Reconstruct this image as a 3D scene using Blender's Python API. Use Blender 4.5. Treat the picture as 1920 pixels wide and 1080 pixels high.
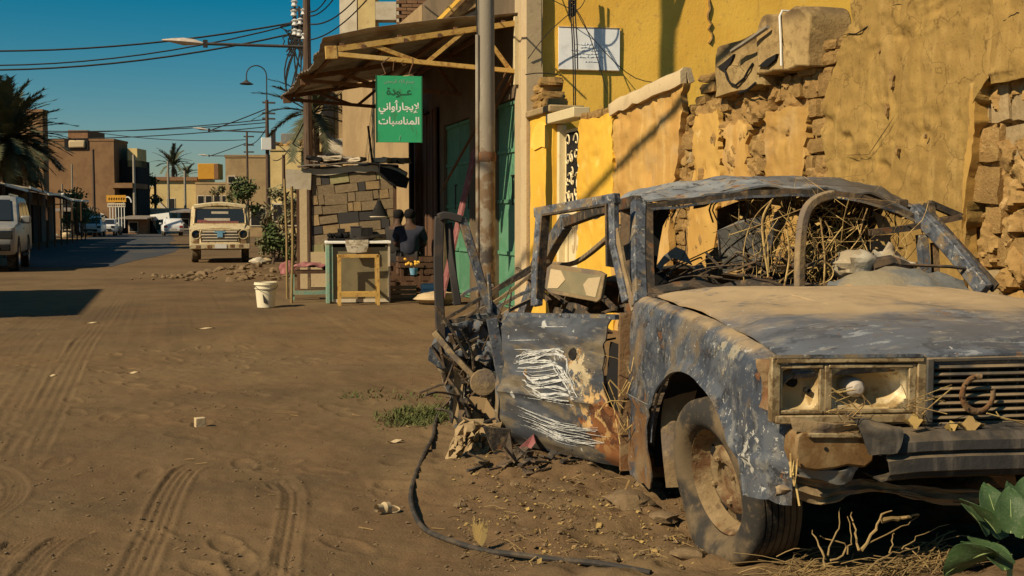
import bpy, math, random
import numpy as np
from mathutils import Vector, Matrix, noise
R = math.radians
random.seed(11)
SC = bpy.context.scene
for o in list(bpy.data.objects): bpy.data.objects.remove(o)
COL = SC.collection

# ------------------------------------------------------------------ camera
F, H, TH, HOR = 2150., 1.22, .29, 416.          # focal length in photo pixels, eye height, yaw from the street, horizon row
PITCH = math.atan((540 - HOR) / F)
cam = bpy.data.cameras.new('camera'); camo = bpy.data.objects.new('camera', cam); COL.objects.link(camo)
camo.location = (0, 0, H); camo.rotation_euler = (math.pi / 2 - PITCH, 0, -TH)
cam.sensor_width = 36; cam.lens = 36 * F / 1920; cam.clip_end = 6000; cam.clip_start = .05
SC.camera = camo

# ------------------------------------------------------------------ sky, sun, exposure
SUN_EL, SUN_DIR = R(38.5), (.932, .362)            # elevation; way the shadows fall on the ground
w = bpy.data.worlds.new('World'); SC.world = w; w.use_nodes = True
nt = w.node_tree; bg = nt.nodes['Background']
sky = nt.nodes.new('ShaderNodeTexSky'); sky.sky_type = 'NISHITA'; sky.sun_disc = False
sky.sun_elevation = SUN_EL; sky.sun_rotation = math.atan2(-SUN_DIR[0], -SUN_DIR[1])
sky.air_density = 1.0; sky.dust_density = .6; sky.ozone_density = 2.2; sky.altitude = 300
hs = nt.nodes.new('ShaderNodeHueSaturation'); hs.inputs['Hue'].default_value = .476; hs.inputs['Saturation'].default_value = 1.75
nt.links.new(sky.outputs[0], hs.inputs['Color']); nt.links.new(hs.outputs[0], bg.inputs[0])
bg.inputs[1].default_value = .05
sl = bpy.data.lights.new('sun', 'SUN'); sl.energy = 5.0; sl.angle = R(.6); sl.color = (1, .83, .56)
so = bpy.data.objects.new('sun', sl); COL.objects.link(so)
sd = Vector((SUN_DIR[0] * math.cos(SUN_EL), SUN_DIR[1] * math.cos(SUN_EL), -math.sin(SUN_EL)))
so.rotation_euler = sd.to_track_quat('-Z', 'Y').to_euler(); so.location = (-20, -5, 20)
SC.view_settings.view_transform = 'Standard'; SC.view_settings.look = 'None'
SC.view_settings.exposure = .17; SC.view_settings.gamma = 1; SC.view_settings.use_curve_mapping = False
SC.cycles.max_bounces = 6; SC.cycles.diffuse_bounces = 3; SC.cycles.transparent_max_bounces = 8

# ------------------------------------------------------------------ measuring: a photo pixel and one known coordinate give a place in the street
CT, ST = math.cos(TH), math.sin(TH)
def ray(px, py):
    u = (px - 960) / F; v = (540 - py) / F
    d = math.cos(PITCH) + v * math.sin(PITCH); z = -math.sin(PITCH) + v * math.cos(PITCH)
    return Vector((u * CT + d * ST, -u * ST + d * CT, z)), d
EYE = Vector((0, 0, H))
def on(px, py, X=None, Y=None, Z=None):
    r, _ = ray(px, py)
    k, val = (0, X) if X is not None else (1, Y) if Y is not None else (2, Z)
    return EYE + r * ((val - EYE[k]) / r[k])
def at(px, py, d):
    r, dd = ray(px, py); return EYE + r * (d / dd)
def gat(px, d):
    p = at(px, HOR, d); return Vector((p.x, p.y, 0))
CAR_O, CAR_A = Vector((2.56, 2.95, 0)), -.12
CAR_M = Matrix.Translation(CAR_O) @ Matrix.Rotation(CAR_A, 4, 'Z'); CAR_I = CAR_M.inverted()
def cr(px, py, x=None, y=None, z=None):
    o = CAR_I @ EYE; r = CAR_I.to_3x3() @ ray(px, py)[0]
    k, val = (0, x) if x is not None else (1, y) if y is not None else (2, z)
    return o + r * ((val - o[k]) / r[k])
def crp(px, py, p, n):
    o = CAR_I @ EYE; r = CAR_I.to_3x3() @ ray(px, py)[0]; n = Vector(n)
    return o + r * ((Vector(p) - o).dot(n) / r.dot(n))

# ------------------------------------------------------------------ materials
def _vec(nt, stretch, rot=None, shared=False):
    tc = nt.nodes.new('ShaderNodeTexCoord'); oi = nt.nodes.new('ShaderNodeObjectInfo')
    m = nt.nodes.new('ShaderNodeMapping'); m.inputs['Scale'].default_value = stretch
    if rot: m.inputs['Rotation'].default_value = rot
    ad = nt.nodes.new('ShaderNodeVectorMath'); ad.operation = 'ADD'
    mu = nt.nodes.new('ShaderNodeMath'); mu.operation = 'MULTIPLY'; mu.inputs[1].default_value = 0 if shared else 61.3
    nt.links.new(oi.outputs['Random'], mu.inputs[0])
    nt.links.new(tc.outputs['Object'], ad.inputs[0]); nt.links.new(mu.outputs[0], ad.inputs[1]); nt.links.new(ad.outputs[0], m.inputs[0])
    return m.outputs[0], tc
def mat(name, base, layers=(), rough=.85, bumps=(), metal=0., spec=.25, emit=None, trans=0, alpha=1.):
    m = bpy.data.materials.new(name); m.use_nodes = True; nt = m.node_tree; L = nt.links
    b = nt.nodes['Principled BSDF']
    c = nt.nodes.new('ShaderNodeRGB'); c.outputs[0].default_value = (*base, 1); col = c.outputs[0]
    r = nt.nodes.new('ShaderNodeValue'); r.outputs[0].default_value = rough; ro = r.outputs[0]
    def maprange(v, lo, hi, a=0., z=1.):
        q = nt.nodes.new('ShaderNodeMapRange'); q.interpolation_type = 'SMOOTHSTEP'
        q.inputs[1].default_value = lo; q.inputs[2].default_value = hi; q.inputs[3].default_value = a; q.inputs[4].default_value = z
        L.new(v, q.inputs[0]); return q.outputs[0]
    def nz(scale, stretch=(1, 1, 1), detail=5, kind='n', rgh=.6, shared=False, dist=0):
        v, _ = _vec(nt, stretch, shared=shared)
        if kind == 'n':
            t = nt.nodes.new('ShaderNodeTexNoise'); t.inputs['Detail'].default_value = detail; t.inputs['Roughness'].default_value = rgh; t.inputs['Distortion'].default_value = dist; out = t.outputs[0]
        elif kind == 'crack':
            t = nt.nodes.new('ShaderNodeTexVoronoi'); t.feature = 'DISTANCE_TO_EDGE'; out = t.outputs['Distance']
            n2 = nt.nodes.new('ShaderNodeTexNoise'); n2.inputs['Scale'].default_value = scale * 2; n2.inputs['Detail'].default_value = 4
            L.new(v, n2.inputs['Vector'])
            mx = nt.nodes.new('ShaderNodeMix'); mx.data_type = 'VECTOR'; mx.inputs[0].default_value = .25
            L.new(v, mx.inputs[4]); L.new(n2.outputs['Color'], mx.inputs[5]); v = mx.outputs[1]
        else:
            t = nt.nodes.new('ShaderNodeTexVoronoi'); out = t.outputs['Distance']
        t.inputs['Scale'].default_value = scale; L.new(v, t.inputs['Vector']); return out
    def mul(a, bv):
        q = nt.nodes.new('ShaderNodeMath'); q.operation = 'MULTIPLY'; L.new(a, q.inputs[0])
        if isinstance(bv, (int, float)): q.inputs[1].default_value = bv
        else: L.new(bv, q.inputs[1])
        return q.outputs[0]
    for l in layers:
        k = l.get('k', 'n'); fac = None
        if 'scale' in l:
            nv_ = nz(l['scale'], l.get('st', (1, 1, 1)), l.get('d', 5), k if k in ('n', 'crack', 'cell') else 'n', l.get('rg', .6), dist=l.get('dist', 0))
            if 'sh' in l:                                   # the patch keeps hard ragged edges where it thins out
                q = l['ball']; tc = nt.nodes.new('ShaderNodeTexCoord'); vm = nt.nodes.new('ShaderNodeVectorMath'); vm.operation = 'DISTANCE'
                L.new(tc.outputs['Object'], vm.inputs[0]); vm.inputs[1].default_value = q[0]
                ad = nt.nodes.new('ShaderNodeMath'); ad.operation = 'SUBTRACT'; L.new(nv_, ad.inputs[0]); L.new(maprange(vm.outputs['Value'], q[1], q[2], 0, l['sh']), ad.inputs[1]); nv_ = ad.outputs[0]
            fac = maprange(nv_, l['lo'], l['hi'])
        if 'up' in l:
            g = nt.nodes.new('ShaderNodeNewGeometry'); s = nt.nodes.new('ShaderNodeSeparateXYZ'); L.new(g.outputs['Normal'], s.inputs[0])
            u = maprange(s.outputs[2], *l['up']); fac = u if fac is None else mul(fac, u)
        for q in ([l['ball']] if 'ball' in l and 'sh' not in l else []) + l.get('balls', []):
            tc = nt.nodes.new('ShaderNodeTexCoord'); vm = nt.nodes.new('ShaderNodeVectorMath'); vm.operation = 'DISTANCE'
            L.new(tc.outputs['Object'], vm.inputs[0]); vm.inputs[1].default_value = q[0]
            u = maprange(vm.outputs['Value'], q[1], q[2], 1, 0); fac = u if fac is None else mul(fac, u)
        if 'grad' in l:
            ax, lo, hi = l['grad']; tc = nt.nodes.new('ShaderNodeTexCoord'); s = nt.nodes.new('ShaderNodeSeparateXYZ'); L.new(tc.outputs['Object'], s.inputs[0])
            u = maprange(s.outputs[ax], lo, hi); fac = u if fac is None else mul(fac, u)
        fac = mul(fac, l.get('a', 1.))
        mx = nt.nodes.new('ShaderNodeMix'); mx.data_type = 'RGBA'; L.new(fac, mx.inputs[0]); L.new(col, mx.inputs[6]); mx.inputs[7].default_value = (*l['c'], 1); col = mx.outputs[2]
        if 'rough' in l:
            m2 = nt.nodes.new('ShaderNodeMix'); L.new(fac, m2.inputs[0]); L.new(ro, m2.inputs[2]); m2.inputs[3].default_value = l['rough']; ro = m2.outputs[0]
    # each object a little lighter or darker
    oi = nt.nodes.new('ShaderNodeObjectInfo'); hv = nt.nodes.new('ShaderNodeHueSaturation')
    vr = nt.nodes.new('ShaderNodeMapRange'); vr.inputs[3].default_value = .88; vr.inputs[4].default_value = 1.12
    L.new(oi.outputs['Random'], vr.inputs[0]); L.new(vr.outputs[0], hv.inputs['Value']); L.new(col, hv.inputs['Color']); col = hv.outputs[0]
    L.new(col, b.inputs['Base Color']); L.new(ro, b.inputs['Roughness'])
    b.inputs['Metallic'].default_value = metal; b.inputs['Specular IOR Level'].default_value = spec
    prev = None
    for bp in bumps:
        sc, stg = bp[0], bp[1]; st = bp[2] if len(bp) > 2 else (1, 1, 1); kd = bp[3] if len(bp) > 3 else 'n'
        hgt = nz(sc, st, 6, kd)
        if kd == 'crack': hgt = maprange(hgt, 0, .06)
        bn = nt.nodes.new('ShaderNodeBump'); bn.inputs['Strength'].default_value = stg; bn.inputs['Distance'].default_value = .02
        L.new(hgt, bn.inputs['Height'])
        if prev: L.new(prev, bn.inputs['Normal'])
        prev = bn.outputs[0]
    if prev: L.new(prev, b.inputs['Normal'])
    if trans: b.inputs['Transmission Weight'].default_value = trans; b.inputs['IOR'].default_value = 1.45
    if alpha < 1: b.inputs['Alpha'].default_value = alpha
    return m

# ------------------------------------------------------------------ meshes
def catmull(P, t):
    n = len(P); x = t * (n - 1); i = min(int(x), n - 2); f = x - i
    p1, p2 = Vector(P[i]), Vector(P[i + 1]); p0 = Vector(P[i - 1]) if i > 0 else p1 * 2 - p2; p3 = Vector(P[i + 2]) if i + 2 < n else p2 * 2 - p1
    return .5 * ((2 * p1) + (p2 - p0) * f + (2 * p0 - 5 * p1 + 4 * p2 - p3) * f * f + (3 * p1 - p0 - 3 * p2 + p3) * f ** 3)
def spline(P, n): return [catmull(P, i / (n - 1)) for i in range(n)]
def fbm(p, s=1., o=3):
    return noise.fractal(Vector(p) * s, 1.0, 2.0, o)
class MB:
    def __init__(s): s.v = []; s.f = []
    def add(s, vs, fs):
        o = len(s.v); s.v += [tuple(v) for v in vs]; s.f += [tuple(i + o for i in f) for f in fs]; return s
    def box(s, c, d, rot=None, M=None, taper=1.):
        x, y, z = d[0] / 2, d[1] / 2, d[2] / 2; t = taper
        vs = [Vector(p) for p in ((-x, -y, -z), (x, -y, -z), (x, y, -z), (-x, y, -z), (-x * t, -y * t, z), (x * t, -y * t, z), (x * t, y * t, z), (-x * t, y * t, z))]
        if rot is not None:
            Q = Matrix.Rotation(rot, 3, 'Z') if isinstance(rot, (int, float)) else Matrix.Rotation(rot[2], 3, 'Z') @ Matrix.Rotation(rot[1], 3, 'Y') @ Matrix.Rotation(rot[0], 3, 'X')
            vs = [Q @ v for v in vs]
        vs = [v + Vector(c) for v in vs]
        if M: vs = [M @ v for v in vs]
        return s.add(vs, ((0, 3, 2, 1), (4, 5, 6, 7), (0, 1, 5, 4), (1, 2, 6, 5), (2, 3, 7, 6), (3, 0, 4, 7)))
    def bar(s, a, b, w, h=None, up=(0, 0, 1)):
        a, b = Vector(a), Vector(b); d = (b - a).normalized(); up = Vector(up)
        if abs(d.dot(up)) > .95: up = Vector((1, 0, 0))
        x = d.cross(up).normalized(); y = x.cross(d); h = h or w; x *= w / 2; y *= h / 2
        return s.add([a - x - y, a + x - y, a + x + y, a - x + y, b - x - y, b + x - y, b + x + y, b - x + y], ((0, 1, 2, 3), (4, 7, 6, 5), (0, 4, 5, 1), (1, 5, 6, 2), (2, 6, 7, 3), (3, 7, 4, 0)))
    def path(s, P, w, h=None, up=(0, 0, 1)):
        P = [Vector(p) for p in P]; h = h or w; up = Vector(up).normalized(); n = len(P); vs = []
        closed = n > 3 and (P[0] - P[-1]).length < 1e-6
        for i, p in enumerate(P):
            d0 = (P[i] - P[i - 1]).normalized() if i else ((P[-1] - P[-2]).normalized() if closed else None)
            d1 = (P[i + 1] - P[i]).normalized() if i < n - 1 else ((P[1] - P[0]).normalized() if closed else None)
            t = ((d0 or d1) + (d1 or d0)).normalized(); k = 1 / max(.5, t.dot(d1 or d0))
            x = t.cross(up); x = (x if x.length > .05 else t.cross(Vector((1, 0, 0)))).normalized(); y = x.cross(t)
            # the mitre only widens the section in the plane of the bend
            if d0 and d1 and (d1 - d0).length > 1e-4:
                b = (d1 - d0).normalized(); xs = 1 + (k - 1) * abs(b.dot(x)); ys_ = 1 + (k - 1) * abs(b.dot(y))
            else: xs = ys_ = 1
            a, b2 = x * w / 2 * xs, y * h / 2 * ys_; vs += [p - a - b2, p + a - b2, p + a + b2, p - a + b2]
        fs = [(i * 4 + k, i * 4 + (k + 1) % 4, i * 4 + 4 + (k + 1) % 4, i * 4 + 4 + k) for i in range(n - 1) for k in range(4)] + [(3, 2, 1, 0), tuple((n - 1) * 4 + k for k in range(4))]
        return s.add(vs, fs)
    def tube(s, P, r, n=6, cap=True, closed=False):
        P = [Vector(p) for p in P]; m = len(P); rs = r if isinstance(r, (list, tuple)) else [r] * m
        vs = []; prev = None
        for i, p in enumerate(P):
            t = (P[(i + 1) % m] - P[i - 1]) if closed else (P[min(i + 1, m - 1)] - P[max(i - 1, 0)])
            t = t.normalized() if t.length > 1e-9 else Vector((0, 0, 1))
            if prev is None:
                q = Vector((0, 0, 1)) if abs(t.z) < .9 else Vector((1, 0, 0))
                x = t.cross(q).normalized()
            else:
                x = (prev - t * prev.dot(t)); x = x.normalized() if x.length > 1e-6 else t.orthogonal().normalized()
            prev = x; y = t.cross(x)
            for k in range(n):
                a = 2 * math.pi * k / n; vs.append(p + (x * math.cos(a) + y * math.sin(a)) * rs[i])
        fs = [(i * n + k, i * n + (k + 1) % n, (i + 1) % m * n + (k + 1) % n, (i + 1) % m * n + k) for i in range(m if closed else m - 1) for k in range(n)]
        if cap and not closed: fs += [tuple(range(n - 1, -1, -1)), tuple((m - 1) * n + k for k in range(n))]
        return s.add(vs, fs)
    def lathe(s, prof, n=16, M=None, cap=False):
        vs = []; m = len(prof)
        for (r, z) in prof:
            for k in range(n):
                a = 2 * math.pi * k / n; v = Vector((r * math.cos(a), r * math.sin(a), z)); vs.append(M @ v if M else v)
        fs = [(i * n + k, i * n + (k + 1) % n, (i + 1) * n + (k + 1) % n, (i + 1) * n + k) for i in range(m - 1) for k in range(n)]
        if cap: fs += [tuple(range(n - 1, -1, -1)), tuple((m - 1) * n + k for k in range(n))]
        return s.add(vs, fs)
    def prism(s, poly, off):          # closed outline of 3D points pushed along off
        n = len(poly); off = Vector(off); A = [Vector(p) for p in poly]; B = [p + off for p in A]
        return s.add(A + B, [tuple(range(n - 1, -1, -1)), tuple(range(n, 2 * n))] + [(i, (i + 1) % n, n + (i + 1) % n, n + i) for i in range(n)])
    def grid(s, P, thick=0, wob=0, ws=6., seed=0):         # rows of points -> sheet with real thickness
        nu, nv = len(P), len(P[0]); V = [[Vector(p) for p in row] for row in P]
        N = [[None] * nv for _ in range(nu)]
        for i in range(nu):
            for j in range(nv):
                a = V[min(i + 1, nu - 1)][j] - V[max(i - 1, 0)][j]; b = V[i][min(j + 1, nv - 1)] - V[i][max(j - 1, 0)]
                q = a.cross(b); N[i][j] = q.normalized() if q.length > 1e-12 else Vector((0, 0, 1))
        if wob:
            for i in range(nu):
                for j in range(nv): V[i][j] = V[i][j] + N[i][j] * wob * fbm(V[i][j] + Vector((seed * 7.3, seed, 0)), ws)
        vs = [V[i][j] for i in range(nu) for j in range(nv)]; k = len(vs)
        fs = [(i * nv + j, (i + 1) * nv + j, (i + 1) * nv + j + 1, i * nv + j + 1) for i in range(nu - 1) for j in range(nv - 1)]
        if thick:
            vs += [V[i][j] - N[i][j] * thick for i in range(nu) for j in range(nv)]
            fs += [tuple(k + q for q in f[::-1]) for f in fs]
            ring = [i * nv for i in range(nu)] + [(nu - 1) * nv + j for j in range(1, nv)] + [i * nv + nv - 1 for i in range(nu - 2, -1, -1)] + [j for j in range(nv - 2, 0, -1)]
            fs += [(ring[q], k + ring[q], k + ring[(q + 1) % len(ring)], ring[(q + 1) % len(ring)]) for q in range(len(ring))]
        return s.add(vs, fs)
    def patch(s, ctrl, nu, nv, thick=0, wob=0, ws=6., seed=0):
        cols = [spline(r, nv) for r in ctrl]
        P = [[None] * nv for _ in range(nu)]
        for j in range(nv):
            c = spline([r[j] for r in cols], nu)
            for i in range(nu): P[i][j] = c[i]
        return s.grid(P, thick, wob, ws, seed)
def setup(o, label=None, cat=None, group=None, kind=None):
    if label: o['label'] = label
    if cat: o['category'] = cat
    if group: o['group'] = group
    if kind: o['kind'] = kind
    return o
def obj(name, mb, m, parent=None, smooth=35, bevel=0, **kw):
    me = bpy.data.meshes.new(name); me.from_pydata(mb.v, [], mb.f); me.validate(); me.update()
    import bmesh
    b = bmesh.new(); b.from_mesh(me); bmesh.ops.recalc_face_normals(b, faces=b.faces); b.to_mesh(me); b.free()
    if smooth:
        me.shade_smooth(); me.set_sharp_from_angle(angle=R(smooth))
    me.materials.append(m)
    o = bpy.data.objects.new(name, me); COL.objects.link(o)
    if parent: o.parent = parent
    if bevel:
        q = o.modifiers.new('edge', 'BEVEL'); q.width = bevel; q.segments = 2; q.limit_method = 'ANGLE'; q.angle_limit = R(40)
    return setup(o, **kw)
def thing(name, label, cat, loc=(0, 0, 0), rz=0, group=None):
    o = bpy.data.objects.new(name, None); COL.objects.link(o); o.location = loc; o.rotation_euler = (0, 0, rz); o.empty_display_size = .2
    return setup(o, label, cat, group)
def dup(root, loc=None, rz=None, label=None, scale=None, group=None):
    r = root.copy(); COL.objects.link(r)
    if loc is not None: r.location = loc
    if rz is not None: r.rotation_euler = (0, 0, rz)
    if label: r['label'] = label
    if group: r['group'] = group
    if scale: r.scale = (scale,) * 3
    for ch in [q for q in bpy.data.objects if q.parent == root]:
        c = ch.copy(); COL.objects.link(c); c.parent = r
        for g in [q for q in bpy.data.objects if q.parent == ch]:
            d = g.copy(); COL.objects.link(d); d.parent = c
    return r
def inst(name, me, parent, M):        # one more piece that shares its mesh
    o = bpy.data.objects.new(name, me); COL.objects.link(o); o.parent = parent; o.matrix_local = M; return o
def mesh_of(name, mb, m, smooth=35):
    o = obj(name, mb, m, smooth=smooth); me = o.data; bpy.data.objects.remove(o); return me
def rub(n, r=.5, jag=.35, seed=0, flat=1.):              # rough stone of about n x n facets
    mb = MB(); rnd = random.Random(seed); V = []
    prof = [(0, -1)] + [(math.sin(math.pi * i / n), -math.cos(math.pi * i / n)) for i in range(1, n)] + [(0, 1)]
    for (a, z) in prof[1:-1]:
        for k in range(n + 2):
            t = 2 * math.pi * k / (n + 2); q = 1 + rnd.uniform(-jag, jag)
            V.append((r * a * math.cos(t) * q, r * a * math.sin(t) * q, r * z * flat * (1 + rnd.uniform(-jag, jag) * .5)))
    m = n + 2; top = len(V); V += [(0, 0, r * flat), (0, 0, -r * flat)]
    fs = [(i * m + k, i * m + (k + 1) % m, (i + 1) * m + (k + 1) % m, (i + 1) * m + k) for i in range(n - 2) for k in range(m)]
    fs += [(top + 1, (k + 1) % m, k) for k in range(m)] + [((n - 2) * m + k, (n - 2) * m + (k + 1) % m, top) for k in range(m)]
    return mb.add(V, fs)
def mudblock(sx, sy, sz, seed, jag=.09):                 # mud brick with broken corners
    rnd = random.Random(seed); mb = MB(); n = 3; V = {}; vs = []; fs = []
    def vid(p):
        if p not in V:
            V[p] = len(vs); q = [c / n * 2 - 1 for c in p]
            l = [abs(c) for c in q]; e = sum(1 for c in l if c > .99)
            k = 1 - (.10 if e == 3 else .05 if e == 2 else 0)
            vs.append(((q[0] * k + rnd.uniform(-jag, jag)) * sx / 2, (q[1] * k + rnd.uniform(-jag, jag)) * sy / 2, (q[2] * k + rnd.uniform(-jag, jag)) * sz / 2))
        return V[p]
    for a in range(n):
        for b in range(n):
            for (i, j, k) in ((0, 1, 2), (1, 2, 0), (2, 0, 1)):
                for side in (0, n):
                    c = []
                    for (da, db) in ((0, 0), (1, 0), (1, 1), (0, 1)):
                        p = [0, 0, 0]; p[i] = a + da; p[j] = b + db; p[k] = side; c.append(vid(tuple(p)))
                    fs.append(tuple(c) if side else tuple(c[::-1]))
    return mb.add(vs, fs)
def text(name, s, m, parent, M, size, weight=.012, thick=.001):
    c = bpy.data.curves.new(name, 'FONT'); c.body = s; c.size = size; c.offset = weight * size; c.align_x = 'CENTER'; c.resolution_u = 3
    t = bpy.data.objects.new(name, c); COL.objects.link(t)
    me = bpy.data.meshes.new_from_object(t.evaluated_get(bpy.context.evaluated_depsgraph_get())); bpy.data.objects.remove(t)
    n = len(me.vertices); par = list(range(n))
    def fd(a):
        while par[a] != a: par[a] = par[par[a]]; a = par[a]
        return a
    for e in me.edges: par[fd(e.vertices[0])] = fd(e.vertices[1])
    ids = {}
    for v in me.vertices:
        k = ids.setdefault(fd(v.index), len(ids)); v.co.z = thick * (1 + k % 5 * .35)
    me.materials.clear(); me.materials.append(m); me.name = name
    o = bpy.data.objects.new(name, me); COL.objects.link(o); o.parent = parent; o.matrix_local = M
    return o

# ------------------------------------------------------------------ palette
M_GROUND = mat('packed_dirt', (.140, .086, .044), [
    dict(scale=.9, lo=.45, hi=.62, c=(.100, .068, .038), a=.8, d=8), dict(scale=.35, lo=.40, hi=.60, c=(.175, .112, .054), a=.75, balls=[((1.4, 11.5, 0), 1.5, 6.5)]),  # the layer with the ball paints a sunlit path lighter
    dict(scale=.55, lo=.38, hi=.62, c=(.172, .116, .060), a=.7), dict(scale=3.2, lo=.45, hi=.7, c=(.104, .070, .038), a=.55, st=(1, .5, 1)),
    dict(scale=26, lo=.58, hi=.72, c=(.18, .13, .075), a=.5), dict(scale=70, lo=.60, hi=.68, c=(.05, .037, .025), a=.65), dict(scale=110, lo=.63, hi=.70, c=(.24, .18, .11), a=.6),
    dict(scale=1.6, lo=.5, hi=.66, c=(.17, .115, .058), a=.6, balls=[((2.6, 3.9, 0), 1.2, 3.6)])],
    rough=1, bumps=[(90, .35), (14, .35), (3, .3)], spec=.1)
M_ASPH = mat('dusty_asphalt', (.050, .052, .058), [dict(scale=.5, lo=.45, hi=.75, c=(.11, .085, .058), a=.8, st=(1, .3, 1)), dict(scale=60, lo=.5, hi=.8, c=(.09, .09, .09), a=.5)], rough=.9, bumps=[(120, .2)])
M_OCHRE = mat('ochre_plaster', (.50, .305, .085), [dict(scale=1.1, lo=.4, hi=.65, c=(.42, .235, .065), a=.75, st=(1, 1, .35)), dict(scale=9, lo=.5, hi=.72, c=(.46, .26, .10), a=.6, st=(1, 2.5, .12)), dict(scale=6, lo=.6, hi=.7, c=(.66, .47, .20), a=.6), dict(scale=1.4, lo=.0, hi=.012, k='crack', c=(.2, .11, .04), a=0)],
    rough=.95, bumps=[(60, .12), (7, .3), (1.6, .25)], spec=.1)
M_OCHRE_STREAK = mat('streaked_plaster', (.48, .285, .085), [dict(scale=2.2, lo=.42, hi=.66, c=(.44, .24, .07), a=.7, st=(1, 2.2, .3)), dict(scale=7, lo=.54, hi=.74, c=(.40, .23, .08), a=.55, st=(1, 3, .16)), dict(scale=5, lo=.5, hi=.7, c=(.64, .42, .16), a=.6, st=(1, 1.6, .35)), dict(scale=26, lo=.6, hi=.72, c=(.36, .21, .08), a=.5), dict(scale=2, lo=.52, hi=.7, c=(.48, .33, .16), a=.6)],
    rough=.95, bumps=[(50, .2), (5, .25, (1, 2, .3)), (12, .3)], spec=.1)
M_YELLOW = mat('yellow_painted_plaster', (.70, .42, .055), [dict(scale=.7, lo=.4, hi=.65, c=(.60, .34, .05), a=.7), dict(scale=5, lo=.55, hi=.7, c=(.74, .50, .12), a=.6), dict(scale=2.2, lo=.6, hi=.72, c=(.50, .30, .10), a=.5, st=(1, 1, .4)), dict(scale=30, lo=.66, hi=.74, c=(.42, .25, .08), a=.5)],
    rough=.9, bumps=[(45, .12), (4, .25)], spec=.12)
M_BRIGHT = mat('yellow_render', (.88, .54, .095), [dict(scale=1.2, lo=.4, hi=.66, c=(.78, .44, .07), a=.7, d=8), dict(scale=14, lo=.58, hi=.70, c=(.56, .33, .10), a=.6), dict(scale=3, lo=.58, hi=.7, c=(.62, .36, .09), a=.6, st=(2, 2, .25)), dict(scale=2, lo=.58, hi=.7, c=(.86, .60, .20), a=.5)], rough=.9, bumps=[(40, .12), (5, .3)], spec=.12)
M_PLBROWN = mat('brown_mud_plaster', (.34, .215, .068), [dict(scale=1.0, lo=.4, hi=.62, c=(.27, .165, .052), a=.8, d=8), dict(scale=7, lo=.48, hi=.66, c=(.42, .275, .095), a=.7, st=(1, 1.2, .3), d=8), dict(scale=22, lo=.56, hi=.70, c=(.20, .12, .042), a=.65, st=(1, 1, .5)), dict(scale=3, lo=.54, hi=.68, c=(.45, .29, .085), a=.6, st=(1, 2, .3)), dict(scale=60, lo=.60, hi=.68, c=(.17, .10, .04), a=.6), dict(scale=2.6, k='crack', lo=.012, hi=.0, c=(.10, .06, .025), a=.55)],
    rough=.97, bumps=[(70, .18), (18, .3), (3.5, .4), (1.1, .3)], spec=.08)
M_MUD = mat('mud_brick', (.30, .18, .068), [dict(scale=3, lo=.4, hi=.65, c=(.38, .24, .09), a=.8), dict(scale=16, lo=.52, hi=.7, c=(.25, .15, .06), a=.7), dict(scale=7, lo=.6, hi=.7, c=(.52, .36, .17), a=.6)], rough=1, bumps=[(45, .4), (12, .6), (4, .4)], spec=.08)
M_MUDGREY = mat('grey_mud_render', (.34, .245, .13), [dict(scale=4, lo=.4, hi=.65, c=(.42, .31, .17), a=.8), dict(scale=25, lo=.55, hi=.7, c=(.24, .165, .08), a=.6)], rough=1, bumps=[(60, .25), (8, .4)], spec=.08)
M_MUDDARK = mat('mud_mortar', (.27, .165, .065), [dict(scale=8, lo=.45, hi=.65, c=(.36, .235, .10), a=.8), dict(scale=30, lo=.5, hi=.7, c=(.17, .10, .04), a=.7)], rough=1, bumps=[(30, .6), (9, .8)], spec=.05)
M_CEMENT = mat('weathered_cement', (.33, .225, .10), [dict(scale=3, lo=.4, hi=.65, c=(.44, .31, .14), a=.8), dict(scale=20, lo=.5, hi=.66, c=(.22, .145, .065), a=.7), dict(scale=6, lo=.36, hi=.56, c=(.12, .08, .045), a=.85, grad=(2, .30, .42))], rough=.95, bumps=[(60, .25), (9, .3)], spec=.1)
M_CREAM = mat('cream_plaster', (.50, .385, .23), [dict(scale=4, lo=.45, hi=.65, c=(.48, .36, .22), a=.8), dict(scale=16, lo=.58, hi=.7, c=(.36, .26, .15), a=.6)], rough=.92, bumps=[(40, .2), (6, .3)], spec=.1)
M_CREAMPAINT = mat('cream_metal_paint', (.66, .55, .33), [dict(scale=9, lo=.55, hi=.7, c=(.50, .38, .20), a=.6)], rough=.6, bumps=[(30, .1)])
M_GREEN = mat('green_metal_paint', (.085, .235, .135), [dict(scale=4, lo=.4, hi=.65, c=(.12, .27, .17), a=.7), dict(scale=24, lo=.6, hi=.7, c=(.34, .40, .30), a=.7, st=(1, 1.6, .5)), dict(scale=9, lo=.62, hi=.7, c=(.16, .12, .06), a=.6)], rough=.65, bumps=[(30, .15)])
M_SIGN = mat('green_sign_paint', (.035, .34, .15), [dict(scale=9, lo=.58, hi=.62, c=(.055, .20, .09), a=.7, st=(1, 1, .4)), dict(scale=4, lo=.55, hi=.7, c=(.10, .33, .17), a=.5),dict(scale=5, lo=.5, hi=.7, c=(.03, .29, .12), a=.6), dict(scale=30, lo=.64, hi=.72, c=(.10, .25, .12), a=.5)], rough=.45, bumps=[(30, .08)])
M_WHITE = mat('white_paint', (.78, .76, .70), [dict(scale=7, lo=.5, hi=.7, c=(.66, .62, .54), a=.6)], rough=.6)
M_PLATE = mat('white_plate_paint', (.82, .83, .84), [dict(scale=6, lo=.5, hi=.72, c=(.62, .63, .64), a=.6)], rough=.55)
M_INKBLUE = mat('faded_blue_ink', (.45, .52, .62), rough=.7)
M_INKDARK = mat('dark_paint', (.02, .10, .05), rough=.6)
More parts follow.
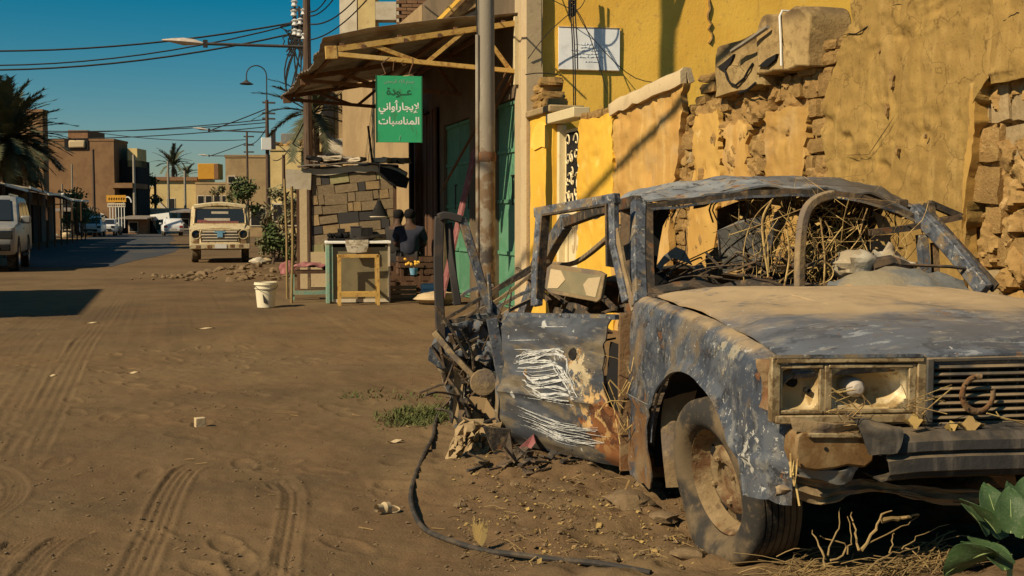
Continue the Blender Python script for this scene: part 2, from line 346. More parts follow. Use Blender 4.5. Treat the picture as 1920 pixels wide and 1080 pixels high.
M_TRUSS = mat('yellow_painted_steel', (.58, .36, .10), [dict(scale=10, lo=.5, hi=.65, c=(.30, .14, .045), a=.85), dict(scale=3, lo=.5, hi=.7, c=(.66, .48, .22), a=.7)], rough=.7, bumps=[(40, .2)])
M_RUSTY = mat('rusty_steel', (.13, .075, .045), [dict(scale=12, lo=.45, hi=.65, c=(.22, .095, .035), a=.8)], rough=.85, bumps=[(50, .25)])
M_DARKSTEEL = mat('dark_steel', (.045, .04, .038), [dict(scale=10, lo=.5, hi=.7, c=(.10, .07, .05), a=.7)], rough=.7)
M_TIN = mat('corrugated_tin', (.30, .26, .22), [dict(scale=3, lo=.45, hi=.65, c=(.20, .13, .08), a=.8), dict(scale=11, lo=.58, hi=.7, c=(.40, .36, .31), a=.6)], rough=.55, metal=.35, bumps=[(20, .2)])
M_POLE = mat('grey_pole_paint', (.25, .215, .165), [dict(scale=9, lo=.5, hi=.66, c=(.33, .29, .22), a=.8, st=(1, 1, .3)), dict(scale=5, lo=.42, hi=.56, c=(.15, .095, .05), a=.9, grad=(2, 2.6, 2.0)), dict(scale=4, lo=.45, hi=.55, c=(.045, .04, .04), a=.9, grad=(2, 1.35, 1.15))], rough=.75, bumps=[(30, .2)])
M_WOODPOLE = mat('dark_wood_pole', (.085, .055, .04), [dict(scale=8, lo=.45, hi=.65, c=(.15, .10, .065), a=.8, st=(4, 4, .3))], rough=.9, bumps=[(20, .3, (4, 4, .3))])
M_BRICK = mat('fired_brick', (.20, .105, .055), [dict(scale=6, lo=.45, hi=.65, c=(.28, .155, .08), a=.8)], rough=.95, bumps=[(40, .3)])
M_BRICKDARK = mat('brick_mortar', (.13, .085, .055), rough=1)
M_TAN = mat('tan_plaster', (.36, .25, .13), [dict(scale=.8, lo=.42, hi=.62, c=(.28, .19, .10), a=.8), dict(scale=6, lo=.55, hi=.7, c=(.44, .32, .18), a=.6)], rough=.95, bumps=[(15, .3), (2, .3)], spec=.1)
M_TANBRICK = mat('brown_brick_wall', (.25, .145, .075), [dict(scale=1, lo=.42, hi=.62, c=(.19, .11, .058), a=.8), dict(scale=9, lo=.55, hi=.7, c=(.32, .20, .11), a=.6, st=(.5, .5, 3))], rough=.95, bumps=[(9, .5, (.4, .4, 4))], spec=.1)
M_PALEBUILD = mat('pale_yellow_plaster', (.58, .44, .20), [dict(scale=.9, lo=.45, hi=.65, c=(.48, .35, .16), a=.8), dict(scale=5, lo=.58, hi=.7, c=(.38, .27, .14), a=.5)], rough=.95, bumps=[(10, .25)], spec=.1)
M_CONC = mat('pale_concrete', (.58, .50, .38), [dict(scale=2, lo=.45, hi=.65, c=(.46, .38, .27), a=.8)], rough=.95, bumps=[(12, .3)], spec=.1)
M_ORANGE = mat('orange_tank_paint', (.55, .27, .03), [dict(scale=2, lo=.5, hi=.7, c=(.42, .20, .03), a=.6)], rough=.8)
M_DARKWOOD = mat('old_dark_wood', (.095, .05, .03), [dict(scale=6, lo=.42, hi=.66, c=(.15, .085, .05), a=.8, st=(3, 3, .25))], rough=.9, bumps=[(16, .35, (4, 4, .3))])
M_BLACK = mat('black_and_shade', (.012, .011, .011), [dict(scale=6, lo=.5, hi=.7, c=(.03, .026, .022), a=.7)], rough=.9)  # black parts, and shade painted into openings and recesses
M_RIMDUST = mat('sand_filled_rim', (.20, .140, .072), [dict(scale=7, lo=.45, hi=.60, c=(.12, .055, .025), a=.85), dict(scale=16, lo=.48, hi=.62, c=(.26, .185, .10), a=.8), dict(scale=30, lo=.55, hi=.65, c=(.10, .065, .035), a=.7)], rough=.97, bumps=[(40, .45), (9, .4)])
M_RUBBER = mat('dusty_rubber', (.034, .031, .028), [dict(scale=5, lo=.40, hi=.58, c=(.15, .108, .062), a=.85), dict(scale=40, lo=.55, hi=.7, c=(.17, .12, .07), a=.5)], rough=.95, bumps=[(60, .15)])
M_RIM = mat('rusty_rim', (.17, .10, .05), [dict(scale=9, lo=.45, hi=.62, c=(.15, .060, .022), a=.8), dict(scale=14, lo=.46, hi=.62, c=(.26, .18, .095), a=.85)], rough=.9, bumps=[(40, .35)])
DHG, DE, DN, DL = Vector((-.80, 1.60, 0)), Vector((-math.sin(R(25.5)), math.cos(R(25.5)), 0)), Vector((-math.cos(R(25.5)), -math.sin(R(25.5)), 0)), 1.03
dpx = lambda px, py: tuple(crp(px, py, DHG, DN))
spx = lambda px, py: tuple(cr(px, py, x=-.84))
M_PAINT = mat('weathered_car_paint', (.052, .062, .084), [
    dict(scale=3.4, lo=.44, hi=.56, c=(.100, .110, .130), a=.9, rg=.7), dict(scale=8, lo=.52, hi=.60, c=(.026, .029, .036), a=.9, rg=.7),
    dict(scale=22, lo=.52, hi=.62, c=(.22, .21, .19), a=.6, st=(1, 1, .6), rg=.7), dict(scale=5, lo=.52, hi=.62, c=(.19, .145, .09), a=.75, rg=.7), dict(scale=40, lo=.58, hi=.64, c=(.045, .045, .05), a=.7),
    dict(scale=13, lo=.645, hi=.665, c=(.46, .46, .44), a=.9, rg=.75), dict(scale=8, lo=.62, hi=.65, c=(.17, .07, .025), a=.9, rg=.7), dict(scale=9, lo=.40, hi=.44, sh=.35, rg=.7, c=(.17, .085, .035), a=.95, ball=(spx(1198, 860), .08, .42)), dict(scale=6, lo=.38, hi=.58, c=(.24, .16, .08), a=.9, ball=(spx(1182, 640), .05, .22)), dict(scale=14, lo=.54, hi=.565, sh=.3, rg=.75, c=(.46, .44, .39), a=.95, ball=(spx(1400, 830), .05, .26)), dict(scale=16, lo=.52, hi=.545, sh=.3, rg=.75, c=(.34, .30, .22), a=.9, ball=(spx(1350, 620), .05, .3)), dict(scale=7, lo=.4, hi=.6, c=(.25, .18, .10), a=.6, grad=(2, .45, .2)),
    dict(scale=70, lo=.64, hi=.67, c=(.45, .44, .40), a=.7),
    dict(scale=6, lo=.3, hi=.6, c=(.36, .255, .14), a=.95, up=(.45, .9), rough=1)],
    rough=.5, bumps=[(14, .10), (3.2, .12), (60, .07)], spec=.4)
M_HOOD = mat('dusty_hood_paint', (.105, .114, .135), [
    dict(scale=6, lo=.52, hi=.58, c=(.045, .050, .062), a=.85, st=(.6, 1, 1), rg=.7), dict(scale=16, lo=.58, hi=.61, c=(.28, .29, .30), a=.7, st=(.4, 1.4, 1), rg=.75), dict(scale=12, lo=.62, hi=.65, c=(.15, .08, .04), a=.8, rg=.7),
    dict(scale=5, lo=.42, hi=.62, c=(.085, .088, .10), a=.8, st=(.5, 1, 1)), dict(scale=22, lo=.55, hi=.68, c=(.22, .20, .17), a=.6, st=(.35, 1, 1)),
    dict(scale=3.2, lo=.36, hi=.60, c=(.35, .25, .14), a=.95, grad=(1, .22, .66), rough=1), dict(scale=30, lo=.42, hi=.62, c=(.31, .22, .12), a=.6, grad=(1, .5, .9)),
    dict(scale=12, lo=.3, hi=.5, c=(.37, .265, .15), a=.9, grad=(1, .55, 1.0), rough=1), dict(scale=34, lo=.69, hi=.715, c=(.5, .48, .44), a=.8)],
    rough=.55, bumps=[(30, .07), (3, .10)], spec=.35)
M_DOORP = mat('burnt_door_paint', (.044, .048, .058), [
    dict(scale=3, lo=.44, hi=.60, c=(.082, .090, .108), a=.9, st=(1, 1, 2.2)), dict(scale=5, lo=.5, hi=.66, c=(.055, .052, .052), a=.8, st=(.5, .5, 2.5)),
    dict(scale=5, lo=.47, hi=.62, c=(.185, .145, .09), a=.8, st=(.6, .6, 1.6)), dict(scale=14, lo=.655, hi=.69, c=(.5, .5, .48), a=.8), dict(scale=24, lo=.56, hi=.68, c=(.22, .20, .17), a=.5, st=(.4, .4, 2)),
    dict(scale=9, lo=.36, hi=.40, sh=.38, rg=.7, c=(.20, .075, .022), a=.97, ball=(dpx(1150, 820), .10, .34), rough=1), dict(scale=20, lo=.50, hi=.58, c=(.50, .32, .13), a=.95, ball=(dpx(1125, 770), .06, .24), rough=1),
    dict(scale=22, lo=.46, hi=.49, sh=.3, rg=.75, c=(.52, .42, .26), a=.9, ball=(dpx(1095, 700), .05, .20)), dict(scale=15, lo=.50, hi=.53, sh=.3, rg=.7, c=(.075, .027, .012), a=.9, ball=(dpx(1140, 790), .06, .32)), dict(scale=24, lo=.50, hi=.53, sh=.3, rg=.7, c=(.40, .20, .06), a=.9, ball=(dpx(1085, 660), .03, .14))],
    rough=.5, bumps=[(12, .12), (50, .08)], spec=.4)
M_ROOFP = mat('bleached_roof_paint', (.23, .235, .24), [dict(scale=3.5, lo=.42, hi=.56, c=(.14, .15, .17), a=.9, rg=.7), dict(scale=9, lo=.50, hi=.60, c=(.28, .22, .14), a=.8, rg=.7), dict(scale=14, lo=.56, hi=.60, c=(.05, .05, .055), a=.85, rg=.7), dict(scale=9, lo=.62, hi=.65, c=(.17, .07, .03), a=.85), dict(scale=4, lo=.35, hi=.55, c=(.075, .065, .055), a=.9, grad=(0, -.1, .35))], rough=.6, bumps=[(12, .1)], spec=.35)
M_FRAMEP = mat('worn_frame_paint', (.075, .085, .110), [dict(scale=11, lo=.45, hi=.56, c=(.14, .15, .165), a=.85, rg=.7), dict(scale=18, lo=.52, hi=.60, c=(.035, .036, .04), a=.85, rg=.7), dict(scale=7, lo=.50, hi=.60, c=(.23, .165, .09), a=.85, rg=.7), dict(scale=40, lo=.60, hi=.64, c=(.36, .34, .30), a=.8), dict(scale=20, lo=.64, hi=.68, c=(.17, .07, .025), a=.8)], rough=.55, bumps=[(30, .15)])
M_BURNT = mat('burnt_metal', (.045, .038, .032), [dict(scale=7, lo=.45, hi=.62, c=(.13, .085, .05), a=.8), dict(scale=18, lo=.52, hi=.66, c=(.20, .14, .08), a=.8), dict(scale=9, lo=.60, hi=.68, c=(.16, .06, .02), a=.8)], rough=.9, bumps=[(25, .4)])
M_DUSTMETAL = mat('dust_caked_metal', (.25, .175, .095), [dict(scale=6, lo=.45, hi=.62, c=(.15, .12, .10), a=.8), dict(scale=14, lo=.52, hi=.66, c=(.33, .24, .13), a=.8), dict(scale=8, lo=.62, hi=.68, c=(.17, .07, .025), a=.8)], rough=.97, bumps=[(30, .35), (7, .3)])
M_CRUSH = mat('crushed_grey_panel', (.19, .185, .17), [dict(scale=4, lo=.44, hi=.54, c=(.11, .122, .145), a=.9, rg=.7), dict(scale=9, lo=.58, hi=.62, c=(.035, .031, .028), a=.75, rg=.7), dict(scale=7, lo=.54, hi=.64, c=(.26, .19, .11), a=.85), dict(scale=13, lo=.60, hi=.65, c=(.15, .07, .03), a=.85)], rough=.85, bumps=[(12, .6), (30, .4)])
M_GREYSHEET = mat('grey_sheet_metal', (.15, .15, .145), [dict(scale=4, lo=.45, hi=.62, c=(.20, .195, .175), a=.8), dict(scale=9, lo=.55, hi=.68, c=(.23, .17, .10), a=.8)], rough=.7, bumps=[(18, .15)])
M_BUMPER = mat('black_bumper_plastic', (.034, .032, .031), [dict(scale=6, lo=.45, hi=.65, c=(.085, .07, .052), a=.8, st=(.4, 1, 2)), dict(scale=4, lo=.3, hi=.6, c=(.20, .145, .085), a=.9, up=(.35, .85)), dict(scale=9, lo=.5, hi=.66, c=(.12, .10, .08), a=.6, st=(3, 1, .3))], rough=.75, bumps=[(50, .2), (7, .15)])
M_GRILLE = mat('dusty_grille_plastic', (.060, .055, .050), [dict(scale=9, lo=.42, hi=.62, c=(.11, .088, .06), a=.8), dict(scale=6, lo=.3, hi=.6, c=(.25, .18, .105), a=.95, up=(.2, .8))], rough=.7, bumps=[(40, .15)])
M_BEZEL = mat('sandy_lamp_bezel', (.34, .25, .135), [dict(scale=11, lo=.46, hi=.58, c=(.46, .36, .21), a=.8, rg=.7), dict(scale=20, lo=.48, hi=.60, c=(.15, .095, .045), a=.85, rg=.7)], metal=.3, rough=.5, bumps=[(30, .2)])
M_REFL = mat('dusty_lamp_reflector', (.82, .73, .52), [dict(scale=6, lo=.40, hi=.58, c=(.50, .36, .17), a=.9, rough=.9), dict(scale=18, lo=.52, hi=.64, c=(.30, .19, .07), a=.8, rough=.9)], rough=.38, metal=.35, bumps=[(14, .2)])
M_LENS = mat('cloudy_lamp_glass', (.9, .85, .72), [], rough=.12, trans=.95, alpha=.55)
M_AMBER = mat('dull_amber_plastic', (.19, .105, .040), [dict(scale=7, lo=.45, hi=.60, c=(.29, .19, .09), a=.8, rg=.7), dict(scale=18, lo=.55, hi=.68, c=(.13, .07, .03), a=.7)], rough=.6, bumps=[(25, .2)])
M_SCRIB = mat('scratched_white_paint', (.56, .56, .54), [dict(scale=25, lo=.48, hi=.60, c=(.34, .34, .34), a=.7), dict(scale=34, lo=.60, hi=.64, c=(.09, .10, .12), a=.9)], rough=.8)
M_STRAW = mat('dry_straw', (.50, .35, .135), [dict(scale=9, lo=.42, hi=.56, c=(.26, .16, .065), a=.9), dict(scale=23, lo=.55, hi=.62, c=(.14, .09, .045), a=.8)], rough=.9)
M_STALK = mat('dry_stalk', (.30, .205, .09), [dict(scale=7, lo=.45, hi=.65, c=(.25, .165, .07), a=.8)], rough=.95)
M_DRYLEAF = mat('dry_leaf', (.38, .255, .085), [dict(scale=9, lo=.42, hi=.60, c=(.27, .175, .07), a=.85)], rough=.85)
M_CLOTH = mat('dirty_white_cloth', (.48, .43, .34), [dict(scale=8, lo=.44, hi=.58, c=(.30, .235, .15), a=.85), dict(scale=18, lo=.56, hi=.64, c=(.16, .12, .08), a=.7)], rough=1, bumps=[(30, .3)])
M_PAD = mat('dusty_blue_foam', (.13, .135, .135), [dict(scale=4, lo=.40, hi=.60, c=(.25, .20, .125), a=.9), dict(scale=12, lo=.55, hi=.66, c=(.18, .15, .11), a=.8), dict(scale=5, lo=.58, hi=.68, c=(.42, .22, .08), a=.8)], rough=1, bumps=[(30, .3), (7, .5)])
M_RAG = mat('sand_caked_rag', (.32, .225, .12), [dict(scale=6, lo=.45, hi=.62, c=(.40, .29, .16), a=.8), dict(scale=14, lo=.55, hi=.68, c=(.21, .14, .07), a=.7)], rough=1, bumps=[(25, .4), (6, .5)])
M_HOSE = mat('black_hose', (.04, .036, .033), [dict(scale=14, lo=.42, hi=.62, c=(.10, .075, .052), a=.8)], rough=.8)
M_PLANT = mat('waxy_green_leaf', (.045, .085, .030), [dict(scale=6, lo=.45, hi=.65, c=(.065, .105, .045), a=.8), dict(scale=25, lo=.55, hi=.68, c=(.15, .16, .09), a=.6)], rough=.5, bumps=[(20, .15)])
M_VEIN = mat('pale_leaf_vein', (.24, .30, .12), rough=.6)
M_GRASS = mat('creeping_grass', (.085, .10, .030), [dict(scale=9, lo=.45, hi=.65, c=(.15, .14, .05), a=.8)], rough=.9)
M_LEAF = mat('bush_leaf', (.060, .085, .025), [dict(scale=3, lo=.42, hi=.62, c=(.105, .125, .045), a=.9)], rough=.8)
M_LEAFDUSTY = mat('dusty_bush_leaf', (.145, .140, .072), [dict(scale=3, lo=.42, hi=.62, c=(.185, .165, .09), a=.9)], rough=.9)
M_PALM = mat('palm_leaf', (.065, .070, .035), [dict(scale=3, lo=.42, hi=.62, c=(.115, .11, .06), a=.9)], rough=.75)
M_PALMDRY = mat('dry_palm_leaf', (.19, .13, .065), rough=.9)
M_BARK = mat('bark', (.12, .085, .055), [dict(scale=8, lo=.45, hi=.65, c=(.18, .13, .085), a=.8, st=(1, 1, 3))], rough=1, bumps=[(18, .6)])
M_SHADEWALL = mat('shade_toned_plaster', (.16, .115, .07), [dict(scale=1.2, lo=.42, hi=.62, c=(.11, .08, .05), a=.8)], rough=.95, bumps=[(12, .3)])  # shop plaster with the shade it stands in put into its colour
M_SILVER = mat('dusty_silver_paint', (.22, .22, .215), [dict(scale=3, lo=.45, hi=.65, c=(.36, .31, .23), a=.7)], rough=.35, spec=.5)
M_WHITECAR = mat('white_car_paint', (.72, .72, .71), [dict(scale=3, lo=.5, hi=.7, c=(.58, .52, .42), a=.6), dict(scale=2, lo=.4, hi=.7, c=(.42, .32, .2), a=.7, grad=(2, .75, .3))], rough=.3, spec=.5)
M_CARGLASS = mat('dark_car_glass', (.02, .024, .028), rough=.08, spec=.6)
M_CHROME = mat('dull_chrome', (.55, .53, .50), rough=.3, metal=.9)
M_TRUCK = mat('chalky_cream_paint', (.60, .50, .31), [dict(scale=3, lo=.42, hi=.62, c=(.50, .39, .22), a=.8), dict(scale=9, lo=.55, hi=.66, c=(.30, .19, .09), a=.85), dict(scale=18, lo=.62, hi=.68, c=(.18, .075, .03), a=.9)], rough=.85, bumps=[(20, .2)])
M_LAMPRED = mat('red_lamp_plastic', (.35, .02, .015), rough=.3)
M_BLUE = mat('light_blue_plastic', (.16, .36, .52), [dict(scale=7, lo=.5, hi=.66, c=(.35, .46, .54), a=.7)], rough=.6)
M_CARD = mat('brown_cardboard', (.34, .23, .12), [dict(scale=5, lo=.45, hi=.65, c=(.27, .175, .09), a=.7)], rough=.95)
M_SACK = mat('woven_sack', (.48, .37, .22), [dict(scale=8, lo=.45, hi=.65, c=(.38, .28, .15), a=.8)], rough=1, bumps=[(40, .4)])
M_PAIL = mat('cream_pail_plastic', (.68, .61, .44), [dict(scale=5, lo=.5, hi=.68, c=(.52, .44, .30), a=.7)], rough=.6)
M_TURQ = mat('faded_green_wood', (.22, .36, .27), [dict(scale=8, lo=.5, hi=.66, c=(.36, .34, .22), a=.8)], rough=.85, bumps=[(20, .25)])
M_DISPLAY = mat('murky_display_glass', (.20, .17, .10), [dict(scale=5, lo=.42, hi=.62, c=(.26, .21, .12), a=.8)], rough=.25, spec=.5)
M_REDCLOTH = mat('dusty_red_cloth', (.24, .085, .085), [dict(scale=9, lo=.45, hi=.65, c=(.34, .17, .15), a=.8)], rough=1, bumps=[(20, .4)])
M_SKIN = mat('dark_skin', (.075, .042, .028), rough=.6)
M_SHIRT = mat('navy_shirt', (.035, .038, .058), [dict(scale=9, lo=.5, hi=.66, c=(.055, .058, .08), a=.7)], rough=1, bumps=[(14, .4)])
M_HAIR = mat('black_hair', (.008, .007, .007), rough=.9)
M_TROUSER = mat('dark_trousers', (.03, .027, .026), rough=1)
M_WIRE = mat('cable_sheath', (.025, .023, .022), rough=.8)
M_INSUL = mat('porcelain', (.7, .7, .68), rough=.3)
M_LAMPHEAD = mat('lamp_housing', (.48, .42, .36), [dict(scale=5, lo=.45, hi=.65, c=(.36, .28, .21), a=.8)], rough=.7)
M_TILEDARK = mat('charcoal_panel', (.055, .05, .048), rough=.8)
M_OLIVE = mat('olive_panel', (.30, .27, .13), [dict(scale=5, lo=.45, hi=.65, c=(.38, .34, .18), a=.8)], rough=.85)
M_BROWNPANEL = mat('brown_panel', (.20, .145, .085), [dict(scale=6, lo=.45, hi=.65, c=(.27, .20, .12), a=.8), dict(scale=25, lo=.6, hi=.68, c=(.40, .34, .25), a=.8)], rough=.9)
M_STONE = mat('field_stone', (.17, .115, .062), [dict(scale=5, lo=.45, hi=.65, c=(.23, .16, .09), a=.8)], rough=1, bumps=[(20, .4)])
M_BLUEGLASS = mat('dull_glass', (.10, .12, .13), rough=.2, spec=.5)

# ------------------------------------------------------------------ ground
def vnoise(x, y, seed):
    g = np.random.default_rng(seed).random((256, 256)); xi = np.floor(x).astype(int); yi = np.floor(y).astype(int)
    fx, fy = x - xi, y - yi; fx = fx * fx * (3 - 2 * fx); fy = fy * fy * (3 - 2 * fy)
    a, b, c, d = g[xi % 256, yi % 256], g[(xi + 1) % 256, yi % 256], g[xi % 256, (yi + 1) % 256], g[(xi + 1) % 256, (yi + 1) % 256]
    return (a * (1 - fx) + b * fx) * (1 - fy) + (c * (1 - fx) + d * fx) * fy - .5
def gp(px, py): p = on(px, py, Z=0); return (p.x, p.y)
TRACKS = [  # centre line in the street, half width, ribs
    ([gp(*q) for q in ((225, 1130), (255, 1070), (290, 990), (315, 930), (345, 885), (378, 868))], .066, 4),
    ([gp(*q) for q in ((-60, 990), (0, 955), (28, 930), (30, 905), (5, 885), (-40, 875))], .052, 4),
    ([gp(*q) for q in ((20, 1130), (55, 1075), (100, 1025), (130, 1005))], .055, 4),
    ([gp(*q) for q in ((-30, 1100), (0, 1050), (40, 1015))], .05, 4),
    ([gp(*q) for q in ((520, 1130), (535, 1040), (548, 960), (548, 920), (525, 895))], .048, 3),
    ([gp(*q) for q in ((-10, 880), (30, 790), (70, 710), (105, 640), (150, 580), (205, 545))], .13, 4),
    ([gp(*q) for q in ((-80, 800), (-10, 720), (40, 650), (95, 600), (150, 560))], .15, 4),
    ([gp(*q) for q in ((40, 860), (80, 790), (118, 715), (160, 640), (210, 585), (270, 548))], .12, 4),
    ([gp(*q) for q in ((-60, 690), (20, 630), (90, 585), (160, 555), (240, 540))], .12, 3)]
def gh(x, y):
    x = np.asarray(x, float); y = np.asarray(y, float)
    h = .020 * vnoise(x * .9, y * .9, 1) + .020 * vnoise(x * 2.3, y * 2.3, 2) + .012 * vnoise(x * 7, y * 6, 3) + .006 * vnoise(x * 19, y * 17, 4)
    rough = np.clip((x - .9 - .25 * vnoise(y * 1.3, x * 0 + .5, 9) * 2) / .6, 0, 1) * np.clip((7.5 - y) / 1.5, 0, 1)   # litter-strewn verge along the wall
    h += rough * (.045 + .05 * vnoise(x * 2.1, y * 2.1, 5) + .045 * vnoise(x * 6.5, y * 6.5, 6) + .03 * vnoise(x * 16, y * 16, 7) + .012 * vnoise(x * 38, y * 38, 8))
    h += .15 * np.exp(-((x - 2.6) / .75) ** 2 - ((y - 2.85) / .24) ** 2)  # low berm added so the ground before the nose catches sun
    h += np.clip((x - 3.7) / .8, 0, 1) * .08 * (y < 13)
    for ti, (P, hw, n) in enumerate(TRACKS):
        dep = .0038 if ti < 5 else .0018
        q = np.array([tuple(v)[:2] for v in spline([(a, b, 0) for a, b in P], 60)])
        m = (x > q[:, 0].min() - .4) & (x < q[:, 0].max() + .4) & (y > q[:, 1].min() - .4) & (y < q[:, 1].max() + .4)
        if not m.any(): continue
        xs, ys = x[m], y[m]; best = np.full(xs.shape, 9.); sg = np.zeros(xs.shape); al = np.zeros(xs.shape)
        for i in range(59):
            a, d = q[i], q[i + 1] - q[i]; l2 = d @ d; t = np.clip(((xs - a[0]) * d[0] + (ys - a[1]) * d[1]) / l2, 0, 1)
            dx, dy = xs - a[0] - t * d[0], ys - a[1] - t * d[1]; D = np.hypot(dx, dy); k = D < best
            best[k] = D[k]; sg[k] = (np.sign(dx * d[1] - dy * d[0]) * D)[k]; al[k] = (i + t)[k]
        e = np.clip((hw - best) / .016, 0, 1); fade = np.clip(al / 5, 0, 1) * np.clip((59 - al) / 6, 0, 1) * (.65 + .7 * (vnoise(xs * 3, ys * 3, 12) + .3))
        rim = np.exp(-((best - hw - .008) / .012) ** 2)
        tread = np.cos(sg / hw * math.pi * n) * dep + .3 * dep * np.sin(al * 9 + sg * 30)
        h[m] = h[m] * (1 - .75 * e * fade) + fade * (e * (-1.3 * dep + tread) + 1.4 * dep * rim)
    fr = np.random.default_rng(5)
    for k in range(170):                                                   # scuffs and footprints
        cx, cy, a = fr.uniform(-2.3, 2.6), fr.uniform(3.6, 11.5), fr.normal(.3, .5); m = (abs(x - cx) < .22) & (abs(y - cy) < .22)
        if not m.any(): continue
        u = (x[m] - cx) * math.cos(a) + (y[m] - cy) * math.sin(a); v = -(x[m] - cx) * math.sin(a) + (y[m] - cy) * math.cos(a)
        d = np.hypot(u / .055, v / .135); h[m] += fr.uniform(.5, 1) * (-.009 * np.clip(1.15 - d, 0, .5) * 2 + .005 * np.exp(-((d - 1.15) / .18) ** 2))
    h *= np.clip((24 - y) / 6, 0, 1)
    return h
def gz(x, y): return float(gh(np.array([x]), np.array([y]))[0])
def lines(lo, hi, step, far):
    a = list(np.arange(lo, hi, step)); d = step; v = a[-1]
    while v < far: d *= 1.35; v += d; a.append(v)
    d = step; v = a[0]; b = []
    while v > -far: d *= 1.35; v -= d; b.append(v)
    return np.array(b[::-1] + a)
def ext(a, far):
    a = list(a); d = a[-1] - a[-2]; v = a[-1]
    while v < far: d *= 1.35; v += d; a.append(v)
    d = a[1] - a[0]; v = a[0]; b = []
    while v > -far: d *= 1.35; v -= d; b.append(v)
    return np.array(b[::-1] + a)
gx = ext(np.concatenate([np.arange(-2.6, -1.0, .022), np.arange(-1.0, .95, .0095), np.arange(.95, 4.7, .020)]), 3000)
gy = ext(np.concatenate([np.arange(2.2, 3.3, .03), np.arange(3.3, 5.4, .0105), np.arange(5.4, 11.5, .022)]), 3500)
X, Y = np.meshgrid(gx, gy, indexing='ij'); Z = gh(X.ravel(), Y.ravel())
me = bpy.data.meshes.new('ground'); n = X.size; me.vertices.add(n)
me.vertices.foreach_set('co', np.stack([X.ravel(), Y.ravel(), Z], 1).ravel())
ni, nj = X.shape; ii, jj = np.meshgrid(np.arange(ni - 1), np.arange(nj - 1), indexing='ij'); a = (ii * nj + jj).ravel()
fi = np.stack([a, a + nj, a + nj + 1, a + 1], 1).ravel(); nf = a.size
me.loops.add(nf * 4); me.polygons.add(nf); me.loops.foreach_set('vertex_index', fi); me.polygons.foreach_set('loop_start', np.arange(nf) * 4)
me.update(calc_edges=True); me.shade_smooth(); me.materials.append(M_GROUND)
go = bpy.data.objects.new('ground', me); COL.objects.link(go); go['kind'] = 'structure'

mb = MB(); L_, R_ = [], []
for i in range(60):
    y = 33 + i * 5.0; k = max(0, 1 - i / 3)
    L_.append((-6.2 + 2.6 * k + random.uniform(-.3, .3), y + random.uniform(-1, 1) * .5, .006)); R_.append((.25 - 2.0 * k + random.uniform(-.25, .25), y, .006))
mb.grid([L_, R_]); obj('asphalt_road', mb, M_ASPH, kind='structure')

def settle(root, loc):                # move a thing's own point to its base, parts stay where they are
    bpy.context.view_layer.update(); loc = Vector(loc); inv = Matrix.Translation(-loc)
    root.location = loc
    for ch in [q for q in bpy.data.objects if q.parent == root]: ch.matrix_local = inv @ ch.matrix_local
    return root
# ------------------------------------------------------------------ mud wall along the street (plane X = 4.5)
WX = 4.5
def W(px, py): p = on(px, py, X=WX); return (p.y, p.z)
def wsheet(name, rows, x0, thick, m, parent, jit=.03, wob=.02, nu=56, nv=34, seed=0, ws=2.2, **kw):
    jb = 0 if len(rows) > 8 else jit
    """rows: (z, y on the far side, y on the near side) from the top down"""
    P = []
    for i in range(nu):
        t = i / (nu - 1) * (len(rows) - 1); k = min(int(t), len(rows) - 2); f = t - k
        z, a, b = [rows[k][q] * (1 - f) + rows[k + 1][q] * f for q in range(3)]
        a += jit * (fbm((z * 5 + seed, seed * 3.1, 1.7), 1.6) * 1.6 + fbm((z * 30, seed, 2.2), 1) * .9); b += jb * (fbm((z * 5 + seed, seed * 5.1, 7.7), 1.6) * 1.6 + fbm((z * 30, seed, 8.2), 1) * .9)
        row = []
        for j in range(nv):
            y = a + (b - a) * j / (nv - 1); dz = jit * fbm((y * 4, seed * 2.3, 4.4), 1.5) * (1 - min(i / 6, 1))
            row.append((x0 + wob * fbm((y, z, seed), ws, 4) + .35 * wob * fbm((y, z, seed + 3), 11, 3) + 2.2 * wob * max(0, fbm((y, z, seed + 9), 4.5, 3) - .42), y, z + dz))
        P.append(row)
    mb = MB().grid(P, thick); 
    if fbm_sign(mb, len(rows)): pass
    return obj(name, mb, m, parent, smooth=50, **kw)
def fbm_sign(mb, n):                  # keep the thickness behind the face (towards +X)
    k = len(mb.v) // 2; s = sum(mb.v[k + i][0] - mb.v[i][0] for i in range(0, k, 7))
    if s < 0: mb.v[k:] = [(2 * mb.v[i][0] - mb.v[k + i][0], 2 * mb.v[i][1] - mb.v[k + i][1], 2 * mb.v[i][2] - mb.v[k + i][2]) for i in range(k)]
    return False
wall = thing('mud_wall', 'crumbling ochre mud wall with peeling plaster behind the wrecked car', 'wall')
core = [(3.0, 0), (3.0, 3.6), (5.5, 3.6), (6.4, 3.55), (6.9, 2.9), (7.15, 2.5), (7.5, 2.36), (8.0, 2.3), (8.6, 2.33), (9.2, 2.34), (9.6, 2.25), (9.85, 2.1), (10.3, 2.28), (11.3, 2.25), (12.35, 2.25), (12.35, 0)]
P = []
for (a, b) in zip(core, core[1:]):
    for q in range(6): P.append((WX + .11, a[0] + (b[0] - a[0]) * q / 6, max(0, a[1] + (b[1] - a[1]) * q / 6 + (.05 * fbm((a[0] + q * .3, b[1], 3), 3) if a[1] > 0 and b[1] > 0 else 0))))
obj('wall_core', MB().prism(P, (.42, 0, 0)), M_MUDDARK, wall, smooth=0)
def Ys(px, py=300): return W(px, py)[0]
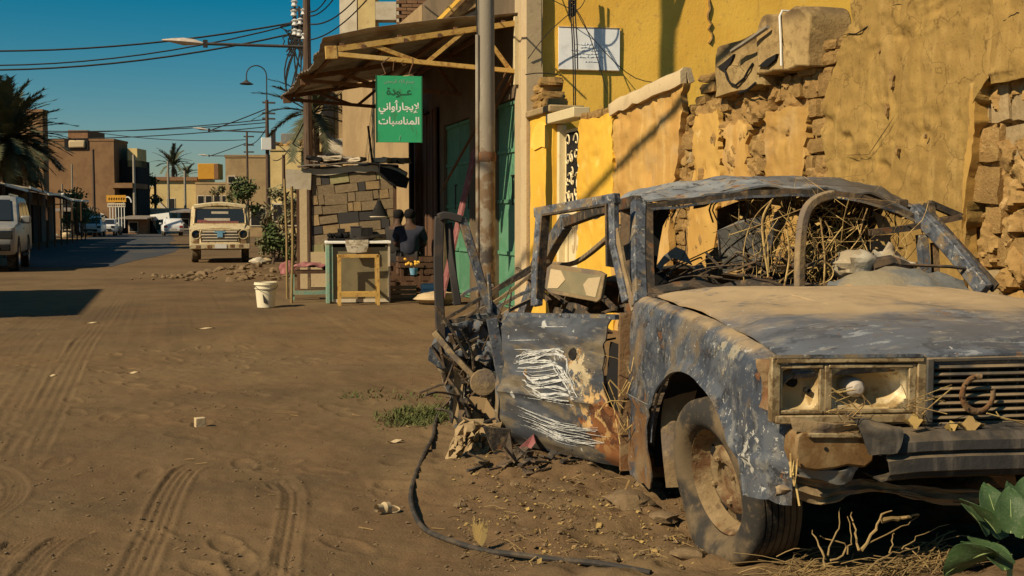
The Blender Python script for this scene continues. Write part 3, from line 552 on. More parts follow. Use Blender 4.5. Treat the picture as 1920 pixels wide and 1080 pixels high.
# plaster that is still on
wsheet('plaster', [(2.36, Ys(1086), Ys(1150)), (1.5, Ys(1084), Ys(1151)), (0, Ys(1084), Ys(1152))], WX - .01, .06, M_YELLOW, wall, seed=1, jit=.03)
wsheet('plaster', [(2.46, Ys(1153), Ys(1282)), (2.1, Ys(1152), Ys(1275)), (1.6, Ys(1150), Ys(1262)), (1.2, Ys(1150), Ys(1255)), (0, Ys(1150), Ys(1255))], WX, .07, M_OCHRE_STREAK, wall, seed=2, jit=.025, wob=.03)
wsheet('plaster', [(2.18, Ys(1296), Ys(1338)), (1.7, Ys(1290), Ys(1345)), (1.2, Ys(1284), Ys(1335)), (0, Ys(1284), Ys(1335))], WX + .03, .05, M_OCHRE, wall, seed=3)
wsheet('plaster', [(2.02, Ys(1350), Ys(1392)), (1.9, Ys(1343), Ys(1396)), (1.55, Ys(1348), Ys(1385)), (1.1, Ys(1350), Ys(1398))], WX + .04, .045, M_OCHRE_STREAK, wall, seed=4, jit=.06, nu=20, nv=14)
wsheet('plaster', [(2.08, Ys(1436), Ys(1508)), (1.9, Ys(1432), Ys(1506)), (1.5, Ys(1434), Ys(1502)), (.9, Ys(1432), Ys(1510))], WX + .015, .06, M_OCHRE_STREAK, wall, seed=5, jit=.03)
big = [W(1612, -60), W(1600, 40), W(1583, 75), W(1570, 110), W(1552, 165), W(1546, 210), W(1551, 250), W(1560, 285), W(1553, 335), W(1548, 420)]
edge = [W(1838, -60), W(1838, 40), W(1838, 90), W(1836, 150), W(1833, 190), W(1830, 240), W(1826, 290), W(1822, 340), W(1818, 400), W(1812, 480)]
rows = [(3.45, 6.75, 5.50)] + [((a[1] + b[1]) / 2 if i > 3 else max(a[1], b[1]), a[0], b[0]) for i, (a, b) in enumerate(zip(big, edge))] + [(0, 7.2, 5.7)]
rows = [(z, a, b if z < 2.0 else 5.5) for z, a, b in sorted(rows, key=lambda r: -r[0])]
wsheet('plaster', rows, WX - .03, .15, M_PLBROWN, wall, seed=6, jit=.018, wob=.035, nu=110, nv=80, ws=1.3, label='brown plaster still standing to the full height')
wsheet('plaster', [(3.5, 5.5, 2.9), (2.5, 5.5, 2.9), (2.06, 5.5, 2.9), (2.0, 5.5, 2.9)], WX - .03, .13, M_PLBROWN, wall, seed=6, jit=.0, wob=.035, ws=1.3, nv=60)
wsheet('plaster_edge', [(2.02, 5.650, 5.615), (1.7, 5.685, 5.635), (1.3, 5.725, 5.70), (.9, 5.77, 5.74), (0, 5.8, 5.77)], WX - .036, .10, M_OCHRE, wall, seed=8, jit=.010, wob=.012, nv=6)
# torn holes in the brown plaster
for px, py, s in ((1683, 147, .05), (1672, 207, .035), (1693, 282, .03), (1660, 95, .02), (1745, 255, .015)):
    y, z = W(px, py); mb = MB(); n = 9
    mb.prism([(WX - .052 + .004 * random.random(), y + math.cos(6.283 * i / n) * s * .55 * random.uniform(.5, 1.3), z + math.sin(6.283 * i / n) * s * 1.2 * random.uniform(.5, 1.3)) for i in range(n)], (.02, 0, 0))
    obj('plaster_chip', mb, M_MUDDARK, wall, smooth=0)
def crack(pts, x, w, parent, m=M_BLACK):
    mb = MB(); P = [Vector((x, *W(*q))) for q in pts]
    Q = [P[0]]
    for a, b in zip(P, P[1:]):
        for k in range(1, 5): p = a.lerp(b, k / 4); Q.append(p + Vector((0, random.uniform(-1, 1), random.uniform(-1, 1))) * w * 1.3)
    mb.tube(Q, [w * (.35 + .65 * random.random()) * (1 if 0 < i < len(Q) - 1 else .1) for i in range(len(Q))], 5); obj('crack', mb, m, parent)
crack([(1585, 68), (1615, 62), (1650, 45)], WX - .035, .006, wall); crack([(1670, 15), (1702, 8)], WX - .04, .004, wall)
crack([(1885, 45), (1905, 30), (1925, 22)], WX - .03, .005, wall); crack([(1590, 290), (1640, 290), (1690, 215)], WX - .045, .003, wall)
# coping
mb = MB(); a, b = W(1150, 212), W(1284, 152); n = 14; P = []
for i in range(n + 1):
    t = i / n; y = a[0] + (b[0] - a[0]) * t; z = a[1] + (b[1] - a[1]) * t + .012 * fbm((y, 1, 2), 3)
    P.append([(WX - .045 + .01 * fbm((y, 0, 5), 4), y, z - .025 + .02 * fbm((y, 2, 2), 5)), (WX - .05 + .012 * fbm((y, 7, 5), 4), y, z + .085), (WX - .01, y, z + .125 + .015 * fbm((y, 5, 2), 5)), (WX + .06, y, z + .12), (WX + .10, y, z)])
mb.grid(P, .06); obj('coping', mb, M_CREAM, wall, smooth=50)
# exposed mud bricks
def bricks(y0, y1, z0, z1, h, l, m_list, keep, seed, x=WX + .03, dep=.16, hj=.2):
    rnd = random.Random(seed); z = z0; meshes = [mesh_of('brick', mudblock(1, 1, 1, seed * 50 + k, .055), m_list[k % len(m_list)], smooth=0) for k in range(8)]
    while z < z1:
        hh = h * rnd.uniform(1 - hj, 1 + hj); y = y0 + rnd.uniform(-.1, 0)
        while y < y1:
            ll = l * rnd.uniform(.6, 1.3)
            if keep(y + ll / 2, z + hh / 2, rnd):
                g = rnd.uniform(.006, .02)
                M = Matrix.Translation((x + dep / 2 + rnd.uniform(-.012, .022), y + ll / 2, z + hh / 2)) @ Matrix.Rotation(rnd.gauss(0, .035), 4, 'X') @ Matrix.Rotation(rnd.gauss(0, .06), 4, 'Z') @ Matrix.Diagonal((dep, ll - g, hh - g, 1))
                inst('brick', rnd.choice(meshes), wall, M)
            y += ll
        z += hh
def mortar(y0, y1, z0, z1, x, amp, seed):
    def cut(y, z):
        q = Vector((y + .05 * fbm((y, z, 3), 7, 3), z + .05 * fbm((y, z, 8), 7, 3), seed)); d, _ = noise.voronoi(Vector((q.x * 4.2, q.y * 4.8, seed * 3.3)))
        e = d[1] - d[0]; return .13 * max(0, 1 - e / .15) * (1 if fbm((y, z, 21), 3) > -.2 else .2)
    P = [[(x + amp * (fbm((y, z, seed), 3.5, 4) + .5 * fbm((y, z, seed + 5), 14, 3)) + cut(y, z), y, z) for y in np.linspace(y0, y1, int((y1 - y0) * 75))] for z in np.linspace(z0, z1, int((z1 - z0) * 75))]
    obj('mud_mortar', MB().grid(P), M_MUD, wall, smooth=30)
mortar(4.0, 5.66, .6, 2.04, WX + .035, .045, 1); mortar(7.15, 9.9, 0.9, 2.28, WX + .06, .05, 2)
bricks(3.4, 5.60, .25, 1.98, .225, .25, [M_MUD, M_MUDGREY, M_MUDGREY], lambda y, z, r: r.random() > .28, 3, x=WX + .034, hj=.25)
COV = [(Ys(1340), Ys(1288)), (Ys(1398), Ys(1345)), (Ys(1512), Ys(1432)), (3, 7.2)]
free = lambda y: not any(a - .07 < y < b + .07 for a, b in COV)
bricks(7.22, 9.75, 1.0, 2.26, .13, .20, [M_MUD, M_MUD, M_MUDGREY], lambda y, z, r: (free(y) or z > 2.1) and z < 2.2 + .08 * math.sin(y * 5) and r.random() > .1, 5, x=WX + .05)
bricks(9.55, 9.95, .9, 2.2, .12, .15, [M_MUD], lambda y, z, r: r.random() > .2, 8, x=WX + .07)
bricks(7.2, 7.55, .9, 2.3, .15, .2, [M_MUD], lambda y, z, r: r.random() > .1, 9, x=WX + .03)
bricks(11.4, 12.35, 2.26, 2.36, .1, .2, [M_MUD], lambda y, z, r: True, 12, x=WX + .02, dep=.3)
bricks(7.0, 9.4, 2.26, 2.46, .10, .16, [M_MUD], lambda y, z, r: r.random() > .2, 14, x=WX + .05, dep=.28)
settle(wall, (WX, 8, 0))
# lumps of render that hang at the top: two rounded cement blocks, a lean slab between, a pipe
def roundtop(w, h, d, rr, tilt, n=7, wob=0):
    poly = [(-w / 2, 0), (w / 2, 0)] + [(w / 2 - rr + rr * math.cos(R(a)), h - rr + rr * math.sin(R(a))) for a in np.linspace(0, 90, n)] + [(-w / 2 + rr + rr * math.cos(R(a)), h - rr + rr * math.sin(R(a))) for a in np.linspace(90, 180, n)]
    q = []
    for a, b in zip(poly, poly[1:] + poly[:1]): q += [(a[0] + (b[0] - a[0]) * k / 6, a[1] + (b[1] - a[1]) * k / 6) for k in range(6)] if math.dist(a, b) > .12 else [a]
    M = Matrix.Rotation(tilt, 3, 'X'); cy, cz = 0, h / 2; P = []
    for x, k in ((.004, 0), (.0, .35), (0, .7), (0, .96), (.02, 1), (d * .5, 1), (d, 1), (d, 0)):
        P.append([M @ (Vector((x, -(a * k), cz + (b - cz) * k)) + Vector((fbm((a * k * 6, b * k * 6, 1), 1), fbm((a * 5, b * 5, x * 4), 1), fbm((a * 5, b * 5, x * 4 + 9), 1))) * wob) for a, b in q + q[:1]])
    return MB().grid(P)
y0, z0 = W(1480, 128); wdt = (W(1434, 120)[0] - W(1532, 120)[0])
t = thing('cement_block', 'big rounded cement block bound with wire on top of the mud wall', 'cement block', (WX - .07, y0 + .02, z0 - .02))
obj('block', roundtop(wdt, .44, .36, .10, R(2), wob=.02), M_CEMENT, t, bevel=.02)
mb = MB().tube([(-.02, -.06, .03), (-.022, -.05, .2), (-.018, -.02, .40), (.02, .01, .452), (.2, .02, .455), (.36, .02, .452)], .008, 5); obj('binding_wire', mb, M_INSUL, t)
obj('broken_hollow', MB().prism([(-.02, .30, .07), (-.02, .17, .11), (-.02, .02, .13), (-.02, .04, .09), (-.02, .16, .05)], (.03, 0, 0)), M_BLACK, t)
y0, z0 = W(1390, 158); wdt = (W(1340, 120)[0] - W(1432, 120)[0])
t = thing('cement_block', 'smaller cracked cement block left of the wire bound one on the mud wall', 'cement block', (WX - .03, y0, z0 - .06))
obj('block', roundtop(wdt, .42, .34, .06, R(-1), wob=.02), M_CEMENT, t, bevel=.02)
mb = MB(); mb.prism([(-.02, .34, .24), (-.02, .20, .27), (-.018, .05, .31), (-.02, .10, .24), (-.02, .22, .19)], (.03, 0, 0)); mb.tube([(-.02, .20, .20), (-.02, .15, .12), (-.02, .10, .08), (-.02, .0, .05), (-.02, -.14, .09), (-.02, -.20, .14), (-.02, -.28, .19)], .010, 5); mb.tube([(-.02, -.05, -.02), (-.02, -.2, -.01), (-.02, -.33, .03)], .012, 5)
obj('crack', mb, M_BLACK, t)
a, b = on(1440, 50, X=WX - .11), on(1372, 96, X=WX - .13)
mb = MB().tube(spline([a, a.lerp(b, .5) + Vector((-.01, 0, -.01)), b], 6), .017, 7); setup(obj('water_pipe', mb, M_POLE), 'short grey pipe bridging the two cement blocks on the wall', 'pipe')
# ------------------------------------------------------------------ gate and its pillar
g0, g1 = Ys(1036), Ys(1084)
pil = thing('gate_pillar', 'yellow gate pillar with rounded bare patch and broken bricks on top', 'pillar', (WX, g0 + .45, 0))
P = []
for i in range(22):
    z = 2.56 * i / 21; row = []
    for (dx, dy) in ((.36, -.46), (.0, -.46), (-.01, -.3), (-.012, -.1), (-.01, .1), (-.01, .3), (0, .46), (.36, .46)):
        q = Vector((dx, dy, z)); row.append((q.x + .014 * fbm((q.y, q.z, 4), 3), q.y + .012 * fbm((q.x, q.z, 9), 3), z))
    P.append(row)
mb = MB().grid(P); obj('shaft', mb, M_YELLOW, pil, smooth=40)
P = [(-.03, .36 * math.cos(a) * (1 if math.sin(a) > 0 else 1) - .02, 2.2 + .27 * math.sin(a) if a < math.pi + .01 else 2.2) for a in np.linspace(0, math.pi, 14)]
mb = MB().prism(P + [(-.03, -.37, 2.12), (-.03, -.1, 2.16), (-.03, .2, 2.13), (-.03, .34, 2.18)], (.03, 0, 0)); obj('rounded_patch', mb, M_BRIGHT, pil)
obj('cap', MB().box((.17, 0, 2.60), (.46, .98, .09)), M_MUDGREY, pil, bevel=.02)
bm_ = [mesh_of('brick', mudblock(.3, .26, .10, 700 + k), M_MUD, 0) for k in range(4)]
for k, (dy, dz, r) in enumerate(((.18, .0, .1), (-.12, .0, -.2), (.26, .1, .3), (.0, .1, -.1), (.14, .2, .15), (.05, .28, -.2))):
    inst('brick', bm_[k % 4], pil, Matrix.Translation((.14, dy, 2.70 + dz)) @ Matrix.Rotation(r, 4, 'Z'))
gate = thing('yard_gate', 'narrow cream metal gate with scrollwork panel set in the mud wall', 'gate', (WX + .10, (g0 + g1) / 2, 0))
gw = g0 - g1
obj('leaf', MB().box((.05, 0, 1.18), (.03, gw - .16, 2.3)), M_CREAMPAINT, gate)
for s in (-1, 1): obj('frame', MB().box((0, s * (gw / 2 - .05), 1.2), (.10, .08, 2.4)), M_CREAMPAINT, gate, bevel=.008)
obj('lintel', MB().box((-.07, .02, 2.47), (.20, gw + .10, .12)), M_CREAMPAINT, gate, bevel=.01)
obj('open_panel', MB().box((.028, 0, 1.86), (.02, gw - .34, .86)), M_BLACK, gate)
mb = MB(); rnd = random.Random(4)
for k in range(16):
    c = Vector((.005, rnd.uniform(-.5, .5) * (gw - .44), 1.5 + rnd.random() * .72)); r0 = rnd.uniform(.05, .11); s = rnd.choice((-1, 1)); a0 = rnd.random() * 6
    mb.tube([c + Vector((0, math.cos(a0 + s * q * .5) * r0 * (1 - q / 14), math.sin(a0 + s * q * .5) * r0 * (1 - q / 14))) for q in range(12)], .011, 4)
for k in range(5): y = -(gw - .4) / 2 + k * (gw - .4) / 4; mb.tube([(.008, y, 1.42), (.006, y + .02, 1.56)], .012, 4)
obj('scrollwork', mb, M_CREAMPAINT, gate)
mb = MB()
for s in (-1, 1): mb.tube([(.03, s * .06 + s * .04 * math.cos(a) , 1.02 + .17 * math.sin(a)) for a in np.linspace(.4, 5.8, 14)], .009, 4)
obj('raised_ovals', mb, M_CREAM, gate)
obj('panel_frame', MB().path([(.02, -.24, .72), (.02, -.24, 1.32), (.02, .24, 1.32), (.02, .24, .72)], .02), M_CREAMPAINT, gate)
# ------------------------------------------------------------------ yellow shop building
bld = thing('yellow_shop_building', 'tall yellow building with cream corner and green shop doors behind the mud wall', 'building', (4.5, 14.4, 0))
U = Vector((.9945, -.1045, 0)); Nn = Vector((-.1045, -.9945, 0)); C0 = Vector((.12, 0, 0))
def sp(s, z, out=0): q = C0 + U * s + Nn * out; return (q.x, q.y, z)
P = [[sp(7.2 * j / 30, 6.6 * i / 26, .018 * fbm((j * .3, i * .3, 2), 1.3)) for j in range(31)] for i in range(27)]
mb = MB().grid(P); mb.add([sp(0, 0, -.3), sp(7.2, 0, -.3), sp(7.2, 6.6, -.3), sp(0, 6.6, -.3)], ((0, 1, 2, 3),)); obj('side_wall', mb, M_BRIGHT, bld)
P = [[(-.02 + .02 * fbm((0, i * .4, j), 2), -.10 + .30 * j / 3, 6.6 * i / 30) for j in range(4)] for i in range(31)]
obj('corner_pilaster', MB().grid(P, .2).box((.06, .0, 3.3), (.2, .22, 6.6)), M_CREAM, bld)
def seg(name, ya, yb, za, zb, m, x=0, d=.3, bevel=0): return obj(name, MB().box((x + d / 2, (ya + yb) / 2 - 14.4, (za + zb) / 2), (d, yb - ya, zb - za)), m, bld, bevel=bevel)
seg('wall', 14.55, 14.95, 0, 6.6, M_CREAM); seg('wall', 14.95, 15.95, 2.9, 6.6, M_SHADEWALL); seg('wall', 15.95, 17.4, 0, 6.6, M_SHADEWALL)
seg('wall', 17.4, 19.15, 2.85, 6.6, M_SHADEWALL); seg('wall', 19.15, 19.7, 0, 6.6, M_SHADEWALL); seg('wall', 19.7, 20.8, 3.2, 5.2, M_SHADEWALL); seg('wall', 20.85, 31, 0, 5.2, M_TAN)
def metal_door(ya, yb, h, n, label):
    d = thing('shop_door', label, 'door', (4.5, (ya + yb) / 2, 0)); w_ = yb - ya; lw = w_ / n
    for k in range(n):
        y = -w_ / 2 + lw * (k + .5)
        lf = obj('door_leaf', MB().box((.08, y, h / 2), (.04, lw - .02, h - .03)), M_GREEN, d)
        for z in (.03, .27, .52, .76, .985): obj('cross_rail', MB().box((.05, y, h * z), (.03, lw - .06, .05)), M_GREEN, lf)
        obj('bolt', MB().tube([(.03, y - lw * .3, h * .5), (.03, y - lw * .3, h * .64)], .012, 6).bar((.04, y - lw * .34, h * .64), (.04, y - lw * .2, h * .64), .02), M_DARKSTEEL, lf)
    return d
metal_door(14.95, 15.95, 2.9, 1, 'sunlit green metal shop door beside the cream corner pillar')
metal_door(17.4, 19.15, 2.85, 2, 'dark green double shop door in the shade of the canopy')
obj('back_room', MB().box((1.6, 7.7, 1.6), (.1, 4.6, 3.2)), M_BLACK, bld)  # shade of the shop interior painted as a black back wall
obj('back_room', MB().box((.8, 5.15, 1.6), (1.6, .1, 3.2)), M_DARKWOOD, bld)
P0 = [(on(1338, 0, Y=13.9).x, on(1338, 0, Y=13.9).z), (on(1345, 62, Y=13.9).x, on(1345, 62, Y=13.9).z)]
mb = MB(); Q = []
for k in range(13):
    t = k / 12; s = (P0[0][0] + (P0[1][0] - P0[0][0]) * t - 4.62) / .985 + random.uniform(-.03, .03); Q.append(sp(s, P0[0][1] + .25 + (P0[1][1] - .35 - P0[0][1]) * t, .012))
mb.tube(Q, [.012 + .014 * random.random() for _ in Q], 5); obj('crack', mb, M_MUDDARK, bld)
# timber and tin front in the shade
shk = thing('plank_shop_front', 'dark timber shop front in deep shade under the far end of the canopy', 'shop front', (4.42, 21.5, 0))
pm = [mesh_of('plank', MB().box((0, 0, 1.6), (.03, .20, 3.2)), M_DARKWOOD) for _ in range(2)]
for k in range(20):
    y = -2.0 + k * .215
    if y > -.62: continue
    inst('plank', pm[k % 2], shk, Matrix.Translation((random.uniform(-.02, .02), y, random.uniform(-.1, .0))) @ Matrix.Rotation(random.uniform(-.02, .02), 4, 'X'))
obj('door_post', MB().box((-.08, -.98, 1.65), (.12, .12, 3.3)), M_DARKWOOD, shk); obj('door_post', MB().box((-.10, -.66, 1.65), (.14, .14, 3.3)), M_BLACK, shk)
# leaning boards and pieces in front
mb = MB().bar((3.75, 16.25, .0), (4.38, 16.6, 2.3), .30, .03, (1, 0, 0)); setup(obj('leaning_board', mb, M_REDCLOTH), 'faded red board leaning between the two green shop doors', 'board')
mb = MB().bar((3.85, 16.6, .0), (4.40, 16.9, 2.0), .16, .03, (1, 0, 0)); setup(obj('leaning_board', mb, M_TAN), 'pale board leaning beside the red one by the shop doors', 'board')
# ------------------------------------------------------------------ canopy over the pavement
cn = thing('street_canopy', 'rusty corrugated canopy on yellow trusses over the shop doors', 'canopy', (4.5, 14.8, 3.3))
X0, X1 = 1.92 - 4.5, .0
P = []; ny = 168
for i in range(ny):
    y = 6.3 * i / (ny - 1); c = .016 * math.cos(i * math.pi / 2); row = []
    for j in range(10):
        t = j / 9; x = X0 + .10 * fbm((y * .8, 3, 1), 1.2) * (1 - t) ** 3 + (X1 - X0) * t
        z = .22 + .47 * t - .10 * (1 - t) ** 4 + c + .04 * fbm((x, y, 4), .7) + (.14 * (1 - y / .5) ** 2 * (1 - t) * .8 if y < .5 else 0)
        row.append((x, y, z))
    P.append(row)
obj('roof_sheet', MB().grid(P, .004), M_TIN, cn, smooth=60)
def truss(y, m, x_in=-.05, dz=0):
    tr = obj('truss', MB().bar((X0 + .06, y, .10 + dz), (x_in, y, .56 + dz), .06, .07), m, cn)
    obj('bottom_chord', MB().bar((X0 + .10, y, .06 + dz), (x_in, y, -.07 + dz), .06, .055), m, tr)
    obj('end_plate', MB().bar((X0 + .02, y, .07 + dz), (X0 + .16, y, .08 + dz), .075, .16), m, tr)
    xs = [X0 + .55, X0 + 1.28, X0 + 1.85, -.06]
    zt = lambda x: .10 + (x - X0 - .06) / (x_in - X0 - .06) * .46 + dz; zb = lambda x: .06 - (x - X0 - .1) / (x_in - X0 - .1) * .13 + dz
    for (a, b) in ((xs[0] + .05, xs[1] - .05), (xs[2], xs[1] + .05)): obj('brace', MB().bar((a, y + .004, zt(a)), (b, y + .004, zb(b)), .045, .05), m, tr)
    obj('brace', MB().bar((X0 + 2.05, y + .004, zt(X0 + 2.05)), (-.1, y + .004, zb(-.1)), .045, .05), m, tr)
    for x in (X0 + .5, X0 + 1.05, X0 + 1.5): obj('bolt', MB().box((x, y - .036, zt(x) - .02), (.05, .012, .05)), M_RUSTY, tr)
truss(0, M_TRUSS); truss(5.7, M_RUSTY); truss(2.9, M_RUSTY)
for x in (-2.35, -1.6, -.85, -.2): obj('purlin', MB().bar((x, 0, .13 + (x - X0) / 2.58 * .47), (x, 6.2, .13 + (x - X0) / 2.58 * .47), .05, .06), M_RUSTY, cn)
obj('wall_post', MB().box((-.02, 0, .2), (.07, .07, .9)), M_CREAMPAINT, cn)
obj('wall_stay', MB().bar((-.12, .02, -.03), (-.32, 3.2, -1.6), .03), M_RUSTY, cn); obj('wall_stay', MB().bar((-.05, .06, -.1), (-.06, 1.5, -.7), .05), M_RUSTY, cn)
# ------------------------------------------------------------------ hanging green sign
a, b = on(706, 141, Y=14.62), on(790, 268, Y=14.62); sw, sh_ = (b.x - a.x), a.z - b.z
sg = thing('hanging_sign', 'green painted shop sign with white Arabic lettering hanging from the canopy', 'sign', ((a.x + b.x) / 2, 14.62, b.z), R(-9))
obj('sign_board', MB().box((0, 0, sh_ / 2), (sw * 1.02, .018, sh_)), M_SIGN, sg, bevel=.003)
for s in (-1, 1): obj('sign_rim', MB().box((s * sw * .505, -.001, sh_ / 2), (.014, .026, sh_ + .008)), M_INKDARK, sg)
def ar(*c): return ''.join(chr(q) for q in reversed(c))
FR = Matrix.Rotation(R(90), 4, 'X')
def stxt(s, m, z, size, wt, nm='lettering'):
    return text(nm, s, m, sg, Matrix.Translation((0, -.0095, z)) @ FR, size, wt)
stxt(ar(0xFEF9, 0xFEF3, 0xFEA0, 0xFE8E, 0xFEAD, 0xFE83, 0xFEED, 0xFE8D, 0xFEE7, 0xFEF2), M_WHITE, sh_ * .49, .128, .022)
stxt(ar(0xFE8D, 0xFEDF, 0xFEE4, 0xFEE8, 0xFE8E, 0xFEB3, 0xFE92, 0xFE8E, 0xFE95), M_WHITE, sh_ * .275, .128, .024)
stxt(ar(0xFECB, 0x640, 0x640, 0xFEEE, 0xFEA9, 0xFE93), M_INKDARK, sh_ * .715, .135, .03)
stxt(ar(0xFE91, 0xFEB4, 0xFEE2, 0x20, 0xFE8D, 0xFEDF, 0xFEE0, 0xFEEA, 0x20, 0xFE8D, 0xFEDF, 0xFEAE, 0xFEA3, 0xFEE4, 0xFEE6), M_TURQ, sh_ * .895, .062, .01)
obj('brush_mark', MB().bar((-.0, -.011, .02), (.015, -.011, .09), .006, .002), M_WHITE, sg)
mb = MB()
for s, x in ((-1, -.17), (1, .13)):
    mb.tube([(x - .06 * s * -1, -.0, sh_), (x, .03, sh_ + .03), (x + .05 * (-s) * -1, .05, sh_ + .16), (x + .05, .06, sh_ + .24)], .009, 5)
mb.tube([(-.03, .05, sh_ + .20), (-.06, .05, sh_ + .19), (-.07, .05, sh_ + .12), (-.072, .05, sh_ + .07)], .006, 5); mb.tube([(.07, .05, sh_ + .21), (.03, .05, sh_ + .18), (.06, .05, sh_ + .14), (.09, .05, sh_ + .16)], .006, 5)
obj('hook', mb, M_RUSTY, sg)
# ------------------------------------------------------------------ white plate on the yellow wall
pa, pb = sp(.30, on(1030, 47, Y=14.3).z, .02), sp(1.13, on(1140, 134, Y=14.3).z, .02)
pl = thing('wall_plate', 'white notice plate with faded blue writing on the yellow wall', 'sign', (4.5 + (pa[0] + pb[0]) / 2, 14.4 + (pa[1] + pb[1]) / 2, pb[2]), math.atan2(U.y, U.x))
hw_, hh_ = .415, pa[2] - pb[2]
obj('plate', MB().box((0, 0, hh_ / 2), (2 * hw_, .014, hh_)), M_PLATE, pl, bevel=.002)
for s, z in ((-1, .008), (1, hh_ - .008)): obj('rim', MB().box((0, -.006, z), (2 * hw_, .012, .010)), M_CEMENT, pl)
mb = MB(); rnd = random.Random(8)
for zz, x0_, x1_ in ((.60, -.2, .24), (.53, -.12, .16), (.46, -.25, .26), (.38, -.22, .1), (.31, -.2, .2), (.2, -.06, .12)):
    x = x0_
    while x < x1_:
        l = rnd.uniform(.02, .06); z = zz * hh_; mb.bar((x, -.009, z + rnd.uniform(-.006, .006)), (x + l, -.009, z + rnd.uniform(-.010, .010)), .009, .002)
        if rnd.random() < .5: mb.bar((x + l * .5, -.0094, z), (x + l * .55, -.0094, z + rnd.uniform(.012, .03)), .005, .002)
        x += l + rnd.uniform(.004, .02)
obj('faded_lettering', mb, M_INKBLUE, pl)
# cables down the yellow wall
def wire(P, r, label, cat='cable', m=M_WIRE, n=12, group=None, nm='cable'):
    return setup(obj(nm, MB().tube(spline(P, n), r, 5), m), label, cat, group)
cb = thing('cable_bundle', 'tangle of black cables hanging down in front of the white wall plate', 'cables', (5.1, 14.05, 4.0))
def y3(px, py, d=14.95): return at(px, py, d) - Vector((5.1, 14.05, 4.0))
for k, P in enumerate((((1068, -60), (1070, 20), (1074, 100), (1076, 225)), ((1072, -60), (1074, 25), (1078, 110), (1079, 215)), ((1080, -60), (1078, 15), (1082, 80), (1083, 130)), ((1076, 10), (1096, 45), (1120, 110), (1138, 175)),
                       ((1076, 12), (1110, 70), (1180, 140), (1240, 158)), ((1072, 22), (1045, 45), (1020, 70), (990, 110)), ((1080, 20), (1090, 12), (1098, -5), (1100, -30)), ((1066, 15), (1030, -5), (1020, -30), (1010, -60)))):
    obj('strand', MB().tube(spline([y3(*q) for q in P], 12), .009 if k < 3 else .006, 5), M_WIRE, cb)
mb = MB()
for k in range(14): a0 = random.random() * 6; mb.tube([y3(1074, 6) + Vector((math.cos(a0 + q) * .05, .02, math.sin(a0 + q) * .09 + .02 * k - .12)) for q in np.linspace(0, 4, 7)], .010, 4)
obj('taped_joint', mb, M_WIRE, cb)
wire([at(985, 140, 14.7), at(1010, 137, 14.7), at(1040, 139, 14.75), at(1052, 142, 14.8)], .007, 'short cable stapled below the white wall plate')
# ------------------------------------------------------------------ steel pole before the shops
pp = gat(912, 13.6)
po = thing('street_pole', 'tall grey steel pole standing just beyond the wrecked car', 'pole', (pp.x, pp.y, 0))
obj('shaft', MB().lathe([(.105, -.1), (.105, 2.6), (.10, 2.65), (.096, 4.1), (.055, 4.3), (.05, 9)], 18), M_POLE, po)
obj('conduit', MB().tube([(-.115, -.03, 0), (-.115, -.03, 3.4)], .024, 8), M_POLE, po)
obj('conduit_cable', MB().tube([(-.115, -.03, 3.4), (-.13, -.03, 4.0), (-.12, -.03, 5), (-.1, 0, 7)], .010, 5), M_WIRE, po)
obj('clamp', MB().lathe([(.112, 1.93), (.116, 1.95), (.116, 2.02), (.112, 2.04)], 18), M_RUSTY, po)
for k, (b_, z0_) in enumerate(((Vector((6.55, 14.17, 4.30)), 6.1), (Vector((7.0, 14.12, 4.75)), 6.9), (Vector((8.3, 14.0, 4.95)), 7.9))):
    a_ = Vector((pp.x, pp.y, z0_))
    wire([a_, a_.lerp(b_, .5) + Vector((0, 0, -.05)), b_], .024, ('lowest', 'middle', 'highest')[k] + ' black service cable from the grey pole to the yellow wall')
wire([at(1852, -20, 8) * 0 + Vector((4.5, 5.2, 3.7)), Vector((3.5, 5.76, 4.3)), Vector((1, 7.09, 5.7)), Vector((-1, 8.15, 6.8)), Vector((-7.2, 11.4, 10.2))], .045, 'thick unseen overhead cable shadowing the mud wall, anchored to its top', n=20)  # out of view, strung so its shadow crosses the mud wall
obj_ = MB().box((1.15, 7.0, 5.78), (.35, .25, .25), (0, .4, -.4)); setup(obj('cable_joint_box', obj_, M_WIRE, bevel=.05), 'unseen black joint box throwing the blob in the cable shadow', 'junction box')

# ------------------------------------------------------------------ the wrecked car (own frame: x across, y from the nose backwards)
car = thing('wrecked_car', 'burnt out dusty blue grey saloon car wreck parked against the mud wall', 'car', CAR_O, CAR_A)
bow = lambda x: .055 * (x / .8) ** 2
# bonnet
ys = (.015, .045, .25, .7, 1.1, 1.44); zc = (.800, .822, .866, .908, .928, .942)
ctrl = [[(x, y + bow(x) * (1 - y / 1.5), z - .035 * (x / .75) ** 2 - .012 * abs(x) ** 8 * 8) for x in (-.755, -.56, -.3, 0, .3, .56, .755)] for y, z in zip(ys, zc)]
hood = obj('bonnet', MB().patch(ctrl, 90, 90, .008, .016, 3.0, 3), M_HOOD, car, smooth=50)
obj('bonnet_lip', MB().grid([[(x, .012 + bow(x) + d, .800 - .035 * (x / .75) ** 2 - h) for x in np.linspace(-.745, .745, 40)] for d, h in ((0, 0), (-.004, .012), (.006, .028), (.03, .030))], .006, .003, 9), M_PAINT, car)
mb = MB()
for s in (-1, 1): mb.tube([(s * .30, y, .905 + (y - .7) * .05 - (.7 - y) * (.09 if y < .7 else 0)) for y in np.linspace(.35, 1.35, 10)], .004, 4)
obj('bonnet_crease', mb, M_HOOD, hood)
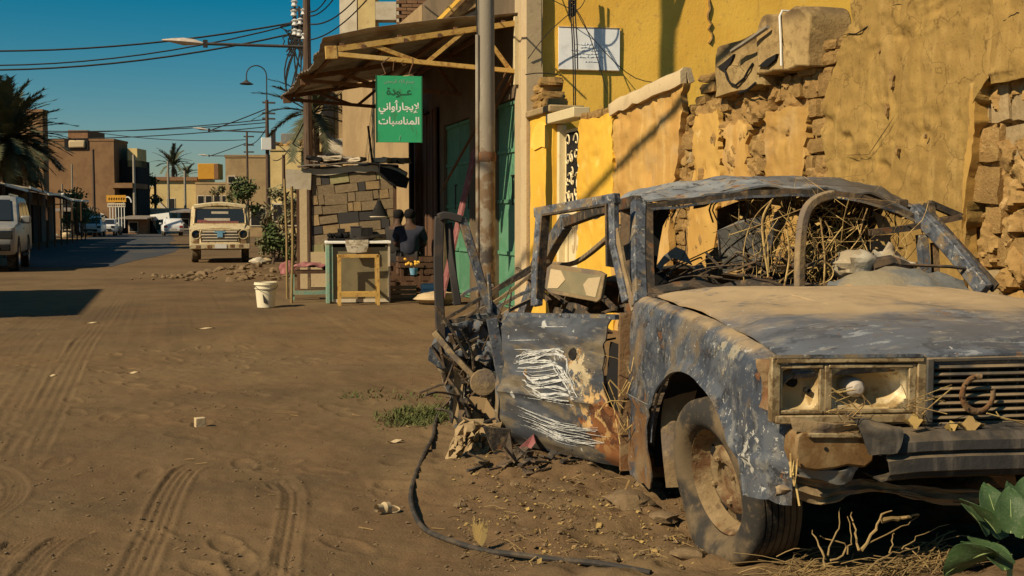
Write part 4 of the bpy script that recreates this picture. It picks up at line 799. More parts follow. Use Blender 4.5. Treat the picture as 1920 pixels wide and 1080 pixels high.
# wings with wheel arch
def wing(s, m):
    P = []; n = 90
    for i in range(n):
        y = .012 + 1.608 * i / (n - 1)
        if y < .23: zb = .350 + .02 * fbm((y * 9, s, 0), 1)
        elif y <= 1.255: zb = max(.30 + .365 * math.sqrt(max(0, 1 - ((y - .80) / (.455 if y > .8 else .58)) ** 2)), .345 if y < .5 else 0)
        else: zb = max(.105, .30 - (y - 1.255) * 3.2) + .012 * fbm((y * 9, s, 3), 1)
        zt = np.interp(y, ys, zc) - .055; row = []; x0 = -.752
        for j in range(26):
            t = j / 25
            if t < .18:
                q = t / .18; x = x0 - .062 * math.sin(q * math.pi / 2); z = zt + .006 - .055 * (1 - math.cos(q * math.pi / 2))
            else:
                q = (t - .18) / .82; z = zt - .049 + (zb - zt + .049) * q
                x = -.814 - .022 * math.sin(min(1, (zt - z) / .42) * math.pi / 2) + .05 * max(0, (.32 - z)) - (.012 if abs(z - .47) < .012 else 0)
                dr = math.hypot((y - .8) / (.455 if y > .8 else .58), (z - .30) / .365)
                if dr < 1.12 and .3 < y < 1.3: x -= .022 * (1 - (dr - 1) / .12)
            if y < .16 and z < .63: x += .085 * (1 - (y - .012) / .148) ** 2.2
            elif y < .14: x += .03 * (1 - (y - .012) / .128) ** 2
            x += .012 * fbm((y, z, 5 + s), 2.6) + .004 * fbm((y, z, 9 + s), 9) + .010 * fbm((y, z, 2), 6) * (1 if y > 1.2 else .3)
            row.append((s * -x, y + bow(.8) * max(0, 1 - y / .5), z))
        P.append(row)
    f = obj('front_wing', MB().grid(P, .006 * 1), m, car, smooth=50)
    mb = MB(); mb.tube([(s * (.842 - .004), .80 - (.46 if math.cos(a) < 0 else .585) * math.cos(a), .30 + .37 * math.sin(a)) for a in np.linspace(.12, math.pi - .05, 30)], .006, 5)
    obj('arch_lip', mb, M_FRAMEP, f)
    mb = MB().grid([[(s * x, .80 + r_ * 1.15 * math.cos(a), .24 + r_ * .92 * math.sin(a)) for a in np.linspace(-.1, math.pi - .45, 24)] for x, r_ in ((.80, .47), (.5, .47), (.46, .40), (.46, .02))]); obj('wheel_well', mb, M_BLACK, f)
    return f
wing(-1, M_PAINT); wing(1, M_PAINT)
crk = MB()
for ya, yb in ((.18, .235), (1.27, 1.6)): crk.tube([(-.850, y, .47 + .004 * fbm((y, 0, 0), 9)) for y in np.linspace(ya, yb, 10)], .003, 4); obj('body_crease', crk, M_GREYSHEET, car, kind='stuff')
# front lamps
def lamp(s):
    L_ = obj('headlamp', MB().box((s * .58, .15, .708), (.44, .06, .16)), M_BURNT, car)
    def fy(x): return bow(x) - .002
    def bowl(x0, x1, z0, z1, dep, pw, seed):
        n = 22; P = []
        for i in range(n + 1):
            row = []
            for j in range(n + 1):
                u, v = i / n * 2 - 1, j / n * 2 - 1; rr = max(0, 1 - (abs(u) ** pw + abs(v) ** pw) / 1.0); x = (x0 + x1) / 2 + u * (x1 - x0) / 2
                row.append((s * -x, fy(x) + .012 + dep * (rr ** .7), (z0 + z1) / 2 + v * (z1 - z0) / 2 + .002 * fbm((x * 30, v * 3, seed), 1)))
            P.append(row)
        return MB().grid(P)
    obj('reflector', bowl(-.792, -.672, .645, .775, .06, 3.2, 1), M_REFL, L_)
    obj('reflector', bowl(-.640, -.392, .645, .775, .085, 2.4, 2), M_REFL, L_)
    mb = MB()
    for (x0, x1) in ((-.800, -.664), (-.648, -.384)):
        for z in (.640, .780): mb.bar((s * -x0, fy(x0) - .0, z), (s * -x1, fy(x1) - .0, z), .020, .012)
        for x in (x0, x1): mb.bar((s * -x, fy(x), .634), (s * -x, fy(x), .786), .014, .024)
    obj('inner_rim', mb, M_BEZEL, L_, bevel=.003)
    mb = MB()
    mb.bar((s * .812, fy(.81), .800), (s * .352, fy(.35), .800), .040, .018).bar((s * .812, fy(.81), .618), (s * .352, fy(.35), .618), .036, .026).bar((s * .357, fy(.35) - .004, .61), (s * .357, fy(.35) - .004, .81), .018, .030).bar((s * .812, fy(.81), .61), (s * .812, fy(.81), .81), .03, .03)
    obj('bezel', mb, M_BEZEL, L_, bevel=.004)
    obj('top_trim', MB().bar((s * .82, fy(.82) - .016, .812), (s * .36, fy(.36) - .016, .812), .012, .010), M_FRAMEP, L_)
    cx, cz = -.545, .708
    obj('bulb_cap', MB().lathe([(.0, -.035), (.016, -.032), (.027, -.018), (.031, 0), (.031, .05)], 18, Matrix.Translation((s * -cx, fy(cx) + .045, cz)) @ Matrix.Rotation(R(-90), 4, 'X')), M_LAMPHEAD, L_)
    obj('bulb_hole', MB().lathe([(.0, 0), (.017, 0), (.017, .02)], 12, Matrix.Translation((s * .735, fy(.735) + .052, .725)) @ Matrix.Rotation(R(-90), 4, 'X')), M_BLACK, L_)
    obj('bulb_hole', MB().lathe([(.0, 0), (.008, -.01), (.009, .02)], 10, Matrix.Translation((s * .695, fy(.7) + .03, .70)) @ Matrix.Rotation(R(-90), 4, 'X')), M_BLACK, L_)
    obj('lens_shard', MB().prism([(s * .468, fy(.45) - .001, .655), (s * .398, fy(.4) - .001, .652), (s * .397, fy(.4), .772), (s * .43, fy(.43), .770), (s * .415, fy(.41), .70)], (0, -.004, 0)), M_LENS, L_)
    obj('corner_piece', MB().patch([[(s * .85, .10, .80), (s * .835, .09, .72), (s * .84, .10, .65)], [(s * .815, .055, .80), (s * .80, .06, .72), (s * .812, .058, .64)]], 8, 14, .008, .014, 20, 4), M_RIM, L_)
    return L_
lamp(-1); lamp(1)
# grille
gr = obj('grille', MB().box((0, .075, .69), (.70, .01, .24)), M_BLACK, car)
for k in range(8):
    z = .612 + .0225 * k
    P = [[(x, .004 + .5 * bow(x) + d, z + h) for x in np.linspace(-.322, .322, 14)] for d, h in ((.02, .009), (0, .007), (-.006, .001), (0, -.004), (.02, -.005))]
    obj('grille_slat', MB().grid(P, .002), M_GRILLE, gr)
obj('grille_rim', MB().box((-.333, .006, .70), (.024, .034, .205)).box((.333, .006, .70), (.024, .034, .205)).box((0, .02, .795), (.69, .03, .014)).box((0, .02, .592), (.69, .03, .016)), M_GRILLE, gr, bevel=.004)
mb = MB(); rnd = random.Random(3)
for x in (-.25, -.12, -.02, .1, .2): mb.box((x, .03, .69), (.006, .02, .18))
obj('grille_stay', mb, M_GRILLE, gr, kind='stuff')
t = thing('horseshoe', 'rusty horseshoe hooked on the front grille', 'horseshoe', (CAR_M @ Vector((-.18, -.02, .635))), CAR_A)
A = np.linspace(R(78), R(372), 22)
P = []
for a in A:
    ring = []
    for k in range(8):
        b = 2 * math.pi * k / 8; rr = .052 + .0105 * math.cos(b) * (1 if .3 < (a - R(78)) / R(294) < .7 else .85); yy = .0055 * math.sin(b)
        ring.append((rr * math.cos(a), yy, .055 + rr * 1.05 * math.sin(a)))
    P.append(ring + ring[:1])
obj('shoe', MB().grid(P), M_RIM, t, smooth=50)
mb = MB()
for a in A[2:-2:3]: mb.box((.053 * math.cos(a), -.0055, .055 + .0555 * math.sin(a)), (.005, .003, .005))
obj('nail_hole', mb, M_BLACK, t)
# bumper, its torn end, turn lamp, valance
sec = [(.06, .588), (-.085, .580), (-.112, .562), (-.116, .540), (-.102, .534), (-.102, .522), (-.118, .516), (-.120, .480), (-.104, .474), (-.10, .462), (-.07, .450), (.05, .452)]
P = []
for i in range(60):
    x = -.505 + 1.36 * i / 59; e = max(0, 1 - (x + .505) / .10)
    P.append([(x + .02 * fbm((q[1] * 20, 0, 3), 1) * e, q[0] + .075 * (x / .8) ** 2 + .004 * fbm((x, q[1], 0), 4) + .01 * e * fbm((x * 9, q[1] * 9, 0), 2), q[1] + .004 * fbm((x, 0, 4), 3) - .010 * e) for q in sec])
obj('bumper', MB().grid(P, .006), M_BUMPER, car, smooth=30)
c = lambda px, py, y: cr(px, py, y=y)
obj('torn_bumper_skin', MB().patch([[c(1583, 772, -.03), c(1610, 800, -.06), c(1632, 850, -.06)], [c(1625, 785, -.07), c(1650, 812, -.10), c(1655, 850, -.09)], [c(1680, 806, -.06), c(1690, 815, -.09), c(1680, 850, -.1)]], 14, 14, .006, .012, 14, 5), M_BUMPER, car)
tl = obj('turn_lamp', MB().prism([c(x, y, -.015) for x, y in ((1494, 818), (1504, 808), (1560, 806), (1625, 806), (1640, 818), (1643, 840), (1638, 866), (1622, 878), (1590, 874), (1565, 880), (1530, 884), (1500, 878), (1490, 850))], (0, .09, 0)), M_AMBER, car, bevel=.008)
obj('lamp_strip', MB().bar(c(1515, 816, -.02), c(1622, 817, -.02), .014, .014), M_BEZEL, tl, bevel=.003)
obj('screw_hole', MB().lathe([(.0, 0), (.006, 0), (.006, .01)], 10, Matrix.Translation(c(1549, 842, -.018)) @ Matrix.Rotation(R(-90), 4, 'X')), M_BLACK, tl)
obj('lamp_bracket', MB().patch([[c(1480, 782, 0), c(1486, 806, .0)], [c(1550, 792, -.02), c(1540, 812, -.01)], [c(1640, 795, 0), c(1630, 806, .01)]], 12, 6, .008, .01, 20, 2), M_DUSTMETAL, tl)
obj('lamp_bracket', MB().patch([[c(1490, 872, .01), c(1500, 890, .02)], [c(1560, 882, .0), c(1570, 905, .02)], [c(1610, 872, 0), c(1592, 900, .02)]], 12, 6, .006, .012, 20, 3), M_GREYSHEET, tl)
top = [(1452, 885), (1470, 888), (1500, 892), (1560, 905), (1620, 902), (1680, 912), (1760, 918), (1850, 920), (1960, 915), (2150, 905), (2330, 890)]
bot = [(1455, 936), (1470, 934), (1490, 934), (1530, 946), (1575, 932), (1640, 925), (1700, 930), (1770, 947), (1860, 944), (1960, 950), (2150, 935), (2330, 920)]
tp = [cr(*q, y=.07 + (.05 if i == 0 else 0)) for i, q in enumerate(top)]; bt = [cr(*q, y=.09) for q in bot]; tp = spline(tp, 70); bt = spline(bt, 70)
P = [[a.lerp(b, k / 8) + Vector((0, .03 * math.sin(k / 8 * math.pi) * (1 if k else 0) - .035 * math.exp(-((k - 5) / 1.5) ** 2) + .022 * fbm((a.x * 3, k * .3, 1), 2), 0)) for a, b in zip(tp, bt)] for k in range(9)]
obj('front_valance', MB().grid(P, .006, .008, 9, 4), M_DUSTMETAL, car, smooth=50)
obj('cross_member', MB().box((0, .30, .42), (1.2, .10, .10)).box((0, .5, .58), (1.1, .6, .24)), M_BLACK, car)
obj('floor_pan', MB().box((0, 2.5, .20), (1.44, 2.9, .05)).box((0, 1.58, .55), (1.3, .06, .66)), M_BURNT, car)
for s in (-1, 1): obj('sill', MB().bar((s * .74, 1.55, .15), (s * .74, 3.45, .13), .12, .10), M_RIM, car, bevel=.01)
# wheels
def wheel(cx, cy, cz, steer, camber, s, flat):
    M = Matrix.Translation((cx, cy, cz)) @ Matrix.Rotation(steer, 4, 'Z') @ Matrix.Rotation(camber, 4, 'Y') @ Matrix.Rotation(R(-90) if s < 0 else R(90), 4, 'Y')
    prof = [(.195, .055), (.205, .085), (.235, .098), (.270, .095), (.295, .082)]
    for k in range(7): z = .072 - k * .024; prof += [(.303, z), (.304, z - .017), (.294, z - .0185), (.294, z - .0225)]
    prof += [(.295, -.085), (.27, -.097), (.235, -.098), (.205, -.085), (.195, -.055)]
    mb = MB().lathe(prof, 56); out = []
    for v in mb.v:
        v = Vector(v); p = M @ v
        if p.z < flat + .16:
            k = min(1, (flat + .16 - p.z) / .16); o = Vector((M.to_3x3() @ Vector((0, 0, 1)))); sgn = 1 if v.z > 0 else -1
            p = p + o * sgn * .040 * k * k * (abs(v.z) / .09)
            if p.z < flat: p.z = flat + (p.z - flat) * .03
        out.append(p)
    mb.v = [tuple(p) for p in out]
    wh = obj('wheel', mb, M_RUBBER, car, smooth=50)
    rim = MB().lathe([(.198, .058), (.190, .062), (.184, .045), (.176, .012), (.165, -.002), (.13, .004), (.105, .030), (.085, .034), (.062, .026), (.058, .012), (.0, .010)], 36, M)
    for k in range(10):
        a = 2 * math.pi * k / 10
    rm = obj('rim', rim, M_RIMDUST, wh, smooth=50)
    for k in range(4): a = R(20 + 90 * k); obj('wheel_nut', MB().lathe([(.011, .0), (.011, .016), (.006, .020), (0, .020)], 6, M @ Matrix.Translation((.078 * math.cos(a), .078 * math.sin(a), .028))), M_RIMDUST, wh)
    for k in range(8): a = R(10 + 45 * k); obj('vent_slot', MB().box((0, 0, 0), (.022, .045, .006), M=M @ Matrix.Translation((.140 * math.cos(a), .140 * math.sin(a), .004)) @ Matrix.Rotation(a, 4, 'Z')), M_BLACK, wh)
    return wh
zz = gz(*(CAR_M @ Vector((-.80, .70, 0))).to_2d())
wheel(-.72, .640, .278 + zz, R(9), R(-9), -1, zz + .012); wheel(.765, .72, .29, R(10), R(4), 1, .03)
obj('splash_plate', MB().patch([[(-.66, 1.16, .62), (-.68, 1.22, .40), (-.68, 1.2, .14)], [(-.78, 1.20, .60), (-.80, 1.25, .40), (-.78, 1.24, .13)]], 10, 12, .006, .015, 9, 3), M_DUSTMETAL, car)
obj('steering_arm', MB().tube([(-.60, .72, .30), (-.3, .8, .32), (.3, .8, .32), (.6, .72, .30)], .025, 8).tube([(-.62, .78, .34), (-.58, .8, .62), (-.56, .82, .75)], .035, 8), M_BURNT, car)
# bulkhead, cowl, pillars, roof
obj('cowl', MB().patch([[(x, 1.44, .93 - .03 * (x / .75) ** 2) for x in (-.75, 0, .75)], [(x, 1.52, .925 - .03 * (x / .75) ** 2) for x in (-.76, 0, .76)], [(x, 1.60, .90) for x in (-.76, 0, .76)]], 8, 24, .01, .008, 6), M_BURNT, car)
obj('dashboard', MB().patch([[(x, 1.60, .90) for x in (-.72, -.2, .3, .72)], [(x, 1.72, .915) for x in (-.72, -.2, .3, .72)], [(x, 1.9, .86) for x in (-.72, -.2, .3, .72)], [(x, 1.95, .65) for x in (-.72, -.2, .3, .72)]], 16, 40, .02, .05, 5, 8), M_BURNT, car)
def pillar(pts, w, d, m=M_FRAMEP, nm='pillar', n=8, **kw): return obj(nm, MB().path(spline(pts, n), w, d, (1, .3, 0)), m, car, bevel=.006, **kw)
a0, a1 = c(1199, 572, 1.62), c(1197, 378, 2.0)
pillar([a0, a0.lerp(a1, .5) + Vector((-.006, 0, 0)), a1], .055, .06, nm='windscreen_pillar')
obj('pillar_flange', MB().path(spline([a0 + Vector((.045, -.01, .0)), a0.lerp(a1, .5) + Vector((.04, -.01, 0)), a1 + Vector((.042, -.01, 0))], 8), .012, .05, (1, .3, 0)), M_BURNT, car)
b0, b1 = c(1848, 545, 1.58), c(1712, 392, 2.0)
pillar([b0, b0.lerp(b1, .5) + Vector((.01, 0, .008)), b1], .075, .05, nm='windscreen_pillar')
obj('pillar_flange', MB().path([b0 + Vector((.042, -.012, .012)), b1 + Vector((.042, -.012, .012))], .014, .05, (0, 0, 1)), M_BURNT, car)
head = [(1196, 386), (1250, 377), (1330, 368), (1420, 356), (1500, 355), (1580, 360), (1650, 376), (1712, 402)]
crown = [(1197, 376), (1240, 354), (1320, 341), (1420, 336), (1510, 337), (1590, 345), (1650, 359), (1712, 392)]
r0 = spline([c(*q, 1.98) for q in head], 8); r1 = [a.lerp(b, .55) + Vector((0, .1, .012)) for a, b in zip(r0, spline([c(*q, 2.35) for q in crown], 8))]
r2 = spline([c(*q, 2.5) for q in crown], 8); r3 = [Vector((p.x * 1.0 + .0, 3.1, p.z - .03)) for p in r2]; r4 = [Vector((p.x * .95, 3.55, p.z - .10)) for p in r2]
obj('roof', MB().patch([r0, r1, r2, r3, r4], 60, 60, .010, .024, 5, 6), M_ROOFP, car, smooth=50)
mb = MB(); hp = spline(r0, 30)
mb.path([p + Vector((0, .0, -.012 + .006 * fbm((p.x, 0, 0), 8))) for p in hp], .035, .026); obj('windscreen_header', mb, M_BURNT, car)
obj('header_channel', MB().path([p + Vector((0, -.016, -.030 + .010 * fbm((p.x, 3, 0), 7))) for p in hp[2:]], .010, .012), M_FRAMEP, car)
obj('torn_lining', MB().patch([[c(1296, 372, 2.05), c(1300, 392, 2.05)], [c(1335, 364, 2.06), c(1325, 384, 2.08)], [c(1360, 358, 2.05), c(1352, 366, 2.08)], [c(1400, 364, 2.06), c(1400, 370, 2.1)], [c(1450, 358, 2.05), c(1450, 364, 2.1)]], 20, 6, .006, .015, 12, 1), M_BURNT, car)
obj('torn_lining', MB().patch([[c(1640, 366, 2.05), c(1645, 385, 2.08)], [c(1680, 380, 2.06), c(1672, 398, 2.1)], [c(1720, 392, 2.0), c(1700, 410, 2.08)]], 14, 6, .008, .02, 12, 1), M_DUSTMETAL, car)
# near side rails and rear pillars seen through the door frame
sx = lambda px, py, x=-.66: cr(px, py, x=x)
q0, q1, q2 = a1 + Vector((0, .03, .0)), sx(1120, 396), sx(1062, 418)
pillar([q0, q0.lerp(q1, .5), q1, q2], .06, .05, M_BURNT, 'roof_rail', 12)
pillar([q2 + Vector((0, 0, .01)), sx(1030, 470), sx(992, 560), sx(975, 610)], .10, .06, M_FRAMEP, 'rear_pillar', 10)
pillar([sx(1050, 424), sx(1015, 468), sx(1000, 500)], .05, .04, M_BURNT, 'rear_pillar', 8)
pillar([sx(1180, 390), sx(1182, 470), sx(1188, 590)], .10, .05, M_BURNT, 'centre_pillar', 8)
pillar([sx(1205, 400, -.60), sx(1160, 430, -.60), sx(1080, 492, -.5), sx(1030, 494, -.5)], .03, .03, M_DUSTMETAL, 'loose_trim', 16)
pillar([(.68, 3.55, 1.26), (.74, 3.9, 1.0), (.78, 4.15, .86)], .08, .05, M_FRAMEP, 'rear_pillar', 8)
pillar([(.66, 2.0, 1.30), (.68, 2.8, 1.34), (.68, 3.55, 1.27)], .06, .05, M_BURNT, 'roof_rail', 10)
pillar([c(1499, 548, 1.68), c(1500, 470, 1.68), c(1508, 405, 1.7), c(1528, 376, 1.72), c(1562, 364, 1.75)], .036, .04, M_DUSTMETAL, 'roof_hoop', 16)
mb = MB(); rnd = random.Random(61)
for k in range(46):
    p = c(rnd.uniform(1330, 1720), rnd.uniform(480, 545), rnd.uniform(1.65, 2.3)); mb.bar(p, p + Vector((rnd.uniform(-.16, .16), rnd.uniform(-.15, .15), rnd.uniform(-.03, .07))), rnd.uniform(.006, .022), rnd.uniform(.004, .012))
obj('dash_debris', mb, M_BURNT, car, kind='stuff')
# rear body, crushed
obj('rear_quarter', MB().patch([[(.82, 2.9, .85), (.84, 2.9, .5), (.80, 2.9, .16)], [(.82, 3.6, .88), (.85, 3.6, .55), (.80, 3.6, .5)], [(.80, 4.35, .84), (.82, 4.35, .55), (.78, 4.35, .30)]], 24, 16, .008, .04, 3, 2), M_PAINT, car)
obj('rear_door', MB().patch([[(.80, 1.75, .82), (.83, 1.75, .5), (.80, 1.75, .16)], [(.82, 2.85, .84), (.84, 2.85, .5), (.80, 2.85, .16)]], 20, 14, .01, .03, 3, 5), M_PAINT, car)
obj('boot_lid', MB().patch([[(-.70, 3.95, .80), (0, 3.9, .90), (.74, 3.95, .86)], [(-.66, 4.25, .70), (0, 4.3, .84), (.74, 4.3, .82)], [(-.6, 4.45, .52), (0, 4.5, .62), (.74, 4.45, .6)]], 20, 24, .01, .06, 3, 7), M_BURNT, car)
obj('rear_quarter', MB().patch([[(-.62, 2.95, .66), (-.66, 2.95, .4), (-.62, 2.95, .16)], [(-.60, 3.6, .72), (-.70, 3.6, .5), (-.6, 3.6, .35)], [(-.62, 4.35, .62), (-.7, 4.35, .45), (-.6, 4.35, .30)]], 24, 16, .008, .08, 3, 3), M_BURNT, car)
mb = MB(); rnd = random.Random(21)
for k in range(16):
    p = Vector((rnd.uniform(-.8, -.2), rnd.uniform(2.9, 3.9), rnd.uniform(.55, .78))); q = p + Vector((rnd.uniform(-.35, .35), rnd.uniform(-.6, .6), rnd.uniform(-.05, .22)))
    mb.bar(p, q, rnd.uniform(.012, .035), rnd.uniform(.008, .02))
obj('twisted_bar', mb, M_BURNT, car)
for k, P in enumerate((((835, 598), (900, 560), (1000, 498), (1030, 490)), ((850, 604), (930, 565), (1002, 510)), ((885, 608), (960, 560), (1005, 540)), ((905, 575), (930, 545), (975, 520), (1003, 505)), ((925, 608), (950, 585), (1000, 560)), ((850, 570), (880, 545), (925, 535)))):
    obj('twisted_bar', MB().path(spline([cr(x, y, y=3.2 + .1 * k) for x, y in P], 10), .035, .018), (M_BURNT, M_DUSTMETAL, M_FRAMEP)[k % 3], car)
obj('seat_wreck', MB().patch([[c(1520, 372, 3.0), c(1640, 380, 3.0)], [c(1515, 450, 2.9), c(1640, 450, 2.9)], [c(1500, 545, 2.7), c(1640, 545, 2.7)]], 16, 16, .06, .10, 5, 3), M_BLACK, car)
obj('seat_wreck', MB().patch([[c(1400, 500, 2.5), c(1520, 500, 2.5)], [c(1390, 560, 2.3), c(1520, 560, 2.3)]], 10, 16, .05, .12, 6, 4), M_BURNT, car)
# sheet scraps inside the screen opening
def scrap(pts, y, m, dep=.012, nm='torn_panel', wob=.0): return obj(nm, MB().prism([c(px, py, y + wob * math.sin(i * 2.3)) for i, (px, py) in enumerate(pts)], (0, dep, 0)), m, car, smooth=0)
scrap([(1346, 432), (1385, 412), (1433, 402), (1438, 440), (1428, 478), (1412, 500), (1352, 514), (1348, 470)], 4.9, M_GREYSHEET, nm='bent_panel', wob=.03)
scrap([(1346, 392), (1400, 372), (1445, 368), (1448, 402), (1385, 414), (1346, 432)], 2.93, M_BURNT, nm='bent_panel', wob=.03)
scrap([(1212, 390), (1252, 384), (1257, 398), (1243, 424), (1236, 462), (1231, 500), (1262, 526), (1298, 520), (1326, 550), (1212, 556)], 2.15, M_BLACK)
scrap([(1232, 498), (1247, 478), (1268, 463), (1284, 470), (1299, 498), (1288, 492), (1262, 484), (1244, 498), (1240, 510)], 2.1, M_GREYSHEET)
scrap([(1300, 500), (1316, 492), (1330, 516), (1318, 535), (1304, 520)], 2.2, M_GREYSHEET)
scrap([(1324, 480), (1346, 462), (1352, 500), (1348, 516), (1326, 512)], 2.6, M_DUSTMETAL)
scrap([(1330, 512), (1352, 494), (1356, 512), (1334, 528)], 2.5, M_RIM)
scrap([(1660, 388), (1640, 372), (1600, 366), (1585, 400), (1592, 440), (1634, 440)], 2.9, M_BLACK, dep=.03)
scrap([(1638, 396), (1662, 408), (1672, 428), (1650, 432)], 2.3, M_GREYSHEET); scrap([(1634, 442), (1672, 440), (1658, 476), (1628, 474)], 2.3, M_GREYSHEET); scrap([(1668, 440), (1676, 478), (1690, 502), (1650, 490)], 2.35, M_BLACK)
# far door hanging open: its window frame
d0 = lambda px, py: c(px, py, 1.95)
fd = obj('door', MB().path([d0(1632, 436), d0(1700, 428), d0(1800, 406)], .045, .03), M_BURNT, car)
obj('window_frame', MB().path([d0(1800, 406), d0(1742, 381)], .04, .03).path([d0(1743, 380), d0(1748, 440)], .05, .03), M_BURNT, fd)
obj('door_post', MB().path([d0(1728, 440), d0(1738, 545)], .05, .04), M_FRAMEP, fd); obj('door_post', MB().path([d0(1752, 455), d0(1756, 545)], .03, .03), M_RIM, fd)
obj('door_skin', MB().patch([[d0(1640, 510), d0(1640, 600)], [d0(1780, 520), d0(1780, 640)]], 8, 8, .02, .02, 4), M_PAINT, fd)
# near front door, swung open and sagging
HG, E_, NO = DHG, DE, DN
def D(u, v, o=0):      # u: hinge -> latch edge, v: bottom -> belt
    L_ = DL; zb, zt = .105 - .035 * u, .80 - .055 * u
    prof = np.interp(v, (0, .08, .25, .40, .435, .46, .80, .815, .95, 1), (-.075, -.035, .012, .030, .046, .030, .022, .030, .012, -.012))
    uu = u + (.045 * (1 - v) ** 2 * u)
    p = HG + E_ * (uu * L_) + Vector((0, 0, zb + (zt - zb) * v)) + NO * (prof + o)
    return p + NO * (.016 * fbm((u * 2, v * 2, 3), 1.5) + .014 * fbm((u, v, 8), 7))
def u0(v): return np.interp(v, (0, .30, .36, .42, .50, .58, .66, .72, .80, .9, 1), (.01, .02, .05, .13, .17, .19, .20, .185, .19, .175, .18)) + .006 * fbm((v * 9, 1, 1), 2)
P = []
for j in range(48):
    v = j / 47; row = []
    for i in range(46):
        a = u0(v); u = a + (1 - .03 * (1 - v) - a) * i / 45; row.append(D(u, v))
    P.append(row)
dr = obj('door', MB().grid(P, .007), M_DOORP, car, smooth=40)
obj('belt_rail', MB().path([D(u, 1, -.02) for u in np.linspace(.15, 1, 14)], .05, .022), M_FRAMEP, dr)
obj('latch_edge', MB().path([D(1.0, v, -.035) for v in np.linspace(0.02, 1, 10)], .03, .075, NO), M_FRAMEP, dr)
mb = MB()
for k in range(9):
    a = 6.283 * k / 9
def duv(px, py): q = crp(px, py, HG + NO * .02, NO); u = (q - HG).dot(E_) / DL; zb, zt = .105 - .035 * u, .80 - .055 * u; return u, (q.z - zb) / (zt - zb)
ua, va = duv(1077, 663)
hp_ = [D(ua + .030 * math.cos(a) * random.uniform(.8, 1.2), va + .040 * math.sin(a) * random.uniform(.8, 1.2), .0035) for a in np.linspace(0, 6.0, 11)]
obj('lock_hole', MB().prism(hp_, NO * -.02), M_BLACK, dr, smooth=0)
ua, va = duv(988, 700)
hp_ = [D(ua + .012 * math.cos(a), va + .035 * math.sin(a), .0035) for a in np.linspace(0, 6.0, 9)]; obj('rust_hole', MB().prism(hp_, NO * -.02), M_RIM, dr, smooth=0)
mb = MB(); rnd = random.Random(31)     # white scrawls
def stroke(U_, V_, w, o):
    n = len(U_); pts = [D(a, b, o) for a, b in zip(U_, V_)]
    for i in range(n - 1):
        d = (pts[i + 1] - pts[i]); k = d.cross(NO); k = k.normalized() * w * .5 * (.35 + .65 * math.sin(math.pi * (i + .7) / n)) * (.7 + .6 * rnd.random()) if k.length > 1e-9 else Vector((0, 0, w / 2))
        mb.add([pts[i] - k, pts[i + 1] - k, pts[i + 1] + k, pts[i] + k], ((0, 1, 2, 3),))
def duv(px, py): q = crp(px, py, HG + NO * .02, NO); u = (q - HG).dot(E_) / DL; zb, zt = .105 - .035 * u, .80 - .055 * u; return u, (q.z - zb) / (zt - zb)
SCR = (((968, 668), (985, 664), (1020, 657), (1045, 660), (1055, 672)), ((968, 678), (1000, 672), (1030, 664), (1062, 668), (1070, 690), (1080, 720)), ((975, 690), (1010, 690), (1040, 684), (1060, 690), (1072, 710), (1085, 740)), ((975, 683), (1015, 676), (1050, 680)),
       ((990, 705), (1010, 718), (1050, 712), (1075, 715)), ((985, 712), (1005, 728), (1050, 724), (1080, 735)), ((990, 722), (1020, 738), (1060, 738), (1085, 748)), ((1000, 733), (1030, 746), (1075, 752)), ((1030, 672), (1045, 690), (1062, 715), (1082, 750)), ((1040, 670), (1055, 690), (1075, 720), (1088, 745)), ((985, 700), (1000, 712), (1040, 705), (1065, 700)), ((978, 672), (1000, 664), (1040, 655), (1060, 660)))
q_ = 0
for rep in range(3):
    for P in SCR:
        if rep and rnd.random() < .25: continue
        pts_ = [duv(x + rnd.uniform(-4, 4) * rep, y + rnd.uniform(-4, 4) * rep) for x, y in P]; c_ = spline([(a, b, 0) for a, b in pts_], 18); q_ += 1
        stroke([v.x for v in c_], [v.y + .004 * fbm((v.x * 20, q_, 0), 1) for v in c_], (rnd.uniform(.006, .011), rnd.uniform(.003, .006), rnd.uniform(.0015, .003))[rep], .0022 + .00012 * q_)
for k in range(26):
    dy = rnd.uniform(-26, 14); x0, x1 = rnd.uniform(972, 1010), rnd.uniform(1060, 1135); y_l = 786 + dy + (x0 - 972) * .3
    c_ = spline([(*duv(x0, y_l), 0), (*duv(x0 + 35, y_l + 17), 0), (*duv((x0 + x1) / 2 + 15, y_l + 28 + rnd.uniform(-3, 3)), 0), (*duv(x1, y_l + 34 + rnd.uniform(-8, 6)), 0)], 16); stroke([v.x for v in c_], [max(.02, v.y) for v in c_], rnd.uniform(.0012, .0032), .0022 + .0002 * k)
for (xa, ya, xb, yb) in ((962, 638, 1015, 637), (968, 655, 1000, 655), (1010, 612, 1060, 613), (985, 745, 1080, 760)): c_ = [duv(xa + (xb - xa) * t, ya + (yb - ya) * t) for t in np.linspace(0, 1, 8)]; stroke([v[0] for v in c_], [v[1] for v in c_], .0025, .0022)
obj('white_scrawl', mb, M_SCRIB, dr, smooth=0, kind='stuff')
